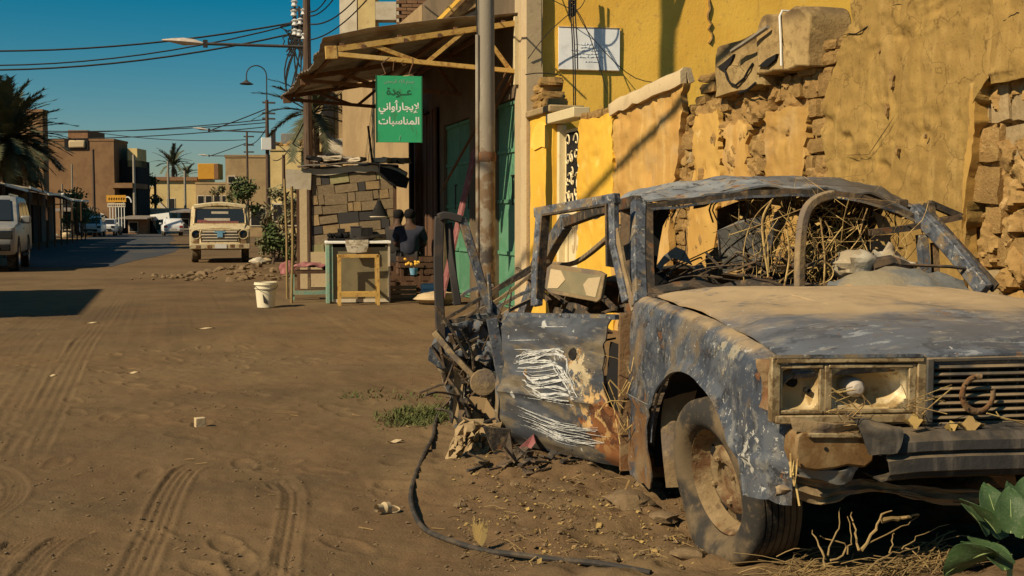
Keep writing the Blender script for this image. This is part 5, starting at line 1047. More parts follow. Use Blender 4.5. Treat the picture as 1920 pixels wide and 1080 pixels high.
# its window frame leans in above the belt
NI = Vector((DN.x, DN.y, .16)); P0_ = HG + E_ * .5 + Vector((0, 0, .77))
wf = lambda px, py: crp(px, py, P0_, NI)
obj('window_frame', MB().path([wf(1006, 574), wf(1008, 500), wf(1016, 396)], .062, .035, NO).path([wf(1006, 399), wf(1080, 386), wf(1158, 372)], .05, .04, NO).path([wf(1150, 376), wf(1152, 460), wf(1166, 520), wf(1176, 566)], .042, .035, NO), M_FRAMEP, dr, bevel=.006)
obj('frame_seal', MB().path([wf(1013, 560), wf(1015, 500), wf(1023, 402)], .010, .05, NO).path([wf(1023, 403), wf(1145, 383)], .010, .05, NO).path([wf(1143, 383), wf(1145, 500)], .012, .05, NO), M_BURNT, dr)
obj('quarter_strip', MB().path([wf(1156, 430), wf(1168, 500), wf(1190, 580)], .035, .015, NO), M_DUSTMETAL, dr)
mr = obj('mirror_panel', MB().prism([wf(*q) + NO * .03 for q in ((1042, 495), (1132, 508), (1143, 514), (1135, 560), (1128, 566), (1040, 550), (1030, 540), (1034, 502))], NO * -.02), M_DUSTMETAL, dr, bevel=.004)
def mq(pts, m, o): return obj('mirror_glass', MB().prism([wf(*q) + NO * (.031 + o) for q in pts], NO * -.004), m, mr, smooth=0)
mq([(1042, 503), (1138, 517), (1128, 559), (1035, 541)], M_DISPLAY, .0); mq([(1043, 504), (1062, 507), (1070, 524), (1056, 540), (1037, 540)], M_CREAM, .003); mq([(1137, 519), (1114, 521), (1104, 533), (1110, 553), (1127, 557)], M_CREAM, .003)
obj('inner_frame', MB().patch([[D(.02, .98, -.05), D(.03, .6, -.06), D(.0, .3, -.05)], [D(.18, .98, -.05), D(.20, .6, -.08), D(.16, .3, -.06)]], 8, 14, .01, .02, 9, 2), M_DUSTMETAL, dr)
obj('hinge_gap', MB().patch([[D(.05, .80, -.035), D(.06, .38, -.03)], [D(.19, .84, -.035), D(.20, .40, -.03)]], 6, 10, .01, .008, 9, 2), M_BLACK, dr)  # shade in the gap painted as a black sheet
obj('hinge_post', MB().path([(-.84, 1.64, .82), (-.845, 1.64, .5), (-.835, 1.64, .12)], .025, .06), M_RIM, car)
# torn rear door, its frame and the bits round it
y_ = 2.75; r = lambda px, py, d=0: c(px, py, y_ + d)
rdp = obj('door', MB().patch([[r(820, 612), r(812, 660, .05), r(835, 730), r(850, 800)], [r(860, 592, .05), r(862, 650, -.06), r(870, 720, .08), r(880, 800)], [r(900, 592, .0), r(905, 650, .06), r(912, 720, -.05), r(925, 802)], [r(948, 594), r(955, 650, .04), r(962, 720), r(985, 805)]], 60, 60, .008, .050, 5, 3), M_CRUSH, car, label='torn rear door')
obj('torn_panel', MB().patch([[r(842, 606, -.12), r(850, 640, -.10), r(846, 668, -.12)], [r(885, 600, -.13), r(890, 640, -.08), r(882, 672, -.12)], [r(922, 604, -.10), r(926, 650, -.13), r(920, 690, -.1)]], 26, 26, .006, .05, 14, 9), M_CRUSH, rdp)
obj('belt_rail', MB().path(spline([r(828, 604, -.08), r(870, 600, -.12), r(905, 602, -.08), r(940, 592, -.1)], 10), .03, .02), M_BURNT, rdp)
obj('door_edge', MB().path([r(922, 598, -.22), r(938, 690, -.22), r(966, 808, -.22)], .055, .05), M_FRAMEP, rdp); obj('door_edge', MB().path([r(930, 640, -.05), r(945, 730, -.05), r(958, 780, -.05)], .022, .03), M_GREYSHEET, rdp)
obj('window_frame', MB().path(spline([r(822, 408, .0), r(836, 404), r(866, 412)], 6), .07, .04).path(spline([r(824, 406), r(822, 500), r(826, 620), r(830, 650)], 8), .035, .05).path(spline([r(841, 418, .02), r(848, 500), r(858, 572)], 6), .028, .04), M_DARKSTEEL, rdp, bevel=.005)
obj('window_frame', MB().path(spline([r(866, 410), r(888, 480), r(912, 560), r(934, 590)], 8), .055, .045).path([r(915, 512, -.02), r(918, 585, -.02), r(935, 605)], .05, .02), M_FRAMEP, rdp, bevel=.005)
obj('swing_strut', MB().path([r(815, 622, -.10), r(850, 665, -.12), r(905, 722, -.14)], .075, .03).lathe([(.0, 0), (.065, .0), (.07, .02), (.07, .03), (0, .035)], 16, Matrix.Translation(r(905, 716, -.15)) @ Matrix.Rotation(R(90), 4, 'X')), M_DUSTMETAL, rdp, bevel=.004)
obj('corner_scrap', MB().patch([[r(806, 650), r(802, 675)], [r(822, 640), r(826, 690)], [r(838, 650), r(838, 688)]], 10, 10, .008, .02, 9), M_PAINT, rdp)
obj('torn_panel', MB().prism([r(*q, .03) for q in ((948, 705), (960, 760), (945, 780), (925, 745), (922, 720))], (0, .02, 0)), M_BLACK, rdp, smooth=0)
mb = MB(); rnd = random.Random(17)
for k in range(26):
    p = r(rnd.uniform(830, 935), rnd.uniform(600, 760), -.06 + rnd.uniform(-.05, .05)); mb.bar(p, p + Vector((rnd.uniform(-.12, .12), rnd.uniform(-.05, .05), rnd.uniform(-.15, .15))), rnd.uniform(.01, .035), .01)
obj('torn_strip', mb, M_BURNT, rdp)
for k, (P, m) in enumerate(((((852, 690), (870, 700), (862, 790), (848, 800)), M_RAG), (((872, 742), (912, 748), (945, 790), (900, 802), (880, 790)), M_CARD), (((860, 640), (905, 610), (925, 640), (900, 655)), M_PAINT), (((868, 770), (900, 768), (905, 800), (880, 815)), M_DUSTMETAL), (((905, 690), (935, 700), (930, 745), (910, 735)), M_GREYSHEET))):
    obj('torn_panel', MB().prism([r(x, y, -.10 + .03 * math.sin(i * 1.9 + k)) for i, (x, y) in enumerate(P)], (.01, .02, 0)), m, rdp, smooth=0)
ch = obj('rear_chassis', MB().bar(r(855, 790, .1), r(985, 798, .1), .05, .05).bar(r(905, 790), r(960, 880, .0), .03, .03).bar(r(925, 795), r(918, 850, .02), .04, .02), M_DUSTMETAL, car)
for k, (P, m) in enumerate(((((905, 800), (955, 806), (965, 875), (940, 880), (920, 840)), M_BURNT), (((962, 850), (1000, 815), (1004, 830), (975, 868)), M_REDCLOTH), (((975, 865), (1010, 860), (1005, 905), (980, 900)), M_DARKSTEEL), (((1005, 870), (1035, 880), (1040, 915), (1000, 912)), M_GREYSHEET))):
    obj('fallen_panel', MB().prism([cr(x, y, y=2.3 + .04 * math.sin(i * 2.1 + k)) for i, (x, y) in enumerate(P)], (.01, .03, 0)), m, ch, smooth=0)
obj('torn_sill', MB().patch([[r(846, 735, .10), r(852, 790, .05), r(872, 838, .0)], [r(885, 725, -.04), r(890, 795, .08), r(905, 850, .0)], [r(930, 740, .05), r(935, 800, -.02), r(945, 845, .02)], [r(985, 760, .0), r(990, 810, .04), r(1000, 842, .0)]], 44, 34, .006, .045, 6, 12), M_CRUSH, rdp)
obj('torn_panel', MB().patch([[r(860, 742, -.14), r(858, 800, -.12), r(866, 832, -.1)], [r(880, 748, -.17), r(884, 800, -.13), r(880, 840, -.12)]], 18, 22, .006, .05, 12, 5), M_BURNT, rdp)
mb = MB(); rnd = random.Random(91)
for k in range(34):
    p = r(rnd.uniform(826, 975), rnd.uniform(610, 830), -.10 + rnd.uniform(-.12, .05)); d = Vector((rnd.gauss(0, .07), rnd.gauss(0, .03), rnd.gauss(0, .10))); mb.tube(spline([p, p + d + Vector((rnd.uniform(-.04, .04), 0, .02)), p + d * 2], 6), rnd.uniform(.003, .008), 5)
obj('torn_wire', mb, M_BURNT, rdp, kind='stuff')
mb = MB()
for k in range(40):                                                # burnt strips and wires that hang from the screen header
    px = rnd.uniform(1215, 1700); q = c(px, np.interp(px, [h[0] for h in head], [h[1] for h in head]) + 2, 2.02); l = rnd.uniform(.03, .16); e = q + Vector((rnd.uniform(-.06, .06), rnd.uniform(0, .12), -l))
    mb.tube(spline([q, q.lerp(e, .5) + Vector((rnd.uniform(-.05, .05), .02, .01)), e], 6), rnd.uniform(.0015, .005), 4)
for k in range(18):
    a_, b_ = c(rnd.uniform(1215, 1400), rnd.uniform(500, 548), rnd.uniform(1.7, 2.3)), c(rnd.uniform(1250, 1480), rnd.uniform(400, 540), rnd.uniform(1.8, 2.6)); mb.tube(spline([a_, a_.lerp(b_, .5) + Vector((rnd.uniform(-.1, .1), 0, rnd.uniform(-.02, .06))), b_], 8), rnd.uniform(.002, .006), 4)
obj('hanging_wire', mb, M_BURNT, car, kind='stuff')
# wires and straw caught in the door gap
mb = MB(); rnd = random.Random(9)
for k in range(9):
    p = D(.0, rnd.uniform(.35, .98), .03); mb.tube(spline([p, p + Vector((rnd.uniform(-.1, .06), rnd.uniform(-.05, .05), rnd.uniform(-.1, .1))), p + Vector((rnd.uniform(-.16, .1), rnd.uniform(-.1, .1), rnd.uniform(-.22, .14)))], 6), rnd.uniform(.0015, .0035), 4)
obj('loose_wire', mb, M_STRAW, car)
mb = MB().tube(spline([cr(1180, 900, y=1.5), cr(1164, 940, y=1.45), cr(1162, 975, y=1.4), cr(1176, 985, y=1.4), cr(1182, 960, y=1.45)], 14), .004, 4); obj('loose_wire', mb, M_STRAW, car)
# ------------------------------------------------------------------ what lies in and on the wreck
Tc = lambda p: CAR_M @ Vector(p)
P = []
for i in range(15):
    t = i / 14; a = c(1558 + (1805 - 1558) * t, 540 - 2 * t, 1.50); hgt = .085 * math.sin(math.pi * min(1, t * 1.0)) ** .55
    P.append([Tc(a + Vector((0, .20 * (k / 9 - .5) * 2 * (.3 + .7 * math.sin(math.pi * t) ** .5) , hgt * math.sin(math.pi * k / 9) ** .7 - .002))) for k in range(10)])
setup(obj('foam_pad', MB().grid(P, 0, .03, 9, 2), M_PAD, smooth=60), 'flattened dusty blue foam pad lying at the back of the car bonnet', 'foam pad')
mb = MB(); rnd = random.Random(6); cc = Tc(c(1606, 497, 1.75)); base = rub(9, .10, .28, 5, .7); mb.v = [tuple(Vector((v[0] * 1.25, v[1], v[2])) + cc) for v in base.v]; mb.f = base.f
mb.patch([[cc + Vector((.06, -.06, .02)), cc + Vector((.10, .02, .07)), cc + Vector((.09, .1, .03))], [cc + Vector((.16, -.07, .0)), cc + Vector((.19, .0, .08)), cc + Vector((.18, .09, .02))], [cc + Vector((.27, -.06, -.04)), cc + Vector((.29, .0, .01)), cc + Vector((.27, .08, -.03))]], 18, 18, .01, .05, 11, 4)
setup(obj('white_rag', mb, M_CLOTH, smooth=60), 'crumpled white rag on the wrecked dashboard', 'rag')
mb = MB().tube([Tc(c(1632, 502, 1.7)), Tc(c(1670, 492, 1.7)), Tc(c(1705, 500, 1.7))], [.045, .035, .02], 8).tube([Tc(c(1690, 496, 1.68)), Tc(c(1780, 500, 1.68)), Tc(c(1830, 506, 1.66))], .008, 5)
setup(obj('steering_column', mb, M_BURNT), 'dark broken steering column lying behind the foam pad', 'steering column')
mb = MB(); rnd = random.Random(44)          # dry creeper
for k in range(120):
    px = rnd.gauss(1535, 75); 
    if px < 1395 or px > 1690: continue
    dpt = rnd.uniform(1.75, 2.7); p = c(px, rnd.uniform(500, 545), dpt); tp_ = c(px + rnd.gauss(15, 45), rnd.uniform(372, 470), dpt + rnd.uniform(-.2, .2))
    md = p.lerp(tp_, .5) + Vector((rnd.uniform(-.09, .09), rnd.uniform(-.1, .1), rnd.uniform(-.05, .05)))
    mb.tube(spline([Tc(p), Tc(p.lerp(md, .5) + Vector((rnd.uniform(-.03, .03), 0, 0))), Tc(md), Tc(md.lerp(tp_, .5) + Vector((rnd.uniform(-.04, .04), 0, 0))), Tc(tp_)], 9), rnd.choice((.001, .0015, .0015, .002, .003)), 4)
for k in range(130):
    p = c(rnd.gauss(1510, 75), rnd.uniform(365, 520), rnd.uniform(1.9, 2.6)); mb.tube([Tc(p), Tc(p + Vector((rnd.uniform(-.15, .15), rnd.uniform(-.1, .1), rnd.uniform(-.10, .12)))), Tc(p + Vector((rnd.uniform(-.25, .25), rnd.uniform(-.1, .1), rnd.uniform(-.12, .14))))], rnd.choice((.0008, .0012, .0016)), 3)
for P, rr in ((((1396, 540), (1393, 490), (1400, 440), (1420, 400), (1450, 372)), .0035), (((1440, 512), (1432, 460), (1430, 410), (1446, 376)), .008), (((1440, 520), (1440, 470), (1436, 430)), .006), (((1370, 440), (1430, 420), (1520, 385)), .004), (((1545, 530), (1546, 480), (1538, 410)), .006), (((1520, 505), (1580, 425)), .004), (((1470, 540), (1480, 480), (1475, 430)), .007), (((1523, 538), (1556, 525), (1562, 505), (1545, 490), (1533, 493)), .005)):
    mb.tube(spline([Tc(c(x, y, 1.72)) for x, y in P], 12), rr * .6, 5)
setup(obj('dry_creeper', mb, M_STRAW), 'tangle of dry yellow creeper stalks growing inside the wrecked car', 'creeper', kind='stuff')
mb = MB()
for k in range(520):
    p = Tc(c(rnd.gauss(1530, 70), rnd.uniform(368, 535), rnd.uniform(1.8, 2.8))); a = Vector((rnd.gauss(0, 1), rnd.gauss(0, 1), rnd.gauss(0, 1))).normalized(); b = a.orthogonal().normalized(); s = rnd.uniform(.005, .02)
    mb.add([p - a * s, p + b * s * .5, p + a * s, p - b * s * .5 + a.cross(b) * s * .3], ((0, 1, 2), (0, 2, 3)))
setup(obj('dry_creeper_leaves', mb, M_DRYLEAF, smooth=0), 'withered yellow leaves caught in the dry creeper inside the car', 'leaves', kind='stuff')
# straw and leaves caught at the lamps and grille
mb = MB(); rnd = random.Random(12)
for k in range(20):
    p = c(rnd.choice((rnd.uniform(1560, 1600), rnd.uniform(1690, 1745))), rnd.uniform(735, 800), -.05); mb.tube(spline([Tc(p), Tc(p + Vector((rnd.uniform(-.05, .08), rnd.uniform(-.03, .0), rnd.uniform(-.03, .05)))), Tc(p + Vector((rnd.uniform(-.06, .14), rnd.uniform(-.04, .02), rnd.uniform(-.05, .09))))], 6), rnd.uniform(.0008, .0018), 4)
for k in range(6):
    p = c(rnd.uniform(1480, 1500), rnd.uniform(800, 900), -.04); mb.tube([Tc(p), Tc(p + Vector((rnd.uniform(-.02, .02), -.01, rnd.uniform(-.1, -.02))))], .004, 4)
for P in (((1850, 775), (1905, 790), (1935, 800)), ((1868, 772), (1880, 785), (1920, 790)), ((1560, 728), (1590, 750), (1610, 770)), ((1555, 742), (1595, 762))): mb.tube(spline([Tc(c(x, y, -.05)) for x, y in P], 6), .0022, 4)
setup(obj('straw_wisps', mb, M_STRAW), 'dry straw wisps snagged around the headlamp and grille', 'straw', kind='stuff')
for lab, (px, py), s in (('pale dry leaf stuck under the headlamp beside the grille', (1715, 790), .035), ('crinkled yellow leaf on the bumper below the horseshoe', (1820, 796), .045), ('small yellow leaf on the bumper left of the horseshoe', (1785, 800), .02)):
    q = Tc(c(px, py, -.06)); P = [[q + Vector((s * u, .01 * v, s * .35 * v * (1 - abs(u) ** 2) + .012 * math.sin(u * 4 + v))) for v in (-1, -.3, .3, 1)] for u in np.linspace(-1, 1, 7)]
    setup(obj('fallen_leaf', MB().grid(P, .0015), M_DRYLEAF), lab, 'leaf')

# ------------------------------------------------------------------ things on the dirt in front
def drop(p, dz=0): return Vector((p[0], p[1], gz(p[0], p[1]) + dz))
hp_ = [gp(*q) for q in ((850, 755), (838, 762), (822, 785), (815, 808), (812, 832), (796, 866), (779, 905), (770, 938), (778, 972), (800, 1002), (850, 1026), (905, 1044), (960, 1054), (1040, 1066), (1130, 1080), (1220, 1098))]
P = [drop((a.x, a.y), .011) for a in spline([(x, y, 0) for x, y in hp_], 110)]
zs_ = [p.z for p in P]; P = [Vector((p.x, p.y, np.mean(zs_[max(0, i - 9):i + 10]) + .002)) for i, p in enumerate(P)]; zs_ = [p.z for p in P]; P = [Vector((p.x, p.y, np.mean(zs_[max(0, i - 3):i + 4]))) for i, p in enumerate(P)]
setup(obj('rubber_hose', MB().tube(P, .0105, 8), M_HOSE), 'black rubber hose snaking over the dirt beside the car', 'hose')
g = drop(gp(716, 960)); t = thing('bottle_neck', 'cut off white plastic bottle neck with a loop handle on the dirt', 'bottle neck', g, R(30))
obj('neck', MB().lathe([(.016, -.03), (.016, .0), (.026, .012), (.026, .034), (.0, .036)], 14, Matrix.Translation((0, 0, .026)) @ Matrix.Rotation(R(100), 4, 'Y')), M_CREAM, t)
obj('loop', MB().tube([(.055 + .030 * math.cos(a), -.01 + .022 * math.sin(a), .012 + .008 * math.sin(a)) for a in np.linspace(0, 6.283, 16)[:-1]], .004, 5, closed=True), M_CREAM, t)
g = drop(gp(375, 805)); setup(obj('cardboard_block', MB().box((0, 0, .028), (.058, .05, .056), .2), M_CREAM, bevel=.003), 'small pale cardboard block alone on the dirt road', 'block').location = g
g = drop(gp(905, 1040), .02); mb = MB(); rnd = random.Random(2)
for k in range(9):
    a = R(60 + 8 * k + rnd.uniform(-4, 4)); l = rnd.uniform(.07, .12)
    mb.grid([[Vector((math.cos(a) * l * t_ * .5 - .01 + u * .012 * math.sin(math.pi * min(1, t_ + .15)), .004 * k - .02, math.sin(a) * l * t_)) for u in (-1, 0, 1)] for t_ in np.linspace(0, 1, 6)], .001)
o = obj('corn_husk', mb, M_STRAW, smooth=60); o.location = g; setup(o, 'dry corn husk standing against the black hose', 'corn husk')
rnd = random.Random(77)
# verge litter: stones, chips and yellow leaves
stm = [mesh_of('stone', rub(6, .5, .32, 300 + k, .6), M_STONE, 40) for k in range(7)]
for lab, px, py, s, nm in (('flat brown stone under the sill of the car', 1180, 965, .17, 0), ('earth clod beside the flat front tyre', 1245, 1000, .10, 1), ('low reddish stone left of the front tyre', 1215, 930, .12, 2), ('pebble at the left end of the verge beside the hose', 860, 955, .05, 3), ('pale pebble in the yellow leaves below the car door', 965, 930, .045, 4), ('stone close to the bottom edge below the tyre', 1290, 1065, .09, 5), ('grey stone beside the fallen panels', 905, 900, .06, 6), ('small stone by the hose near the husk', 985, 1010, .04, 1)):
    o = bpy.data.objects.new('stone', stm[nm]); COL.objects.link(o); o.location = drop(gp(px, py), s * .12); o.scale = (s * 1.3, s, s * .8); o.rotation_euler = (0, 0, rnd.random() * 6); setup(o, lab, 'stone')
mb = MB()
for k in range(800):
    px, py = rnd.uniform(850, 1300), rnd.uniform(880, 1075)
    if py < 880 + (px - 850) * .15 or (px < 980 and py > 1000): continue
    x, y = gp(px, py); p = drop((x, y), .004); a = rnd.random() * 6.28; s = rnd.uniform(.003, .009) if rnd.random() < .93 else rnd.uniform(.009, .018)
    A = Vector((math.cos(a), math.sin(a), rnd.uniform(-.3, .5))) * s; B = Vector((-math.sin(a), math.cos(a), rnd.uniform(-.2, .5))) * s * rnd.uniform(.3, .8)
    mb.add([p - A, p - B, p + A + Vector((0, 0, s * .5)), p + B + Vector((0, 0, s * .6))], ((0, 1, 2, 3),))
setup(obj('leaf_litter', mb, M_DRYLEAF, smooth=0), 'scattered yellow leaf litter on the dirt below the car door', 'leaf litter', kind='stuff')
mb = MB()
for k in range(1500):
    if rnd.random() < .6: x, y = gp(rnd.uniform(860, 1320), rnd.uniform(860, 1078)); s = rnd.uniform(.003, .006) if rnd.random() < .85 else rnd.uniform(.006, .014)
    else: x, y = gp(rnd.uniform(-40, 900), rnd.uniform(580, 1078)); s = rnd.uniform(.003, .009)
    c_ = drop((x, y)); q = rub(4, s, .4, k, .6); mb.add([Vector(v) + c_ + Vector((0, 0, s * .3)) for v in q.v], q.f)
setup(obj('pebbles', mb, M_STONE, smooth=0), 'loose pebbles and crumbs of earth over the road and verge', 'pebbles', kind='stuff')
mb = MB()
for k in range(130):
    px, py = rnd.uniform(860, 1310), rnd.uniform(880, 1075); x, y = gp(px, py); p = drop((x, y), .006); a = rnd.random() * 6.28; l = rnd.uniform(.02, .09)
    mb.tube([p, p + Vector((math.cos(a) * l * .5, math.sin(a) * l * .5, rnd.uniform(0, .02))), p + Vector((math.cos(a) * l, math.sin(a) * l, rnd.uniform(0, .01)))], rnd.uniform(.0008, .002), 3)
for k in range(30):
    x, y = gp(rnd.uniform(0, 850), rnd.uniform(600, 1070)); p = drop((x, y), .004); a = rnd.random() * 6.28; l = rnd.uniform(.02, .07); mb.tube([p, p + Vector((math.cos(a) * l, math.sin(a) * l, .004))], .0022, 3)
setup(obj('twigs', mb, M_STALK, smooth=0), 'bits of straw and twig strewn over the dirt', 'twigs', kind='stuff')
for lab, px, py, s in (('tan scrap of card on the dirt left of the grass', 553, 838, 0), ('curled dry leaf on the dirt below the grass', 742, 833, .045), ('white paper scrap by the tyre ruts', 98, 706, .035), ('pale paper strip in the road centre', 250, 700, .05), ('long pale straw strip across the road', 385, 617, .11), ('twisted paper strip near the shadow on the road', 172, 606, .09)):
    if not s: continue
    q = drop(gp(px, py), .008); P = [[q + Vector((s * u, .012 * v, .008 * math.sin(u * 3 + v) + .004)) for v in (-1, 0, 1)] for u in np.linspace(-1, 1, 7)]
    setup(obj('paper_scrap' if 'leaf' not in lab else 'fallen_leaf', MB().grid(P, .001), M_CREAM), lab, 'litter')
# grass patch
mb = MB(); 
for k in range(2600):
    px = rnd.gauss(792, 38); py = 783 + rnd.gauss(0, 9) + (792 - px) * .06
    if px < 700 or px > 880: continue
    if k > 2400: px, py = rnd.uniform(640, 850), rnd.gauss(742, 4)
    x, y = gp(px, py); p = drop((x, y)); a = rnd.random() * 6.28; l = rnd.uniform(.012, .045); d = Vector((math.cos(a), math.sin(a), rnd.uniform(.2, 1.2))) * l; sd_ = Vector((-math.sin(a), math.cos(a), 0)) * rnd.uniform(.003, .006)
    mb.add([p - sd_, p + sd_, p + d * .7 + sd_ * .8, p + d - sd_ * .2], ((0, 1, 2, 3),))
setup(obj('grass_patch', mb, M_GRASS, smooth=0), 'low creeping grass patch beside the rear of the wreck', 'grass', kind='stuff')
# rags and mud heaped under the crushed rear corner
for lab, trace, y_, m, nm in (('sand caked rag hanging from the crushed rear corner, outermost', ((868, 785), (905, 790), (880, 830), (852, 880), (838, 868), (850, 825)), 2.42, M_RAG, 'rag'), ('sand caked rag beside the outermost one', ((900, 795), (945, 800), (900, 870), (862, 885), (870, 850)), 2.5, M_RAG, 'rag'),):
    pts = [c(*q, y_) for q in trace]; cen = sum(pts, Vector()) / len(pts); P = []
    for i in range(9):
        P.append([Tc(cen.lerp(catmull(pts + [pts[0]], k / 20), i / 8) + Vector((0, -.03 + .06 * fbm((k * .4, i * .2, 1), 2) + .05 * (i / 8), 0))) for k in range(21)])
    setup(obj(nm, MB().grid(P, .01, .02, 14, 3), m, smooth=60), lab, 'rag')
for lab, px, py, s in (('charred scrap heap below the rear of the car door', 1010, 905, .12), ('dark clinker lump beside the scrap heap', 975, 900, .07)):
    mb = MB(); q = drop(gp(px, py))
    for k in range(16): p = q + Vector((rnd.gauss(0, s), rnd.gauss(0, s * .5), rnd.uniform(0, s * .5))); mb.bar(p, p + Vector((rnd.uniform(-.1, .1), rnd.uniform(-.05, .05), rnd.uniform(-.03, .08))), rnd.uniform(.01, .05), .008)
    setup(obj('scrap_heap', mb, M_BURNT, smooth=0), lab, 'scrap', kind='stuff')
# straw heap and stalks under the nose of the car
mb = MB()
for k in range(420):
    px = rnd.uniform(1455, 1800); py = rnd.gauss(1050, 14); q_ = on(px, py, Z=.13); x, y = q_.x, q_.y; p = drop((x, y), rnd.uniform(.005, .05)); a = rnd.gauss(0, .35) + (math.pi if rnd.random() < .5 else 0) + .3; l = rnd.uniform(.06, .26)
    mb.tube(spline([p, p + Vector((math.cos(a) * l * .5, math.sin(a) * l * .5, rnd.uniform(-.01, .03))), p + Vector((math.cos(a) * l, math.sin(a) * l, rnd.uniform(-.02, .03)))], 5), rnd.uniform(.0008, .0024), 4)
setup(obj('straw_heap', mb, M_STALK), 'heap of dry stalks in the shade under the nose of the car', 'straw heap', kind='stuff')
stk = thing('dead_shrub', 'dead shrub with bare bent stalks below the front bumper', 'dead shrub', drop((on(1610, 1050, Y=3.02).x, 3.02)))
b0_ = stk.location
for P, rr in ((((1548, 1042), (1535, 1000), (1524, 975)), .008), (((1560, 1030), (1590, 1005), (1536, 982)), .007), (((1549, 1020), (1565, 980), (1575, 955), (1580, 930)), .006), (((1592, 1018), (1594, 990), (1592, 950)), .006), (((1608, 1008), (1602, 970), (1594, 935)), .008), (((1615, 1010), (1640, 975), (1650, 950), (1670, 935)), .011), (((1625, 1000), (1690, 965), (1725, 948)), .005), (((1670, 1015), (1672, 985), (1675, 975)), .005), (((1690, 1010), (1720, 985), (1780, 962)), .004), (((1655, 955), (1690, 950), (1718, 940)), .018), (((1600, 1066), (1660, 1020), (1690, 1012), (1727, 1006)), .006), (((1520, 1075), (1580, 1050), (1590, 1040)), .006)):
    gy_ = 3.02; obj('stalk', MB().tube([q + Vector((random.uniform(-.004, .004), random.uniform(-.01, .01), random.uniform(-.004, .004))) for q in spline([on(x, y + 22, Y=gy_ + (1018 - y) * .0008 - .02) - b0_ for x, y in P], 9)], [rr * .45 * (1 - .6 * k / 8) * (1.25 if k % 3 == 0 else 1) for k in range(9)], 6), M_STALK, stk)
mb = MB().tube([c(1848, 912, -.10), c(1880, 935, -.14), c(1945, 968, -.2)], .012, 6); mb.v = [tuple(Tc(v)) for v in mb.v]; setup(obj('broken_stick', mb, M_STALK), 'broken stick poking out below the bumper at the picture edge', 'stick')
# broad leaved plant in the corner
pb = Vector((on(1905, 1060, Y=2.55).x, 2.55, 0)); pt = thing('milkweed_plant', 'broad leaved green plant in the bottom corner before the bumper', 'plant', pb)
def leafmesh():
    P = []
    for i in range(15):
        t = i / 14; w_ = .36 * math.sin(math.pi * min(1, t * .93 + .07) ** .85) ** .75
        P.append([(w_ * v, t, .10 * abs(v) ** 1.5 * w_ * 3 - .22 * t * t + .02 * math.sin(9 * t + 3 * v)) for v in (-1, -.6, -.2, .2, .6, 1)])
    return MB().grid(P, .008)
lm_ = mesh_of('leaf', leafmesh(), M_PLANT, 70)
vm_ = mesh_of('vein', MB().tube([(0, t, .012 - .22 * t * t) for t in np.linspace(0, .96, 9)], [.014 * (1 - .8 * t) for t in np.linspace(0, .96, 9)], 5), M_VEIN)
for (px, py, dd), s, yaw, pit, roll in (((1885, 1070, -.05), .18, 20, 35, 10), ((1850, 1005, .04), .13, 55, 62, 0), ((1925, 985, .08), .17, -20, 75, 10), ((1868, 1000, -.02), .16, 75, 55, 20), ((1870, 985, .03), .15, 15, 70, -10), ((1862, 1035, -.06), .20, 35, -25, 30), ((1895, 1000, .0), .16, -25, 75, 15), ((1918, 1010, -.04), .19, -60, 60, -20), ((1900, 1060, -.08), .17, 55, 30, 10), ((1905, 985, .06), .15, -5, 80, 30), ((1930, 1050, -.05), .20, -100, 30, 0), ((1880, 1010, .06), .13, 50, 65, -30)):
    p = on(px, py, Y=pb.y + dd) - pb; s *= .8; M = Matrix.Translation(p) @ Matrix.Rotation(R(yaw) - TH, 4, 'Z') @ Matrix.Rotation(R(pit), 4, 'X') @ Matrix.Rotation(R(roll), 4, 'Y') @ Matrix.Scale(s, 4)
    lf = inst('leaf', lm_, pt, M); inst('vein', vm_, lf, Matrix.Identity(4))
obj('stem', MB().tube([(0, 0, -.02), (-.02, .0, .15), (-.02, .0, .32)], [.012, .010, .006], 6), M_VEIN, pt); obj('stem', MB().tube([(.02, 0, .0), (.03, .01, .15), (.05, .0, .30)], [.010, .008, .005], 6), M_VEIN, pt)
# ------------------------------------------------------------------ street stall
p = gat(497, 16.4); t = thing('bucket', 'cream plastic bucket with a dark smear standing on the road', 'bucket', p)
obj('pail', MB().lathe([(.0, .012), (.125, .0), (.158, .36), (.163, .36), (.163, .335), (.170, .335), (.170, .322), (.158, .322), (.150, .36), (.118, .02), (0, .02)], 24), M_PAIL, t, smooth=40)
obj('rim_band', MB().lathe([(.150, .262), (.162, .264), (.162, .274), (.152, .276)], 24), M_PAIL, t)
obj('handle', MB().tube([(.165 * math.cos(a), -.02 - .165 * abs(math.sin(a)) * 1.02, .33 - .085 * math.sin(a)) for a in np.linspace(0, math.pi, 14)], .004, 5), M_DARKSTEEL, t)
a_ = np.linspace(4.2, 4.75, 6); obj('dark_smear', MB().prism([(.147 * math.cos(4.3), .147 * math.sin(4.3) - .004, .20), (.142 * math.cos(4.75), .142 * math.sin(4.75) - .004, .10), (.138 * math.cos(4.85), .138 * math.sin(4.85) - .004, .05), (.140 * math.cos(4.4), .140 * math.sin(4.4) - .004, .07)], (0, .003, 0)), M_DARKSTEEL, t, smooth=0)
p = gat(670, 17.4); t = thing('stall_counter', 'glass fronted stall counter with faded green end panel', 'counter', p, -.12)
obj('front_glass', MB().box((.04, -.20, .44), (.84, .02, .80)), M_DISPLAY, t); obj('end_panel', MB().box((-.45, -.02, .45), (.06, .5, .9)), M_TURQ, t, bevel=.008); obj('end_panel', MB().box((.46, -.02, .45), (.03, .46, .9)), M_CONC, t)
obj('counter_top', MB().box((0, 0, .915), (.98, .56, .04)), M_WHITE, t, bevel=.006); obj('back_panel', MB().box((0, .22, .45), (.88, .02, .9)), M_DARKWOOD, t); obj('base_rail', MB().box((.03, -.21, .04), (.88, .03, .05)), M_CONC, t)
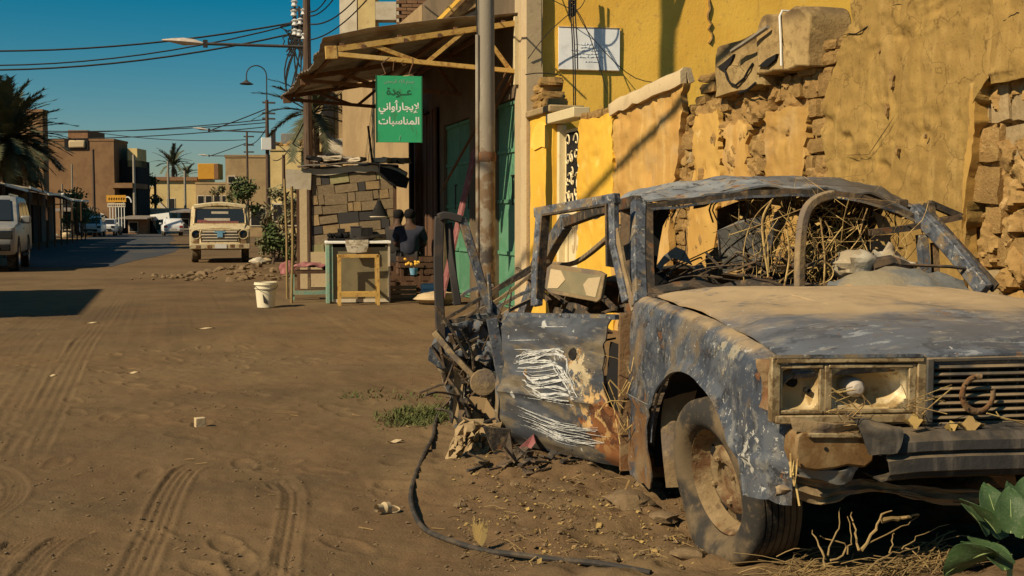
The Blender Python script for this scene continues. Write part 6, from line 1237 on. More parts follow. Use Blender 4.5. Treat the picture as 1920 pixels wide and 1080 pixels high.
obj('side_door', MB().box((-.40, -.235, .46), (.05, .03, .86)), M_TURQ, t)
for lab, x, w_, h_, m, nm, cat in (('folded white cloth hanging over the counter front', -.02, .34, 0, M_CLOTH, 'folded_cloth', 'cloth'), ('dark tray of goods at the left of the counter', -.28, .34, .10, M_BLACK, 'goods_tray', 'tray'), ('shallow dark bowl in the middle of the counter', .12, .40, .07, M_DARKSTEEL, 'shallow_bowl', 'bowl'), ('small dark box behind the bowl on the counter', -.02, .16, .2, M_TILEDARK, 'small_box', 'box')):
    o = thing(nm, lab, cat, p + Matrix.Rotation(-.12, 3, 'Z') @ Vector((x, -.05 if h_ != .2 else .12, .936)), -.12)
    if nm == 'folded_cloth':
        for k in range(4): obj('fold', MB().patch([[(-.17, -.24 - .012 * k, .02 - .03 * k), (0, -.25 - .012 * k, .015 - .03 * k), (.17, -.24 - .012 * k, .02 - .03 * k)], [(-.17 + .01 * k, -.25 - .012 * k, -.06 - .035 * k), (0, -.262 - .012 * k, -.07 - .035 * k), (.17 - .01 * k, -.25 - .012 * k, -.06 - .035 * k)]], 6, 10, .008, .008, 12, k), M_CLOTH, o)
    elif nm == 'shallow_bowl': obj('bowl', MB().lathe([(0, 0), (.08, 0), (.20, .07), (.205, .07), (.085, -.0), (0, .004)], 20), m, o)
    elif nm == 'goods_tray':
        obj('tray', MB().box((0, 0, .02), (w_, .3, .04)), m, o)
        sm = mesh_of('item', rub(5, .04, .25, 9), M_BLACK)
        for k in range(12): inst('item', sm, o, Matrix.Translation((rnd.uniform(-.14, .14), rnd.uniform(-.1, .1), .06 + rnd.uniform(0, .03))))
    else: obj('box', MB().box((0, 0, h_ / 2), (w_, .14, h_)).box((0, 0, h_ + .01), (w_ * 1.06, .15, .02)), m, o, bevel=.004)
p = gat(671, 16.85); t = thing('stool_frame', 'bare yellow wooden stool frame before the stall counter', 'stool frame', p, -.1)
for (x, y) in ((-.28, -.17), (.28, -.17), (-.28, .17), (.28, .17)): obj('leg', MB().bar((x, y, 0), (x * .98, y, .74), .04), M_TRUSS, t)
for y in (-.17, .17): obj('top_rail', MB().bar((-.30, y, .72), (.30, y, .72), .04), M_TRUSS, t); obj('foot_rail', MB().bar((-.28, y, .16), (.28, y, .16), .04, .06), M_TRUSS, t)
for x in (-.28, .28): obj('top_rail', MB().bar((x, -.15, .72), (x, .15, .72), .035), M_TRUSS, t)
p = gat(582, 18.0); t = thing('bench', 'low faded green bench beside the stall counter', 'bench', p, -.05)
obj('seat', MB().box((0, 0, .44), (.66, .34, .05)), M_DARKWOOD, t); obj('front_rail', MB().box((0, -.16, .12), (.64, .04, .06)), M_TURQ, t)
for x in (-.29, .29): obj('leg', MB().box((x, -.14, .21), (.05, .05, .42)), M_TURQ, t); obj('leg', MB().box((x, .14, .21), (.05, .05, .42)), M_TURQ, t)
o = obj('red_cloth', MB().patch([[(-.30, -.17, .03), (-.1, -.18, .07), (.15, -.17, .06), (.28, -.17, .02)], [(-.28, 0, .05), (-.1, .0, .12), (.12, 0, .09), (.27, 0, .03)], [(-.3, .17, .02), (-.1, .17, .06), (.12, .17, .05), (.28, .17, .02)]], 16, 20, .012, .04, 9), M_REDCLOTH, smooth=60); o.location = p + Vector((0, 0, .455)); setup(o, 'crumpled dusty red cloth on the low bench', 'cloth')
o = obj('red_cloth', MB().patch([[(-.13, -.1, .0), (.0, -.12, .03), (.12, -.1, 0)], [(-.14, 0, .12), (0, 0, .24), (.12, 0, .12)], [(-.1, .1, .0), (0, .12, .05), (.1, .1, 0)]], 14, 14, .012, .05, 9), M_REDCLOTH, smooth=60); o.location = gat(538, 19.5) + Vector((0, 0, .32)); setup(o, 'pinkish red cloth bundle hanging by the thin stakes', 'cloth')
for px, tx, h_, lab, d_ in ((545, 548, 1.75, 'tall thin wooden stake before the bushes, nearer of the pair', 17.2), (537, 534, 1.9, 'tall thin wooden stake before the bushes, further of the pair', 18.2)):
    a_ = gat(px, d_); b_ = gat(tx, d_) + Vector((0, 0, h_)); setup(obj('stake', MB().tube([a_, a_.lerp(b_, .5) + Vector((.015, 0, 0)), b_], .022, 6), M_STALK), lab, 'stake')
# the kiosk made of scrap panels
p = gat(662, 20.3); kz = thing('scrap_kiosk', 'kiosk patched together from small scrap panels', 'kiosk', p, -.22)
obj('back_board', MB().box((0, .05, 1.1), (1.5, .06, 2.1)), M_DARKWOOD, kz)
pmats = [M_BROWNPANEL, M_BROWNPANEL, M_BROWNPANEL, M_TAN, M_OLIVE, M_TILEDARK]; pms = [mesh_of('panel', MB().box((0, 0, 0), (1, .02, 1)), m) for m in pmats]
for i in range(9):
    x = -.72
    while x < .66:
        w_ = rnd.choice((rnd.uniform(.10, .2), rnd.uniform(.2, .5))); w_ = min(w_, .74 - x); h_ = .165 * rnd.uniform(.8, 1.2); k = rnd.choice((0, 1, 2, 0, 1, 3, 0, 5, 4)) 
        if (i, int((x + .72) / .3)) in ((2, 1), (5, 1), (5, 4), (2, 4)): k = 4
        if (i, int((x + .72) / .3)) in ((4, 1), (4, 3)): k = 5
        inst('panel', pms[k], kz, Matrix.Translation((x + w_ / 2, .0 - rnd.uniform(0, .012), .62 + i * .175 + x * .10)) @ Matrix.Rotation(-.10 + rnd.uniform(-.05, .05), 4, 'Y') @ Matrix.Diagonal((w_ - .012, 1, h_, 1))); x += w_
obj('roof', MB().patch([[(-1.0, -.06, 2.10), (-1.0, .7, 2.14)], [(-.2, -.06, 2.20), (-.2, .7, 2.24)], [(.5, -.06, 2.22), (.5, .7, 2.24)], [(.95, -.05, 2.08), (.95, .7, 2.1)]], 20, 6, .11, .05, 3), M_CONC, kz)
obj('roof_sheet', MB().patch([[(-.95, -.16, 2.20), (-.95, .6, 2.22)], [(0, -.16, 2.27), (0, .6, 2.3)], [(.8, -.16, 2.22), (.8, .6, 2.2)]], 12, 4, .02, .03, 3), M_TIN, kz)
mb_ = [mesh_of('roof_scrap', mudblock(.3, .25, .08, 900 + k, .12), (M_CONC, M_DARKWOOD, M_BLACK, M_TIN)[k], 0) for k in range(4)]
for k in range(16): inst('roof_scrap', mb_[k % 4], kz, Matrix.Translation((rnd.uniform(-.8, .85), rnd.uniform(-.05, .3), 2.29 + rnd.uniform(0, .07))) @ Matrix.Rotation(rnd.uniform(-.5, .5), 4, 'Z') @ Matrix.Rotation(rnd.uniform(-.15, .15), 4, 'Y') @ Matrix.Scale(rnd.uniform(.5, 1.3), 4))
obj('roof_stick', MB().tube([(.35, -.05, 2.25), (.28, -.08, 2.9)], .02, 5), M_DARKSTEEL, kz)
obj('sagging_flap', MB().patch([[(.45, -.18, 2.2), (.5, -.2, 2.0)], [(.75, -.18, 2.12), (.72, -.2, 1.86)], [(1.0, -.18, 1.98), (.95, -.2, 1.80)]], 12, 8, .01, .04, 7), M_BLACK, kz)
obj('corner_board', MB().box((-.94, -.08, 1.96), (.44, .04, .34), (0, .05, .1)), M_CONC, kz)
obj('post', MB().box((-.86, -.06, .92), (.13, .07, 1.75)), M_CREAM, kz); obj('post', MB().box((.74, -.1, 1.05), (.06, .06, 2.1)), M_DARKWOOD, kz); obj('post', MB().box((-.99, .4, .9), (.08, .08, 1.8)), M_DARKWOOD, kz)
obj('lower_board', MB().box((-.58, -.04, .38), (.36, .04, .62)), M_CREAM, kz); obj('lower_board', MB().box((.42, -.05, .72), (.36, .04, .46), (0, .1, 0)), M_CREAM, kz); obj('shelf_clutter', MB().box((.1, -.12, .98), (1.0, .12, .05)).box((-.2, -.12, 1.05), (.12, .1, .1)).box((.25, -.12, 1.06), (.2, .1, .12)), M_BLACK, kz, kind='stuff')
p2 = at(711, 392, 18.6); t = thing('hanging_lamp', 'black conical shade hanging at the corner of the kiosk', 'lamp', (p2.x, p2.y, 1.25))
obj('shade', MB().lathe([(.03, .32), (.05, .26), (.10, .16), (.15, .06), (.13, .05), (.03, .24)], 16), M_BLACK, t); obj('rim', MB().lathe([(.15, .06), (.155, .05), (.14, .035)], 16), M_CONC, t); obj('cord', MB().tube([(0, 0, .32), (.01, 0, .9)], .006, 4), M_WIRE, t)
# crates and such in the shade
def crate(px, d_, w_, dp, h_, m, lab, nm='crate', rz=0, z=0):
    q = gat(px, d_) + Vector((0, 0, z)); t = thing(nm, lab, nm.replace('_', ' '), q, rz)
    obj('bottom', MB().box((0, 0, .015), (w_, dp, .03)), m, t)
    n = 3 if h_ < .35 else 4
    sl = h_ / n
    for k in range(n):
        for s in (-1, 1): obj('slat', MB().box((0, s * dp / 2, sl * (k + .5)), (w_, .018, sl * .8)), m, t); obj('slat', MB().box((s * w_ / 2, 0, sl * (k + .5)), (.018, dp - .03, sl * .8)), m, t)
    return t
crate(810, 17.9, .32, .30, .26, M_BLUE, 'light blue plastic crate on the ground by the shop wall', rz=-.3)
crate(770, 18.6, .72, .45, .36, M_DARKWOOD, 'dark wooden crate under the seated people', rz=-.15)
crate(785, 19.0, .7, .4, .30, M_DARKWOOD, 'second dark wooden crate stacked behind the nearer one', rz=-.1, z=.36)
t = crate(752, 18.3, .45, .3, .22, M_CARD, 'brown cardboard tray leaning low before the wooden crates', nm='cardboard_tray', rz=-.25)
q = gat(822, 17.0); base = rub(10, .26, .16, 8, .42); mb = MB(); mb.v = [(v[0] * 1.35, v[1], v[2] + .08) for v in base.v]; mb.f = base.f; o = obj('sack', mb, M_SACK, smooth=70); o.location = q; setup(o, 'slumped pale woven sack lying before the blue crate', 'sack')
q = gat(775, 18.4) + Vector((0, 0, .37)); t = thing('flower_pot', 'small pot with yellow flowers on the wooden crate', 'flower pot', q)
obj('pot', MB().lathe([(0, 0), (.05, 0), (.07, .11), (.06, .11), (0, .09)], 12), M_BLUE, t); mb = MB()
for k in range(9): v = Vector((rnd.uniform(-.14, .14), rnd.uniform(-.06, .06), .2 + rnd.uniform(-.03, .05))); b = rub(4, .025, .3, k); mb.add([Vector(a) + v for a in b.v], b.f); 
obj('flowers', mb, M_BRIGHT, t)
# ------------------------------------------------------------------ two seated people in the shade
def person(label, loc, rz, J, shirt):
    """J: joint chain; body is one skinned surface"""
    t = thing('person', label, 'person', loc, rz)
    def skin(nm, verts, edges, rad, m, lvl=2):
        me = bpy.data.meshes.new(nm); me.from_pydata(verts, edges, []); o = bpy.data.objects.new(nm, me); COL.objects.link(o)
        md = o.modifiers.new('s', 'SKIN'); md.use_smooth_shade = True
        for k, r_ in enumerate(rad): me.skin_vertices[0].data[k].radius = (r_, r_) if isinstance(r_, (int, float)) else r_
        me.skin_vertices[0].data[0].use_root = True
        o.modifiers.new('d', 'SUBSURF').levels = lvl; o.modifiers['d'].render_levels = lvl
        m2 = bpy.data.meshes.new_from_object(o.evaluated_get(bpy.context.evaluated_depsgraph_get())); bpy.data.objects.remove(o)
        m2.name = nm; m2.materials.clear(); m2.materials.append(m); m2.shade_smooth(); q = bpy.data.objects.new(nm, m2); COL.objects.link(q); q.parent = t; return q
    b = [(0, 0, .56), (0, .02, .72), (0, .03, .90), (0, .0, 1.06), (0, -.02, 1.14), (0, -.05, 1.25), (0, -.06, 1.34),
         (-.18, 0, 1.03), (-.24, -.08, .80), (-.16, -.30, .74), (-.12, -.38, .73), (.18, 0, 1.03), (.24, -.08, .80), (.14, -.28, .76), (.10, -.36, .75),
         (-.10, 0, .55), (-.14, -.42, .56), (-.14, -.40, .10), (-.14, -.52, .05), (.10, 0, .55), (.14, -.42, .56), (.14, -.42, .10), (.14, -.54, .05)]
    e = [(0, 1), (1, 2), (2, 3), (3, 4), (4, 5), (5, 6), (3, 7), (7, 8), (8, 9), (9, 10), (3, 11), (11, 12), (12, 13), (13, 14), (0, 15), (15, 16), (16, 17), (17, 18), (0, 19), (19, 20), (20, 21), (21, 22)]
    r_ = [(.15, .11), (.14, .11), (.16, .115), (.13, .09), .055, .085, .07, .065, .05, .038, .032, .065, .05, .038, .032, .10, .075, .05, .035, .10, .075, .05, .035]
    skin('body', b, e, r_, M_SKIN)
    skin('shirt', [(0, 0, .60), (0, .03, .75), (0, .04, .92), (0, .0, 1.05), (0, -.01, 1.10), (-.19, 0, 1.03), (-.25, -.07, .84), (.19, 0, 1.03), (.25, -.07, .84)], [(0, 1), (1, 2), (2, 3), (3, 4), (3, 5), (5, 6), (3, 7), (7, 8)], [(.17, .13), (.165, .13), (.18, .135), (.145, .105), .07, .085, .07, .085, .07], shirt)
    skin('trousers', [(0, 0, .56), (-.10, 0, .56), (-.14, -.42, .565), (-.14, -.41, .16), (.10, 0, .56), (.14, -.42, .565), (.14, -.43, .16)], [(0, 1), (1, 2), (2, 3), (0, 4), (4, 5), (5, 6)], [.13, .115, .09, .075, .115, .09, .075], M_TROUSER)
    hair = MB().lathe([(.085, -.03), (.094, .0), (.092, .045), (.075, .085), (.04, .105), (.0, .112)], 16, Matrix.Translation((0, -.045, 1.275)) @ Matrix.Rotation(R(-12), 4, 'X')); obj('hair', hair, M_HAIR, t, smooth=60)
    mb = MB()
    for s in (-1, 1):
        for k in range(5): a0_ = Vector((s * (.12 - .02 * (s < 0) * 0) , -.37, .735)); mb.tube([a0_ + Vector((s * (.03 - .014 * k), 0, 0)), a0_ + Vector((s * (.035 - .016 * k), -.045, -.008)), a0_ + Vector((s * (.03 - .016 * k), -.07 + .008 * abs(k - 2), -.03))], [.010, .009, .007], 6)
    obj('fingers', mb, M_SKIN, t); obj('nose', MB().lathe([(.018, 0), (.0, .03)], 8, Matrix.Translation((0, -.13, 1.25)) @ Matrix.Rotation(R(90), 4, 'X')), M_SKIN, t)
    for s in (-1, 1): obj('shoe', MB().box((s * .14, -.52, .035), (.10, .26, .07), taper=.7), M_DARKSTEEL, t, bevel=.02)
    return t
person('person seated with their back turned in a navy shirt in the shade by the stall', gat(768, 18.9) + Vector((0, 0, .05)), R(165), None, M_SHIRT)
person('person in black seated in the shade, nearer the kiosk', gat(744, 19.6) + Vector((0, 0, .05)), R(120), None, M_TROUSER)
setup(obj('low_stool', MB().box((0, 0, .50), (.40, .36, .05)).box((-.16, -.14, .24), (.05, .05, .48)).box((.16, -.14, .24), (.05, .05, .48)).box((-.16, .14, .24), (.05, .05, .48)).box((.16, .14, .24), (.05, .05, .48)), M_DARKWOOD), 'dark wooden stool under the person in the navy shirt', 'stool').location = gat(768, 18.9)
setup(obj('low_stool', MB().box((0, 0, .50), (.40, .36, .05)).box((-.16, -.14, .24), (.05, .05, .48)).box((.16, -.14, .24), (.05, .05, .48)).box((-.16, .14, .24), (.05, .05, .48)).box((.16, .14, .24), (.05, .05, .48)), M_DARKWOOD), 'dark wooden stool under the person in black', 'stool').location = gat(744, 19.6)

# ------------------------------------------------------------------ poles, lamps and wires along the street
def lampost(px, d, h, arm_py, head_px, label, swan=False, m=M_WOODPOLE, r0=.11, boxes=()):
    q = gat(px, d); t = thing('street_lamp_pole', label, 'lamp pole', q)
    obj('shaft', MB().tube([(0, 0, -.1), (0, 0, h * .5), (0, 0, h)], [r0, r0 * .85, r0 * .7], 10), m, t)
    if arm_py:
        z = at(px, arm_py, d).z; e = at(head_px[1], arm_py + head_px[2], d) - q; s = at(head_px[0], arm_py + head_px[3], d) - q
        ar_ = obj('arm', MB().tube([(0, 0, z), e], .035, 6), M_DARKSTEEL, t)
        u = (s - e); n = u.normalized(); L_ = u.length; sd_ = Vector((-n.y, n.x, 0)) * L_ * .16; up = Vector((0, 0, L_ * .10))
        P = []
        for k, (w_, h1, h0) in enumerate(((.2, .2, -.1), (.8, .9, -.5), (1, 1, -.75), (.9, .7, -.35), (.45, .3, 0))):
            cc = e + u * (.02 + k * .245); P.append([cc + sd_ * w_ * math.cos(a) + up * (h1 if math.sin(a) > 0 else -h0) * math.sin(a) for a in np.linspace(0, 2 * math.pi, 11)])
        obj('lamp_head', MB().grid(P), M_LAMPHEAD, ar_, smooth=60); obj('bracket', MB().box(e, (.10, .08, .16)), M_DARKSTEEL, ar_)
    if swan:
        z0 = h; P = [(0, 0, z0)] + [(-.45 + .45 * math.cos(a), 0, z0 + 1.1 + .45 * math.sin(a)) for a in np.linspace(0, math.pi, 10)] + [(-.9, 0, z0 + .85)]
        sw = obj('swan_neck', MB().tube(P, .03, 6), M_DARKSTEEL, t); obj('lamp_shade', MB().lathe([(.03, .2), (.10, .12), (.32, .0), (.30, -.02), (.05, .1)], 12, Matrix.Translation((-.9, 0, z0 + .70))), M_DARKSTEEL, sw)
    for k, (px_, py_, w_, h_, m_) in enumerate(boxes): obj('meter_box', MB().box(at(px_, py_, d) - q + Vector((0, -.12, 0)), (w_, .18, h_)), m_, t, bevel=.01)
    return t
p1 = lampost(579, 25.2, 6.9, 88, (305, 385, -6, -12), 'near wooden lamp pole with a long street lamp arm and transformer wiring')
q1 = p1.location
tw = lambda px, py, d=25.2: at(px, py, d) - q1
mb = MB()
for (a, b) in (((552, 5), (556, 75)), ((561, 12), (562, 60)), ((571, 0), (571, 90))): mb.bar(tw(*a), tw(*b), .05)
for y in (18, 42, 62): mb.bar(tw(545, y), tw(582, y), .05)
obj('crossarm', mb, M_DARKSTEEL, p1, kind='stuff')
mb = MB()
for (x, y) in ((552, 6), (551, 24), (553, 42), (553, 60), (561, 62), (563, 40), (570, 22), (570, 68)): mb.lathe([(.0, -.09), (.07, -.06), (.05, 0), (.08, .04), (.0, .09)], 8, Matrix.Translation(tw(x, y)))
obj('insulator', mb, M_INSUL, p1)
mb = MB(); rnd = random.Random(5)
for k in range(20):
    x0, y0, x1, y1 = rnd.uniform(548, 572), rnd.uniform(20, 70), rnd.uniform(535, 568), rnd.uniform(80, 175); mb.tube(spline([tw(x0, y0), tw((x0 + x1) / 2 + rnd.uniform(-14, 8), (y0 + y1) / 2 + 8), tw(x1, y1)], 8), .016, 4)
for k in range(5): a0_ = rnd.uniform(0, 6); mb.tube([tw(rnd.uniform(533, 556) + 9 * math.cos(a), 50 + 14 * math.sin(a) + 10 * k) for a in np.linspace(a0_, a0_ + 4, 9)], .014, 4)
obj('jumper_wire', mb, M_WIRE, p1)
p2_ = lampost(503, 53, 6.8, 248, (362, 392, -4, -8), 'second lamp pole with a curved swan neck lamp and white meter box', swan=True, boxes=((499, 270, .45, .55, M_WHITE), (512, 262, .2, .9, M_DARKSTEEL)))
mb = MB()
for y in (192, 212, 222): mb.bar(at(492, y, 53) - p2_.location, at(516, y + 1, 53) - p2_.location, .08)
obj('crossarm', mb, M_DARKSTEEL, p2_, kind='stuff')
p3_ = lampost(465, 86, 7.9, 293, (372, 392, -1, -3), 'third and farthest lamp pole on the right side of the street')
mb = MB()
for y in (256, 272, 285): mb.bar(at(457, y, 86) - p3_.location, at(476, y, 86) - p3_.location, .10)
obj('crossarm', mb, M_DARKSTEEL, p3_, kind='stuff')
pole_specs = ((40, 56, 285, 'wooden pole with a small box beside the big palm', M_POLE, .12), (118, 95, 345, 'thin pale pole left of the brown brick building front', M_POLE, .08), (137, 96, 308, 'pale pipe pole standing before the shaded doorway of the brick building', M_POLE, .08), (177, 96, 280, 'dark wooden pole before the brick building', M_WOODPOLE, .14), (253, 118, 290, 'pale utility pole right of the brick building', M_POLE, .17), (292, 128, 338, 'dark utility pole at the corner of the pale yellow house', M_WOODPOLE, .17), (317, 132, 302, 'pale pole in front of the pale yellow house', M_POLE, .16), (348, 132, 320, 'pale pole at the right end of the pale yellow house', M_POLE, .16), (533, 40, 290, 'thin dark pole left of the bushes', M_WOODPOLE, .07))
for px, d, py, lab, m, r0 in pole_specs:
    q = gat(px, d); t = thing('utility_pole', lab, 'pole', q); obj('shaft', MB().tube([(0, 0, -.1), (0, 0, at(px, py, d).z)], [r0, r0 * .8], 8), m, t)
    if px == 40: obj('meter_box', MB().box((0, -.15, at(px, 290, d).z), (.45, .2, .4)), M_DARKSTEEL, t)
SPL = iter(('topmost wire from the near lamp pole across the left sky', 'second wire from the near lamp pole across the left sky', 'lowest wire from the near lamp pole across the left sky', 'wire rising from the near lamp pole over the canopy, nearest the roof', 'wire rising from the near lamp pole over the canopy, second from the roof', 'wire rising steeply from the near lamp pole over the canopy', 'wire rising from the near lamp pole to the top of the picture, leftmost', 'topmost wire from the second lamp pole across the left sky', 'lowest wire from the second lamp pole across the left sky', 'middle wire from the second lamp pole across the left sky', 'slanted stay of the second street lamp arm', 'long low wire from the farthest lamp pole to the brick building', 'wire rising from the farthest lamp pole to the second one', 'slanted stay of the farthest street lamp arm', 'wire from the second lamp pole up to the near lamp pole', 'wire from the grey steel pole over the canopy'))
def span(a, b, sag, r, lab, n=14):
    lab = next(SPL)
    a, b = Vector(a), Vector(b); setup(obj('overhead_wire', MB().tube([a.lerp(b, t) - Vector((0, 0, sag * 4 * t * (1 - t))) for t in np.linspace(0, 1, n)], r, 4), M_WIRE), lab, 'wire', 'overhead wires')
span(at(552, 42, 25.2), at(-160, 92, 27), .25, .020, 'overhead wire crossing the blue sky'); span(at(552, 45, 25.2), at(-160, 118, 27), .35, .016, 'overhead wire crossing the blue sky'); span(at(553, 62, 25.2), at(-160, 128, 27), .30, .020, 'overhead wire crossing the blue sky')
for k, (a, b) in enumerate((((580, 45), (690, -30)), ((580, 75), (720, -40)), ((580, 30), (660, -60)), ((580, 22), (640, -60)))): span(at(a[0], a[1], 25.2), at(b[0], b[1], 19), .2, .016, 'overhead wire crossing the blue sky')
for k, (ya, yb) in enumerate(((224, 246), (238, 256), (230, 238))): span(at(498, ya, 53), at(-120, yb, 56), .3, .022, 'overhead wire crossing the blue sky')
span(at(398, 243, 53), at(497, 205, 53), .02, .025, 'overhead wire crossing the blue sky'); span(at(462, 262, 86), at(180, 248, 96), .3, .03, 'overhead wire crossing the blue sky'); span(at(465, 270, 86), at(503, 235, 53), .3, .03, 'overhead wire crossing the blue sky'); span(at(395, 292, 86), at(462, 268, 86), .02, .03, 'overhead wire crossing the blue sky')
span(at(512, 300, 53), at(570, 230, 26), .3, .02, 'overhead wire crossing the blue sky'); span(at(905, -40, 14.2), at(640, -160, 20), .2, .015, 'overhead wire crossing the blue sky')
# ------------------------------------------------------------------ buildings
def house(name, lab, px0, px1, py, d, dep, m, wins=(), rz=0, cat='building', base=0, extra=None, wm=M_BLACK):
    a, b = gat(px0, d), gat(px1, d); wdt = (b - a).length; h = at(px0, py, d).z; t = thing(name, lab, cat, (a + b) / 2, -TH + rz)
    obj('wall', MB().box((0, dep / 2, h / 2), (wdt, dep, h)), m, t)
    for (u, z, w_, h_) in wins:
        f = obj('window', MB().box((-wdt / 2 + u * wdt, -.03, z * h), (w_ + .16, .10, h_ + .16)), M_CONC if m is not M_CONC else M_TAN, t); obj('pane', MB().box((-wdt / 2 + u * wdt, -.06, z * h), (w_, .08, h_)), wm, f)
    obj('parapet', MB().box((0, dep / 2, h + .1), (wdt + .12, dep + .12, .22)), m, t)
    return t, wdt, h
t, wd, hh = house('brick_building', 'two storey brown brick building with shaded balcony across the street', 92, 216, 264, 118, 4.2, M_TANBRICK, ((.30, .33, 1.5, 1.9),))
obj('upper_room', MB().box((-wd * .12, 4, hh + .6), (wd * .30, 5, 1.2)), M_BRICK, t)
obj('niche', MB().box((-wd * .0 - .4, -.04, hh - .35), (2.4, .16, 1.1)), M_BLACK, t); obj('water_jar', MB().box((-.3, -.15, hh - .35), (1.7, .3, .8)), M_CREAM, t, bevel=.2)
obj('balcony_slab', MB().box((wd / 2 + .9, 2, hh * .52), (2.2, 5, .5)), M_TANBRICK, t); obj('balcony_wall', MB().box((wd / 2 + 1.4, 3, hh * .83), (1.0, 3, 1.9)), M_PALEBUILD, t); obj('shaded_bay', MB().box((wd / 2 + .8, 3.5, hh * .4), (2.2, 4, hh * .8)), M_BLACK, t)  # the bay's shade is painted as a black box
obj('satellite_dish', MB().lathe([(0, .1), (.4, .0), (.45, -.1)], 12, Matrix.Translation((wd * .3, -.3, hh * .18)) @ Matrix.Rotation(R(70), 4, 'X')), M_CONC, t)
t, wd, hh = house('brown_house', 'dark brown flat roofed house behind the big palm', -120, 84, 210, 88, 1.0, M_TANBRICK, ((.55, .55, 1.4, 1.4), (.85, .55, 1.4, 1.4), (.55, .25, 1.4, 1.4), (.85, .25, 1.4, 1.4)))
t, wd, hh = house('pale_yellow_house', 'pale yellow two storey house at the end of the street', 290, 368, 336, 142, 9, M_PALEBUILD, ((.40, .48, .9, 1.9), (.15, .15, 1.0, 1.6), (.75, .15, 1.8, 1.7)))
obj('cornice', MB().box((0, -.1, hh + .05), (wd + .5, .5, .45)), M_BRICK, t); obj('stair_slab', MB().bar((-wd * .45, -.5, hh * .62), (-wd * .05, -.5, hh * .3), .5, .35), M_CONC, t)
house('brown_annex', 'brown annex with four small windows below the orange tank', 368, 432, 345, 140, 8, M_TAN, ((.15, .62, .7, 1.5), (.38, .62, .7, 1.5), (.62, .62, .7, 1.5), (.86, .62, .7, 1.5)))
q = at(390, 335, 141); t = thing('water_tank', 'orange square water tank on the roof at the end of the street', 'water tank', q, -TH); obj('tank', MB().box((0, 1.2, .9), (2.5, 2.4, 1.9)), M_ORANGE, t, bevel=.05)
obj('tank_shade_side', MB().box((1.0, .02, .9), (.5, .06, 1.8)), M_BRICK, t)  # darker panel painted as the tank's side in shade
t, wd, hh = house('tan_house', 'plain tan house with a small white window unit beyond the farthest lamp pole', 424, 505, 295, 96, 9, M_TAN, ((.14, .72, .5, .5), (.26, .70, .45, .4), (.75, .25, 1.2, 1.4)))
house('small_house', 'small yellow house with dark doorway far left of the pale yellow house', 258, 292, 352, 150, 6, M_PALEBUILD, ((.3, .55, .7, .9), (.7, .25, .9, 1.6)))
t, wd, hh = house('yellow_house', 'yellow house with rubble parapet behind the bushes', 508, 566, 282, 58, 8, M_PALEBUILD, ((.25, .35, .5, .8), (.75, .35, .6, 1.2)))
rk = mesh_of('stone', rub(5, .5, .35, 61, .6), M_MUD, 40)
for k in range(16): inst('stone', rk, t, Matrix.Translation((rnd.uniform(-wd / 2, wd / 2), rnd.uniform(0, 1), hh + .2 + rnd.uniform(0, .3))) @ Matrix.Scale(rnd.uniform(.25, .5), 4))
obj('water_tank', MB().box((.2, 1.0, hh + .5), (1.1, .9, .8)), M_GREYSHEET, t, bevel=.03)
t, wd, hh = house('tan_building', 'tall tan plastered building behind the canopy with small balcony', 612, 770, 96, 36, 8, M_TAN)
obj('balcony', MB().box((-wd * .18, -.6, at(650, 280, 35).z), (1.3, 1.2, .62)), M_CONC, t, bevel=.01); obj('balcony_slab', MB().box((-wd * .18, -.6, at(650, 296, 35).z), (1.4, 1.3, .10)), M_CONC, t)
obj('doorway', MB().box((-wd * .46, -.04, at(600, 240, 36).z), (.35, .12, 2.2)), M_BLACK, t); obj('hanging_lamp', MB().lathe([(.0, .1), (.12, .04), (.05, -.12), (0, -.2)], 10, Matrix.Translation((-wd * .25, -.3, at(645, 205, 36).z))), M_BLACK, t)
obj('ac_grille', MB().box((wd * .2, -.05, at(700, 300, 36).z), (.9, .14, .7)), M_BRICK, t)
t, wd, hh = house('stair_house', 'house with sloping white balustrade left of the tan building', 584, 616, 172, 38, 5, M_TAN, ((.5, .30, .3, .9),))
obj('balustrade', MB().bar((-wd * .45, -.12, at(590, 252, 38).z), (wd * .5, -.12, at(618, 218, 38).z), .06, .5), M_CONC, t); obj('handrail', MB().bar((-wd * .45, -.14, at(590, 234, 38).z), (wd * .5, -.14, at(618, 203, 38).z), .07, .07), M_BLACK, t)
obj('gable', MB().prism([(-wd * .3, -.2, at(600, 285, 38).z), (wd * .6, -.2, at(620, 285, 38).z), (-wd * .2, -.2, at(602, 262, 38).z)], (0, .1, 0)), M_PALEBUILD, t); obj('veranda', MB().box((0, -.1, 1.9), (wd * .9, .2, 1.7)), M_DARKWOOD, t)
d = 33; q = gat(690, d); t = thing('concrete_frame', 'unfinished white concrete roof frame above the canopy', 'building', q, -TH); zz_ = lambda py: at(690, py, d).z
ox = lambda px: (gat(px, d) - q).length * (1 if px > 690 else -1)
def fb(nm, x0, x1, y0, y1, dp=.5, m=M_CONC): obj(nm, MB().box(((ox(x0) + ox(x1)) / 2, dp / 2, (zz_(y0) + zz_(y1)) / 2), (ox(x1) - ox(x0), dp, abs(zz_(y0) - zz_(y1)))), m, t)
fb('column', 640, 672, -60, 75, .7); fb('column', 674, 706, -50, 75, .9, M_PALEBUILD); fb('beam', 706.5, 745, 3, 37, .5); fb('column', 745.5, 752, -40, 75, .5); fb('lower_wall', 640, 750, 76, 200, .6, M_TAN)
d2 = 27; q = gat(812, d2); t = thing('brick_storey', 'bare brown brick upper storey rising behind the canopy', 'building', q, -TH + .06)
a, b = gat(752, d2), gat(876, d2); wd = (b - a).length; z0_, z1_ = at(800, 120, d2).z, at(800, -70, d2).z
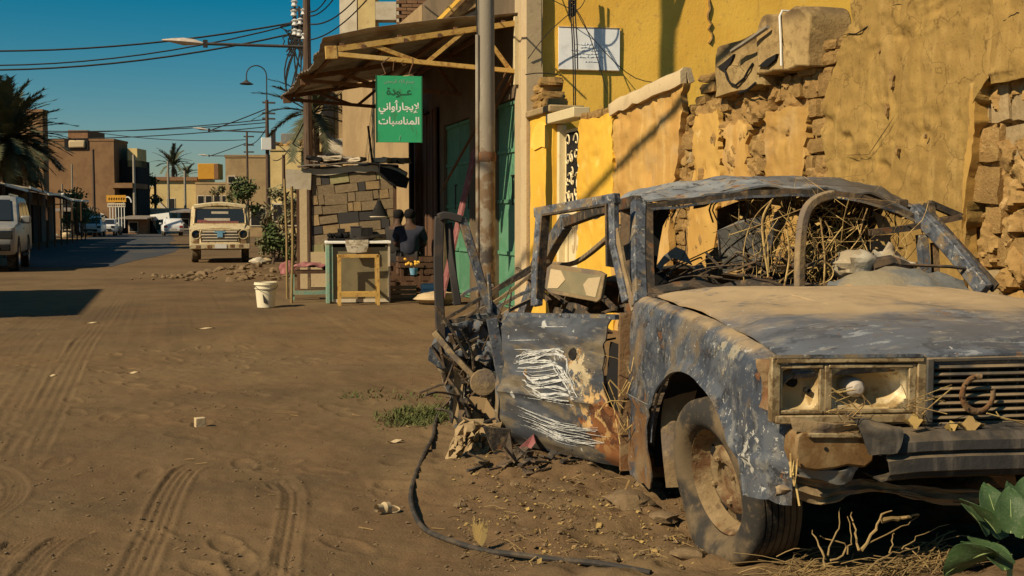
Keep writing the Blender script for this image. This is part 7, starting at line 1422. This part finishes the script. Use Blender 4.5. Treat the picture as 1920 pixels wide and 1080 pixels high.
obj('wall', MB().box((0, 2.2, (z0_ + z1_) / 2), (wd, 4.2, z1_ - z0_)), M_BRICKDARK, t); obj('lower_wall', MB().box((0, 2.2, z0_ / 2), (wd + .06, 4.3, z0_ - .02)), M_TAN, t)
bk = mesh_of('brick', MB().box((0, 0, 0), (.235, .10, .068)), M_BRICK)
nz_ = int((z1_ - at(800, 66, d2).z) / .083); cnt = 0
for i in range(nz_):
    for j in range(int(wd / .25) + 1):
        if cnt > 298: break
        x = -wd / 2 + (j + .5 * (i % 2)) * .25 + .06
        if x > wd / 2 - .1: continue
        inst('brick', bk, t, Matrix.Translation((x, .075 + rnd.uniform(-.012, .012), z1_ - .35 - 1.55 + .0 - 0 * i - i * .083 + 1.0)) @ Matrix.Rotation(rnd.uniform(-.02, .02), 4, 'Y')); cnt += 1
# sloping balcony underside of the yellow building
d3 = 17.5; t = thing('sloping_slab', 'sloping grey concrete slab jutting out above the canopy', 'slab', gat(900, d3)); q = t.location
obj('slab', MB().prism([at(822, 50, d3) - q, at(1000, -45, d3) - q, at(1000, -80, d3) - q, at(905, -60, d3) - q, at(818, 36, d3) - q], (.3, 1.6, 0)), M_CEMENT, t); obj('edge_stripe', MB().bar(at(826, 40, d3) - q + Vector((-.05, -.06, 0)), at(905, -40, d3) - q + Vector((-.05, -.06, 0)), .05), M_BRIGHT, t); obj('black_pipe', MB().bar(at(850, 44, d3) - q + Vector((0, -.06, 0)), at(960, -8, d3) - q + Vector((0, -.06, 0)), .05), M_WIRE, t)
# shops in the shade on the far side: one row, with awning, clutter
row = thing('shop_row', 'low row of shaded shops with a pale awning edge across the street', 'shops', (-7.6, 60, 0))
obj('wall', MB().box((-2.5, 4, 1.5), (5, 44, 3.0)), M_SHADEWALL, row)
for k in range(9): obj('shop_door', MB().box((.04, -14 + k * 4.4, 1.1), (.14, 2.4, 2.2)), (M_BLACK, M_TILEDARK, M_DARKWOOD)[k % 3], row)
for k in range(6): obj('awning', MB().prism([(0, -17 + k * 7.2, 2.95), (2.2, -17 + k * 7.2, 2.45 + .1 * (k % 2)), (2.2, -10.6 + k * 7.2, 2.4 + .1 * (k % 3)), (0, -10.6 + k * 7.2, 2.95)], (0, 0, .06)), (M_TIN, M_CONC)[k % 2], row); obj('awning_edge', MB().bar((2.22, -17 + k * 7.2, 2.5 + .1 * (k % 2)), (2.22, -10.6 + k * 7.2, 2.45 + .1 * (k % 3)), .06, .10), M_WHITE, row)
for k in range(12): obj('awning_post', MB().bar((2.15, -17 + k * 3.6, 0), (2.15, -17 + k * 3.6, 2.5), .08), M_DARKWOOD, row)
q = gat(105, 78); t = thing('sign_frame', 'empty white sign frame hanging at the end of the shop awning', 'sign frame', (q.x, q.y, at(105, 384, 78).z), -TH); w_ = .55; obj('frame', MB().path([(-w_ * .8, 0, 0), (w_, 0, .05), (w_, 0, .75), (-w_ * .6, 0, .72), (-w_ * .8, 0, 0)], .09, .08), M_WHITE, t)
q = gat(219, 104); t = thing('shop_sign', 'faded orange shop sign over white ironwork across the street', 'sign', (q.x, q.y, at(219, 388, 104).z), -TH)
obj('board', MB().box((0, 0, .75), (1.75, .12, .62)), M_ORANGE, t); obj('board', MB().box((0, 0, .16), (1.6, .10, .36)), M_CONC, t); obj('arch', MB().tube([(1.0 + .35 * math.cos(a), 0, .4 + .5 * math.sin(a)) for a in np.linspace(0, math.pi, 8)], .07, 5), M_WHITE, t)
mb = MB(); 
for k in range(7): mb.bar((-.7 + .22 * k, -.08, .66), (-.62 + .22 * k, -.08, .86), .09, .02)
for k in range(9): mb.bar((-.7 + .17 * k, -.07, .10), (-.66 + .17 * k, -.07, .24), .05, .02)
obj('faded_lettering', mb, M_BRICK, t)
mb = MB()
for k in range(6): mb.bar((-.6 + .26 * k, 0, -.05), (-.6 + .26 * k, 0, -1.9), .06)
obj('ironwork', mb, M_WHITE, t)
# walls and clutter closing the end of the street
t, wd, hh = house('yard_wall', 'low whitewashed yard wall before the pale yellow house', 272, 352, 394, 126, .4, M_CONC, cat='wall')
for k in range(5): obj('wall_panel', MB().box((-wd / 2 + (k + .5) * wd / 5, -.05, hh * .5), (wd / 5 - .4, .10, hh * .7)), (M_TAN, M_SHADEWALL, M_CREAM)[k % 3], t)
q = gat(300, 116); t = thing('banner_board', 'white tilted banner board standing by the roadside', 'board', q, -TH); obj('board', MB().box((0, 0, 1.75), (1.9, .06, .6), (0, -.12, 0)), M_WHITE, t); obj('leg', MB().bar((-.7, 0, 0), (-.7, 0, 1.7), .08), M_DARKSTEEL, t); obj('leg', MB().bar((.7, 0, 0), (.7, 0, 1.7), .08), M_DARKSTEEL, t); obj('side_panel', MB().prism([(-1.1, .05, 0), (-.2, .05, 0), (-1.0, .05, 1.6)], (0, .06, 0)), M_BLACK, t)
for px0, px1, py, d, m, lab in ((210, 262, 398, 122, M_DARKWOOD, 'dark timber stall beyond the parked cars'), (112, 150, 398, 100, M_BLACK, 'dark shed beside the parked white van'), (340, 360, 400, 112, M_TILEDARK, 'dark grey lean-to behind the truck'), (240, 275, 412, 115, M_BRICK, 'brown kiosk below the pale pole')):
    tt, wd, hh = house('market_stall', lab, px0, px1, py, d, 3, m, ((.3, .5, .8, .9),), cat='stall'); obj('roof', MB().box((0, .5, hh + .25), (wd + 1.2, 4.4, .12), (.06, 0, 0)), M_TIN, tt)
# two houses on the left that only throw shade into the picture
for k, (y0, y1, h_, lab) in enumerate(((13.8, 19.8, 4.9, 'unseen corner house added to throw shade on the dirt road'), (33.5, 49, 5.2, 'unseen long house added to throw shade on the asphalt'))):
    t = thing('unseen_shade_house', lab, 'building', ((-6.9 if k == 0 else -7.7) - 3, (y0 + y1) / 2, 0)); obj('wall', MB().box((0, 0, h_ / 2), (6, y1 - y0, h_)), M_TAN, t)
    for j in range(3): f = obj('window', MB().box((3.02, (j - 1) * 2.2, h_ * .5), (.12, 1.0, 1.3)), M_CONC, t); obj('pane', MB().box((3.05, (j - 1) * 2.2, h_ * .5), (.10, .84, 1.1)), M_BLACK, f)
# ------------------------------------------------------------------ palms, trees, bushes
def frond_mesh(m, seed, droop=.55, L_=2.6, nl=40, w_=.55):
    rr = random.Random(seed); mb = MB(); spine = [Vector((0, L_ * t, L_ * (.42 * t - droop * t * t))) for t in np.linspace(0, 1, 12)]; mb.tube(spine, [.035 * (1 - .85 * t) for t in np.linspace(0, 1, 12)], 4)
    for k in range(nl):
        t = .12 + .86 * k / nl; p = catmull(spine, t); d = (catmull(spine, min(1, t + .03)) - p).normalized()
        for s in (-1, 1):
            l = w_ * (1 - .55 * abs(t - .45) * 1.6) * rr.uniform(.8, 1.15); a = Vector((s * .8, .6, 0)); e = p + (Vector((s * .75, 0, .18 + rr.uniform(-.15, .15))) + d * .75).normalized() * l + Vector((0, 0, -.12 * l)); wv = d * .055
            mb.add([p - wv, p + wv, e], ((0, 1, 2),)); 
    return mesh_of('frond', mb, m, 0)
FR_ = [frond_mesh(M_PALM, 1), frond_mesh(M_PALM, 2, .75), frond_mesh(M_PALM, 3, .35)]; FRD = frond_mesh(M_PALMDRY, 4, 1.1)
def palm(loc, h, n, s, lab, seed, dry=6, spread=(-25, 80)):
    rr = random.Random(seed); t = thing('palm_tree', lab, 'palm', loc)
    obj('trunk', MB().tube([(0, 0, -.1), (.05, 0, h * .5), (0, 0, h)], [.22, .17, .18], 10), M_BARK, t)
    for k in range(n):
        el = spread[0] + (spread[1] - spread[0]) * (k / n) ** .9; inst('frond', FR_[k % 3], t, Matrix.Translation((0, 0, h)) @ Matrix.Rotation(k * 2.4 + rr.uniform(-.2, .2), 4, 'Z') @ Matrix.Rotation(R(el + rr.uniform(-8, 8)), 4, 'X') @ Matrix.Scale(s * rr.uniform(.85, 1.1), 4))
    for k in range(dry): inst('frond', FRD, t, Matrix.Translation((0, 0, h - .1)) @ Matrix.Rotation(k * 2.1, 4, 'Z') @ Matrix.Rotation(R(rr.uniform(-60, -35)), 4, 'X') @ Matrix.Scale(s * .8, 4))
    return t
palm(gat(14, 50), 4.6, 130, 1.05, 'big bushy date palm at the left edge over the shops', 1, 16, (-45, 82))
palm(gat(-22, 56), 5.6, 90, 1.1, 'second date palm half cut off by the left edge', 2, 8)
palm(gat(326, 165), 9.2, 22, 1.25, 'distant palm above the pale yellow house', 3, 4, (-15, 70)); palm(gat(352, 172), 8.2, 16, .9, 'smaller distant palm right of the other one above the house', 4, 3, (-15, 70))
palm(gat(588, 33), 4.3, 22, .68, 'grey green palm behind the near lamp pole', 5, 3, (-40, 60))
def tree(name, lab, loc, h, crown, n, s, m, seed, trunk=.1, cat='tree'):
    rr = random.Random(seed); t = thing(name, lab, cat, loc); tk = MB().tube(spline([(0, 0, -.05), (.05 * h, 0, h * .3), (0, .03 * h, h * .6)], 6), [trunk * (1 - .08 * k) for k in range(6)], 7)
    cl = []
    for k in range(max(5, n // 90)):
        a = rr.random() * 6.28; q = Vector((math.cos(a) * crown[0] * rr.uniform(.1, .8), math.sin(a) * crown[0] * rr.uniform(.1, .8), rr.uniform(crown[1], crown[2]))); cl.append((q, crown[0] * rr.uniform(.22, .48))); tk.tube(spline([(0, 0, h * .25 * rr.uniform(.4, 1.6)), q * .55 + Vector((0, 0, h * .1)), q], 6), [trunk * .45 * (1 - .15 * i) for i in range(6)], 4)
    obj('trunk', tk, M_BARK, t); mb = MB()
    for k in range(n):
        q, r_ = rr.choice(cl); v = Vector((rr.gauss(0, 1), rr.gauss(0, 1), rr.gauss(0, .8))); v = q + v.normalized() * r_ * rr.uniform(.3, 1.1); a = Vector((rr.gauss(0, 1), rr.gauss(0, 1), rr.gauss(0, 1))).normalized(); b = a.orthogonal().normalized(); z = s * rr.uniform(.6, 1.4)
        mb.add([v - a * z, v + b * z * .45, v + a * z, v - b * z * .45], ((0, 1, 2, 3),))
    obj('crown', mb, m, t, smooth=0); return t
tree('round_tree', 'dark tree standing right of the brick building', gat(240, 126), 9, (2.6, 4.5, 8.6), 1500, .30, M_LEAF, 1, .2); tree('round_tree', 'smaller dark tree right of the taller one by the brick building', gat(272, 128), 7, (1.6, 3.4, 6.2), 700, .26, M_LEAF, 2, .15)
tree('bush', 'green bush overhanging the parked white van', gat(152, 92), 3.2, (1.5, 1.2, 3.4), 900, .16, M_LEAF, 3, .08, 'bush')
tree('bush', 'bright green bush directly behind the cream truck', gat(452, 46), 2.9, (.9, 1.4, 2.8), 800, .10, M_LEAF, 4, .07, 'bush'); tree('bush', 'thin brown shrub left of the bright green bush', gat(428, 60), 3.4, (.9, 1.2, 3.2), 420, .09, M_LEAFDUSTY, 9, .05, 'bush')
for k, (px, d, h_, r_, lab) in enumerate(((492, 40, 2.4, .75, 'dusty grey green bush right of the truck'), (520, 37, 2.3, .75, 'dusty bush between the truck and the stakes'), (548, 34, 2.2, .6, 'dusty bush directly behind the two stakes'), (510, 33, 1.3, .6, 'low dark green bush before the taller dusty ones'))):
    tree('bush', lab, gat(px, d), h_, (r_, .25, h_), 800, .075, (M_LEAFDUSTY, M_LEAFDUSTY, M_LEAFDUSTY, M_LEAF)[k], 20 + k, .04, 'bush')
# ------------------------------------------------------------------ rubble and litter by the truck
rb = thing('rubble_pile', 'low pile of brown rubble in front of the truck', 'rubble', gat(465, 25.5))
rms = [mesh_of('rubble_stone', rub(5, .5, .35, 500 + k, .65), M_STONE, 40) for k in range(6)]
for k in range(240):
    x, y = rnd.gauss(0, .85), rnd.gauss(0, .8); hgt = .26 * math.exp(-(x * x / .7 + y * y / .7)); inst('rubble_stone', rms[k % 6], rb, Matrix.Translation((x, y, hgt * rnd.uniform(.2, 1) + .02)) @ Matrix.Rotation(rnd.random() * 6, 4, 'Z') @ Matrix.Scale(rnd.choice((.06, .09, .13, .2)) * rnd.uniform(.7, 1.4), 4))
obj('earth_mound', MB().grid([[(1.9 * u, 1.9 * v, .26 * math.exp(-(u * u * 4.5 + v * v * 4.5)) - .02 + .03 * fbm((u * 4, v * 4, 1), 1)) for v in np.linspace(-1, 1, 24)] for u in np.linspace(-1, 1, 24)]), M_GROUND, rb)
for lab, px, d, s, m in (('white rubbish bag lying right of the truck', 484, 33, .22, M_CLOTH), ('cream rubbish bag beside the white one', 498, 33.5, .18, M_SACK), ('pale rock at the left roadside', 125, 88, .45, M_CREAM), ('white rubble lumps by the left shops', 100, 88, .35, M_CONC)):
    o = obj('rubbish_bag' if 'bag' in lab else 'stone', rub(8, s, .3, 40 + px, .6), m, smooth=60); o.location = gat(px, d) + Vector((0, 0, s * .35)); setup(o, lab, 'rubbish bag' if 'bag' in lab else 'stone')
# ------------------------------------------------------------------ vehicles
def tyre(t, x, y, r_, w_, m=M_RUBBER):
    wh = obj('wheel', MB().lathe([(r_ * .6, -w_ / 2), (r_ * .93, -w_ / 2), (r_, -w_ * .35), (r_, w_ * .35), (r_ * .93, w_ / 2), (r_ * .6, w_ / 2)], 24, Matrix.Translation((x, y, r_)) @ Matrix.Rotation(R(90), 4, 'Y')), m, t)
    obj('rim', MB().lathe([(r_ * .62, -w_ * .5), (r_ * .5, -w_ * .3), (.02, -w_ * .32), (.02, w_ * .32), (r_ * .5, w_ * .3), (r_ * .62, w_ * .5)], 20, Matrix.Translation((x, y, r_)) @ Matrix.Rotation(R(90), 4, 'Y')), M_CHROME, wh)
def bodyshell(prof, W_, m, t, tum, belt, rr=.10, nm='body'):
    """prof: closed (y, z) side outline; the sides lean in above the belt line and round off at the edges"""
    P = []; n = len(prof); cz = sum(p[1] for p in prof) / n; cy = sum(p[0] for p in prof) / n
    for x, ins in ((-W_ / 2, rr), (-W_ / 2 + rr * .3, rr * .25), (-W_ / 2 + rr, 0), (0, -.01), (W_ / 2 - rr, 0), (W_ / 2 - rr * .3, rr * .25), (W_ / 2, rr)):
        row = []
        for (y, z) in prof:
            zz2 = z - ins * (1 if z > cz else -1) * .5; yy = y - ins * (1 if y > cy else -1) * .6; k = 1 - tum * max(0, zz2 - belt); row.append((x * k, yy, zz2))
        P.append(row + row[:1])
    mb = MB().grid(P); L0 = len(P[0]); mb.f.append(tuple(range(L0 - 1))[::-1]); mb.f.append(tuple(6 * L0 + i for i in range(L0 - 1)))
    return obj(nm, mb, m, t, smooth=40)
def glass_side(t, pts, W_, tum, belt, nm='side_window', o=.012):
    for s in (-1, 1): obj(nm, MB().prism([(s * (W_ / 2 * (1 - tum * max(0, z - belt)) + o - .03), y, z) for y, z in pts], (s * .03, 0, 0)), M_CARGLASS, t, smooth=0)
# cream truck facing us
q = gat(412, 34.0); t = thing('cream_truck', 'old chalky cream delivery truck parked facing us', 'truck', q, -.05)
W_ = 1.74
bodyshell([(0.02, .45), (0.0, .72), (.02, 1.00), (.62, 1.12), (.86, 1.62), (1.0, 1.70), (4.4, 1.74), (4.5, 1.6), (4.5, .5), (3.9, .42), (.6, .38)], W_, M_TRUCK, t, .10, 1.15, .07)
obj('roof_cap', MB().patch([[(x, .88, 1.70 - .10 * (x / .8) ** 2) for x in (-.76, 0, .76)], [(x, 1.1, 1.80 - .09 * (x / .8) ** 2) for x in (-.76, 0, .76)], [(x, 4.3, 1.82 - .09 * (x / .8) ** 2) for x in (-.78, 0, .78)]], 10, 12, .03), M_TRUCK, t)
def tf(x, z, o=0): return (x, .62 + (z - 1.12) / .50 * .24 - .025 - o, z)
obj('windscreen_frame', MB().path([tf(-.76, 1.16), tf(-.71, 1.64), tf(.71, 1.64), tf(.76, 1.16), tf(-.76, 1.16)], .055, .05), M_TRUCK, t)
ws = obj('windscreen', MB().prism([tf(-.74, 1.17), tf(.74, 1.17), tf(.69, 1.62), tf(-.69, 1.62)], (0, .02, 0)), M_CARGLASS, t, smooth=0)
obj('dash_clutter', MB().box(tf(.0, 1.21, .012), (1.1, .01, .07)), M_REDCLOTH, ws); obj('dash_paper', MB().box(tf(-.08, 1.29, .014), (.75, .01, .08)), M_CONC, ws); obj('rear_light_strip', MB().box(tf(-.0, 1.50, .012), (.5, .01, .07)), M_CONC, ws); obj('seat_back', MB().box(tf(-.52, 1.23, .012), (.28, .01, .10)), M_REDCLOTH, ws)  # the upper pale strip paints daylight seen through the rear
obj('bonnet', MB().patch([[(x, -.03, 1.02 - .05 * (x / .7) ** 2) for x in (-.70, 0, .70)], [(x, .25, 1.10 - .04 * (x / .7) ** 2) for x in (-.72, 0, .72)], [(x, .64, 1.15) for x in (-.76, 0, .76)]], 10, 14, .02, .01), M_TRUCK, t)
g_ = obj('grille', MB().box((0, -.015, .80), (1.02, .04, .36)), M_TILEDARK, t)
for k in range(4): obj('grille_bar', MB().box((0, -.05, .67 + .085 * k), (1.06 - .04 * abs(k - 1.5), .05, .042)), M_CONC, g_, bevel=.008)
obj('grille_surround', MB().path([(-.56, -.04, .60), (-.56, -.04, .99), (.56, -.04, .99), (.56, -.04, .60), (-.56, -.04, .60)], .05, .05), M_TRUCK, g_); obj('blue_emblem', MB().box((0, -.085, .86), (.16, .03, .18)).box((0, -.083, .92), (.30, .025, .05)), M_BLUE, g_)
for s in (-1, 1):
    hl = obj('headlamp', MB().lathe([(.15, .0), (.16, -.04), (.13, -.05), (.12, .0)], 20, Matrix.Translation((s * .68, -.01, .85)) @ Matrix.Rotation(R(90), 4, 'X') @ Matrix.Scale(-1, 4, (0, 0, 1))), M_TRUCK, t); obj('lens', MB().lathe([(0, .02), (.08, .01), (.125, -.01)], 16, Matrix.Translation((s * .68, -.005, .85)) @ Matrix.Rotation(R(90), 4, 'X')), M_CARGLASS, hl)
    obj('turn_lamp', MB().box((s * .68, -.04, .63), (.17, .05, .10)), M_RIM, t, bevel=.01); tyre(t, s * .74, .78, .33, .2); tyre(t, s * .74, 3.5, .33, .2)
bp_ = obj('bumper', MB().box((0, -.10, .50), (1.72, .09, .15)), M_TRUCK, t, bevel=.015); obj('number_plate', MB().box((.02, -.152, .505), (.34, .012, .13)), M_WHITE, bp_)
for x in (-.62, -.3, .35, .6): obj('rust_patch', MB().box((x, -.148, .49 + .02 * (x > 0)), (.13, .008, .09)), M_RIM, bp_, bevel=.003)
obj('side_window', MB().box((-.868, 1.35, 1.40), (.02, .7, .36)).box((.868, 1.35, 1.40), (.02, .7, .36)), M_CARGLASS, t)
# white off-roader at the left edge, facing us
a = on(26, 511, Z=0); t = thing('white_suv', 'big silver white off-roader cut off by the left edge facing us', 'car', (a.x - .95, a.y + .1, 0), .03); W_ = 1.96
pr = [(.12, .42), (0, .55), (-.02, .80), (.06, 1.06), (.35, 1.14), (1.25, 1.20), (1.95, 1.80), (2.3, 1.90), (4.5, 1.88), (4.85, 1.5), (4.95, 1.1), (4.95, .55), (4.8, .42)]
bodyshell(pr, W_, M_SILVER, t, .16, 1.15, .13); glass_side(t, ((1.55, 1.22), (1.98, 1.68), (2.75, 1.74), (2.75, 1.20)), W_, .16, 1.15); glass_side(t, ((2.85, 1.20), (2.85, 1.74), (3.75, 1.74), (3.8, 1.22)), W_, .16, 1.15); glass_side(t, ((3.9, 1.24), (3.88, 1.73), (4.45, 1.70), (4.62, 1.3)), W_, .16, 1.15)
obj('windscreen', MB().prism([(-.80, 1.30, 1.25), (.80, 1.30, 1.25), (.72, 1.90, 1.77), (-.72, 1.90, 1.77)], (0, -.03, .02)), M_CARGLASS, t, smooth=0)
obj('grille', MB().box((0, -.03, .86), (1.0, .06, .26)), M_CHROME, t, bevel=.02); obj('lower_grille', MB().box((0, -.03, .58), (1.2, .05, .14)), M_BLACK, t)
for s in (-1, 1):
    obj('headlamp', MB().box((s * .73, .02, .90), (.40, .10, .22)), M_CARGLASS, t, bevel=.03); obj('fog_lamp', MB().box((s * .74, .0, .60), (.26, .06, .16)), M_BLACK, t, bevel=.02); obj('wing_mirror', MB().box((s * 1.10, 1.62, 1.28), (.24, .12, .20)), M_SILVER, t, bevel=.04)
    for y in (.98, 3.85): obj('wheel_arch', MB().lathe([(.46, -.02), (.46, .02), (.36, .03)], 20, Matrix.Translation((s * .965, y, .42)) @ Matrix.Rotation(R(90), 4, 'Y')), M_BLACK, t); tyre(t, s * .86, y, .39, .26)
    obj('running_board', MB().box((s * .97, 2.4, .38), (.12, 1.9, .06)), M_BLACK, t); obj('door_handle', MB().box((s * .99, 2.55, 1.06), (.02, .2, .04)), M_CHROME, t); obj('roof_rail', MB().bar((s * .68, 2.2, 1.93), (s * .68, 4.3, 1.93), .04), M_CHROME, t)
# parked cars and the hatchback driving away
def smallcar(px, d, lab, m, rz, van=False, back=False, W_=1.72):
    q = gat(px, d); t = thing('parked_car' if not back else 'hatchback', lab, 'car', q, rz)
    pr = [(.05, .35), (0, .6), (.05, .95), (.25, 1.02), (.75, 1.7), (1.1, 1.88), (3.9, 1.86), (4.1, 1.2), (4.1, .4)] if van else [(.08, .35), (0, .55), (.05, .85), (.95, .98), (1.6, 1.42), (2.1, 1.5), (3.2, 1.46), (3.9, 1.05), (4.1, .95), (4.15, .5), (4.05, .35)]
    if back: pr = [(.08, .35), (0, .55), (.03, .92), (.12, 1.02), (.55, 1.44), (1.0, 1.52), (2.0, 1.48), (2.9, 1.0), (3.9, .85), (4.0, .5), (3.9, .35)]
    bodyshell(pr, W_, m, t, .26, .98, .16)
    y0, z0, y1, z1 = (.30, 1.08, .82, 1.70) if van else (.22, 1.06, .60, 1.42) if back else (1.0, 1.0, 1.62, 1.40)
    obj('windscreen' if not back else 'rear_window', MB().prism([(-W_ * .43, y0, z0), (W_ * .43, y0, z0), (W_ * .38, y1, z1), (-W_ * .38, y1, z1)], (0, -.03, .03)), M_CARGLASS, t, smooth=0)
    glass_side(t, ((1.2, 1.08), (1.5, 1.6), (3.7, 1.6), (3.8, 1.08)) if van else ((.9, 1.02), (1.1, 1.36), (2.0, 1.36), (2.6, 1.0)) if back else ((1.35, 1.0), (1.75, 1.36), (3.1, 1.34), (3.6, 1.02)), W_, .26, .98)
    for s in (-1, 1):
        obj('tail_lamp' if back else 'headlamp', MB().box((s * W_ * .38, .02, .80), (.30, .10, .16)), M_LAMPRED if back else M_CARGLASS, t, bevel=.02); tyre(t, s * W_ * .42, .75, .31, .2); tyre(t, s * W_ * .42, 3.3, .31, .2); obj('wing_mirror', MB().box((s * W_ * .57, 1.3 if not back else 2.5, 1.08), (.18, .1, .13)), m, t, bevel=.02)
    obj('lower_grille', MB().box((0, .0, .52), (W_ * .62, .10, .20)), M_BLACK if not back else M_WHITECAR, t, bevel=.02); obj('number_plate', MB().box((0, -.06, .60 if back else .45), (.46, .02, .11)), M_CONC, t)
smallcar(325, 100, 'white hatchback driving away down the asphalt', M_WHITECAR, .05, back=True); smallcar(169, 94, 'white van parked first in line by the left shops', M_WHITECAR, -.05, van=True); smallcar(196, 99, 'white saloon parked behind the white van', M_WHITECAR, -.02); smallcar(208, 106, 'dark blue saloon parked last behind the white saloon', M_BLUEGLASS, .0)
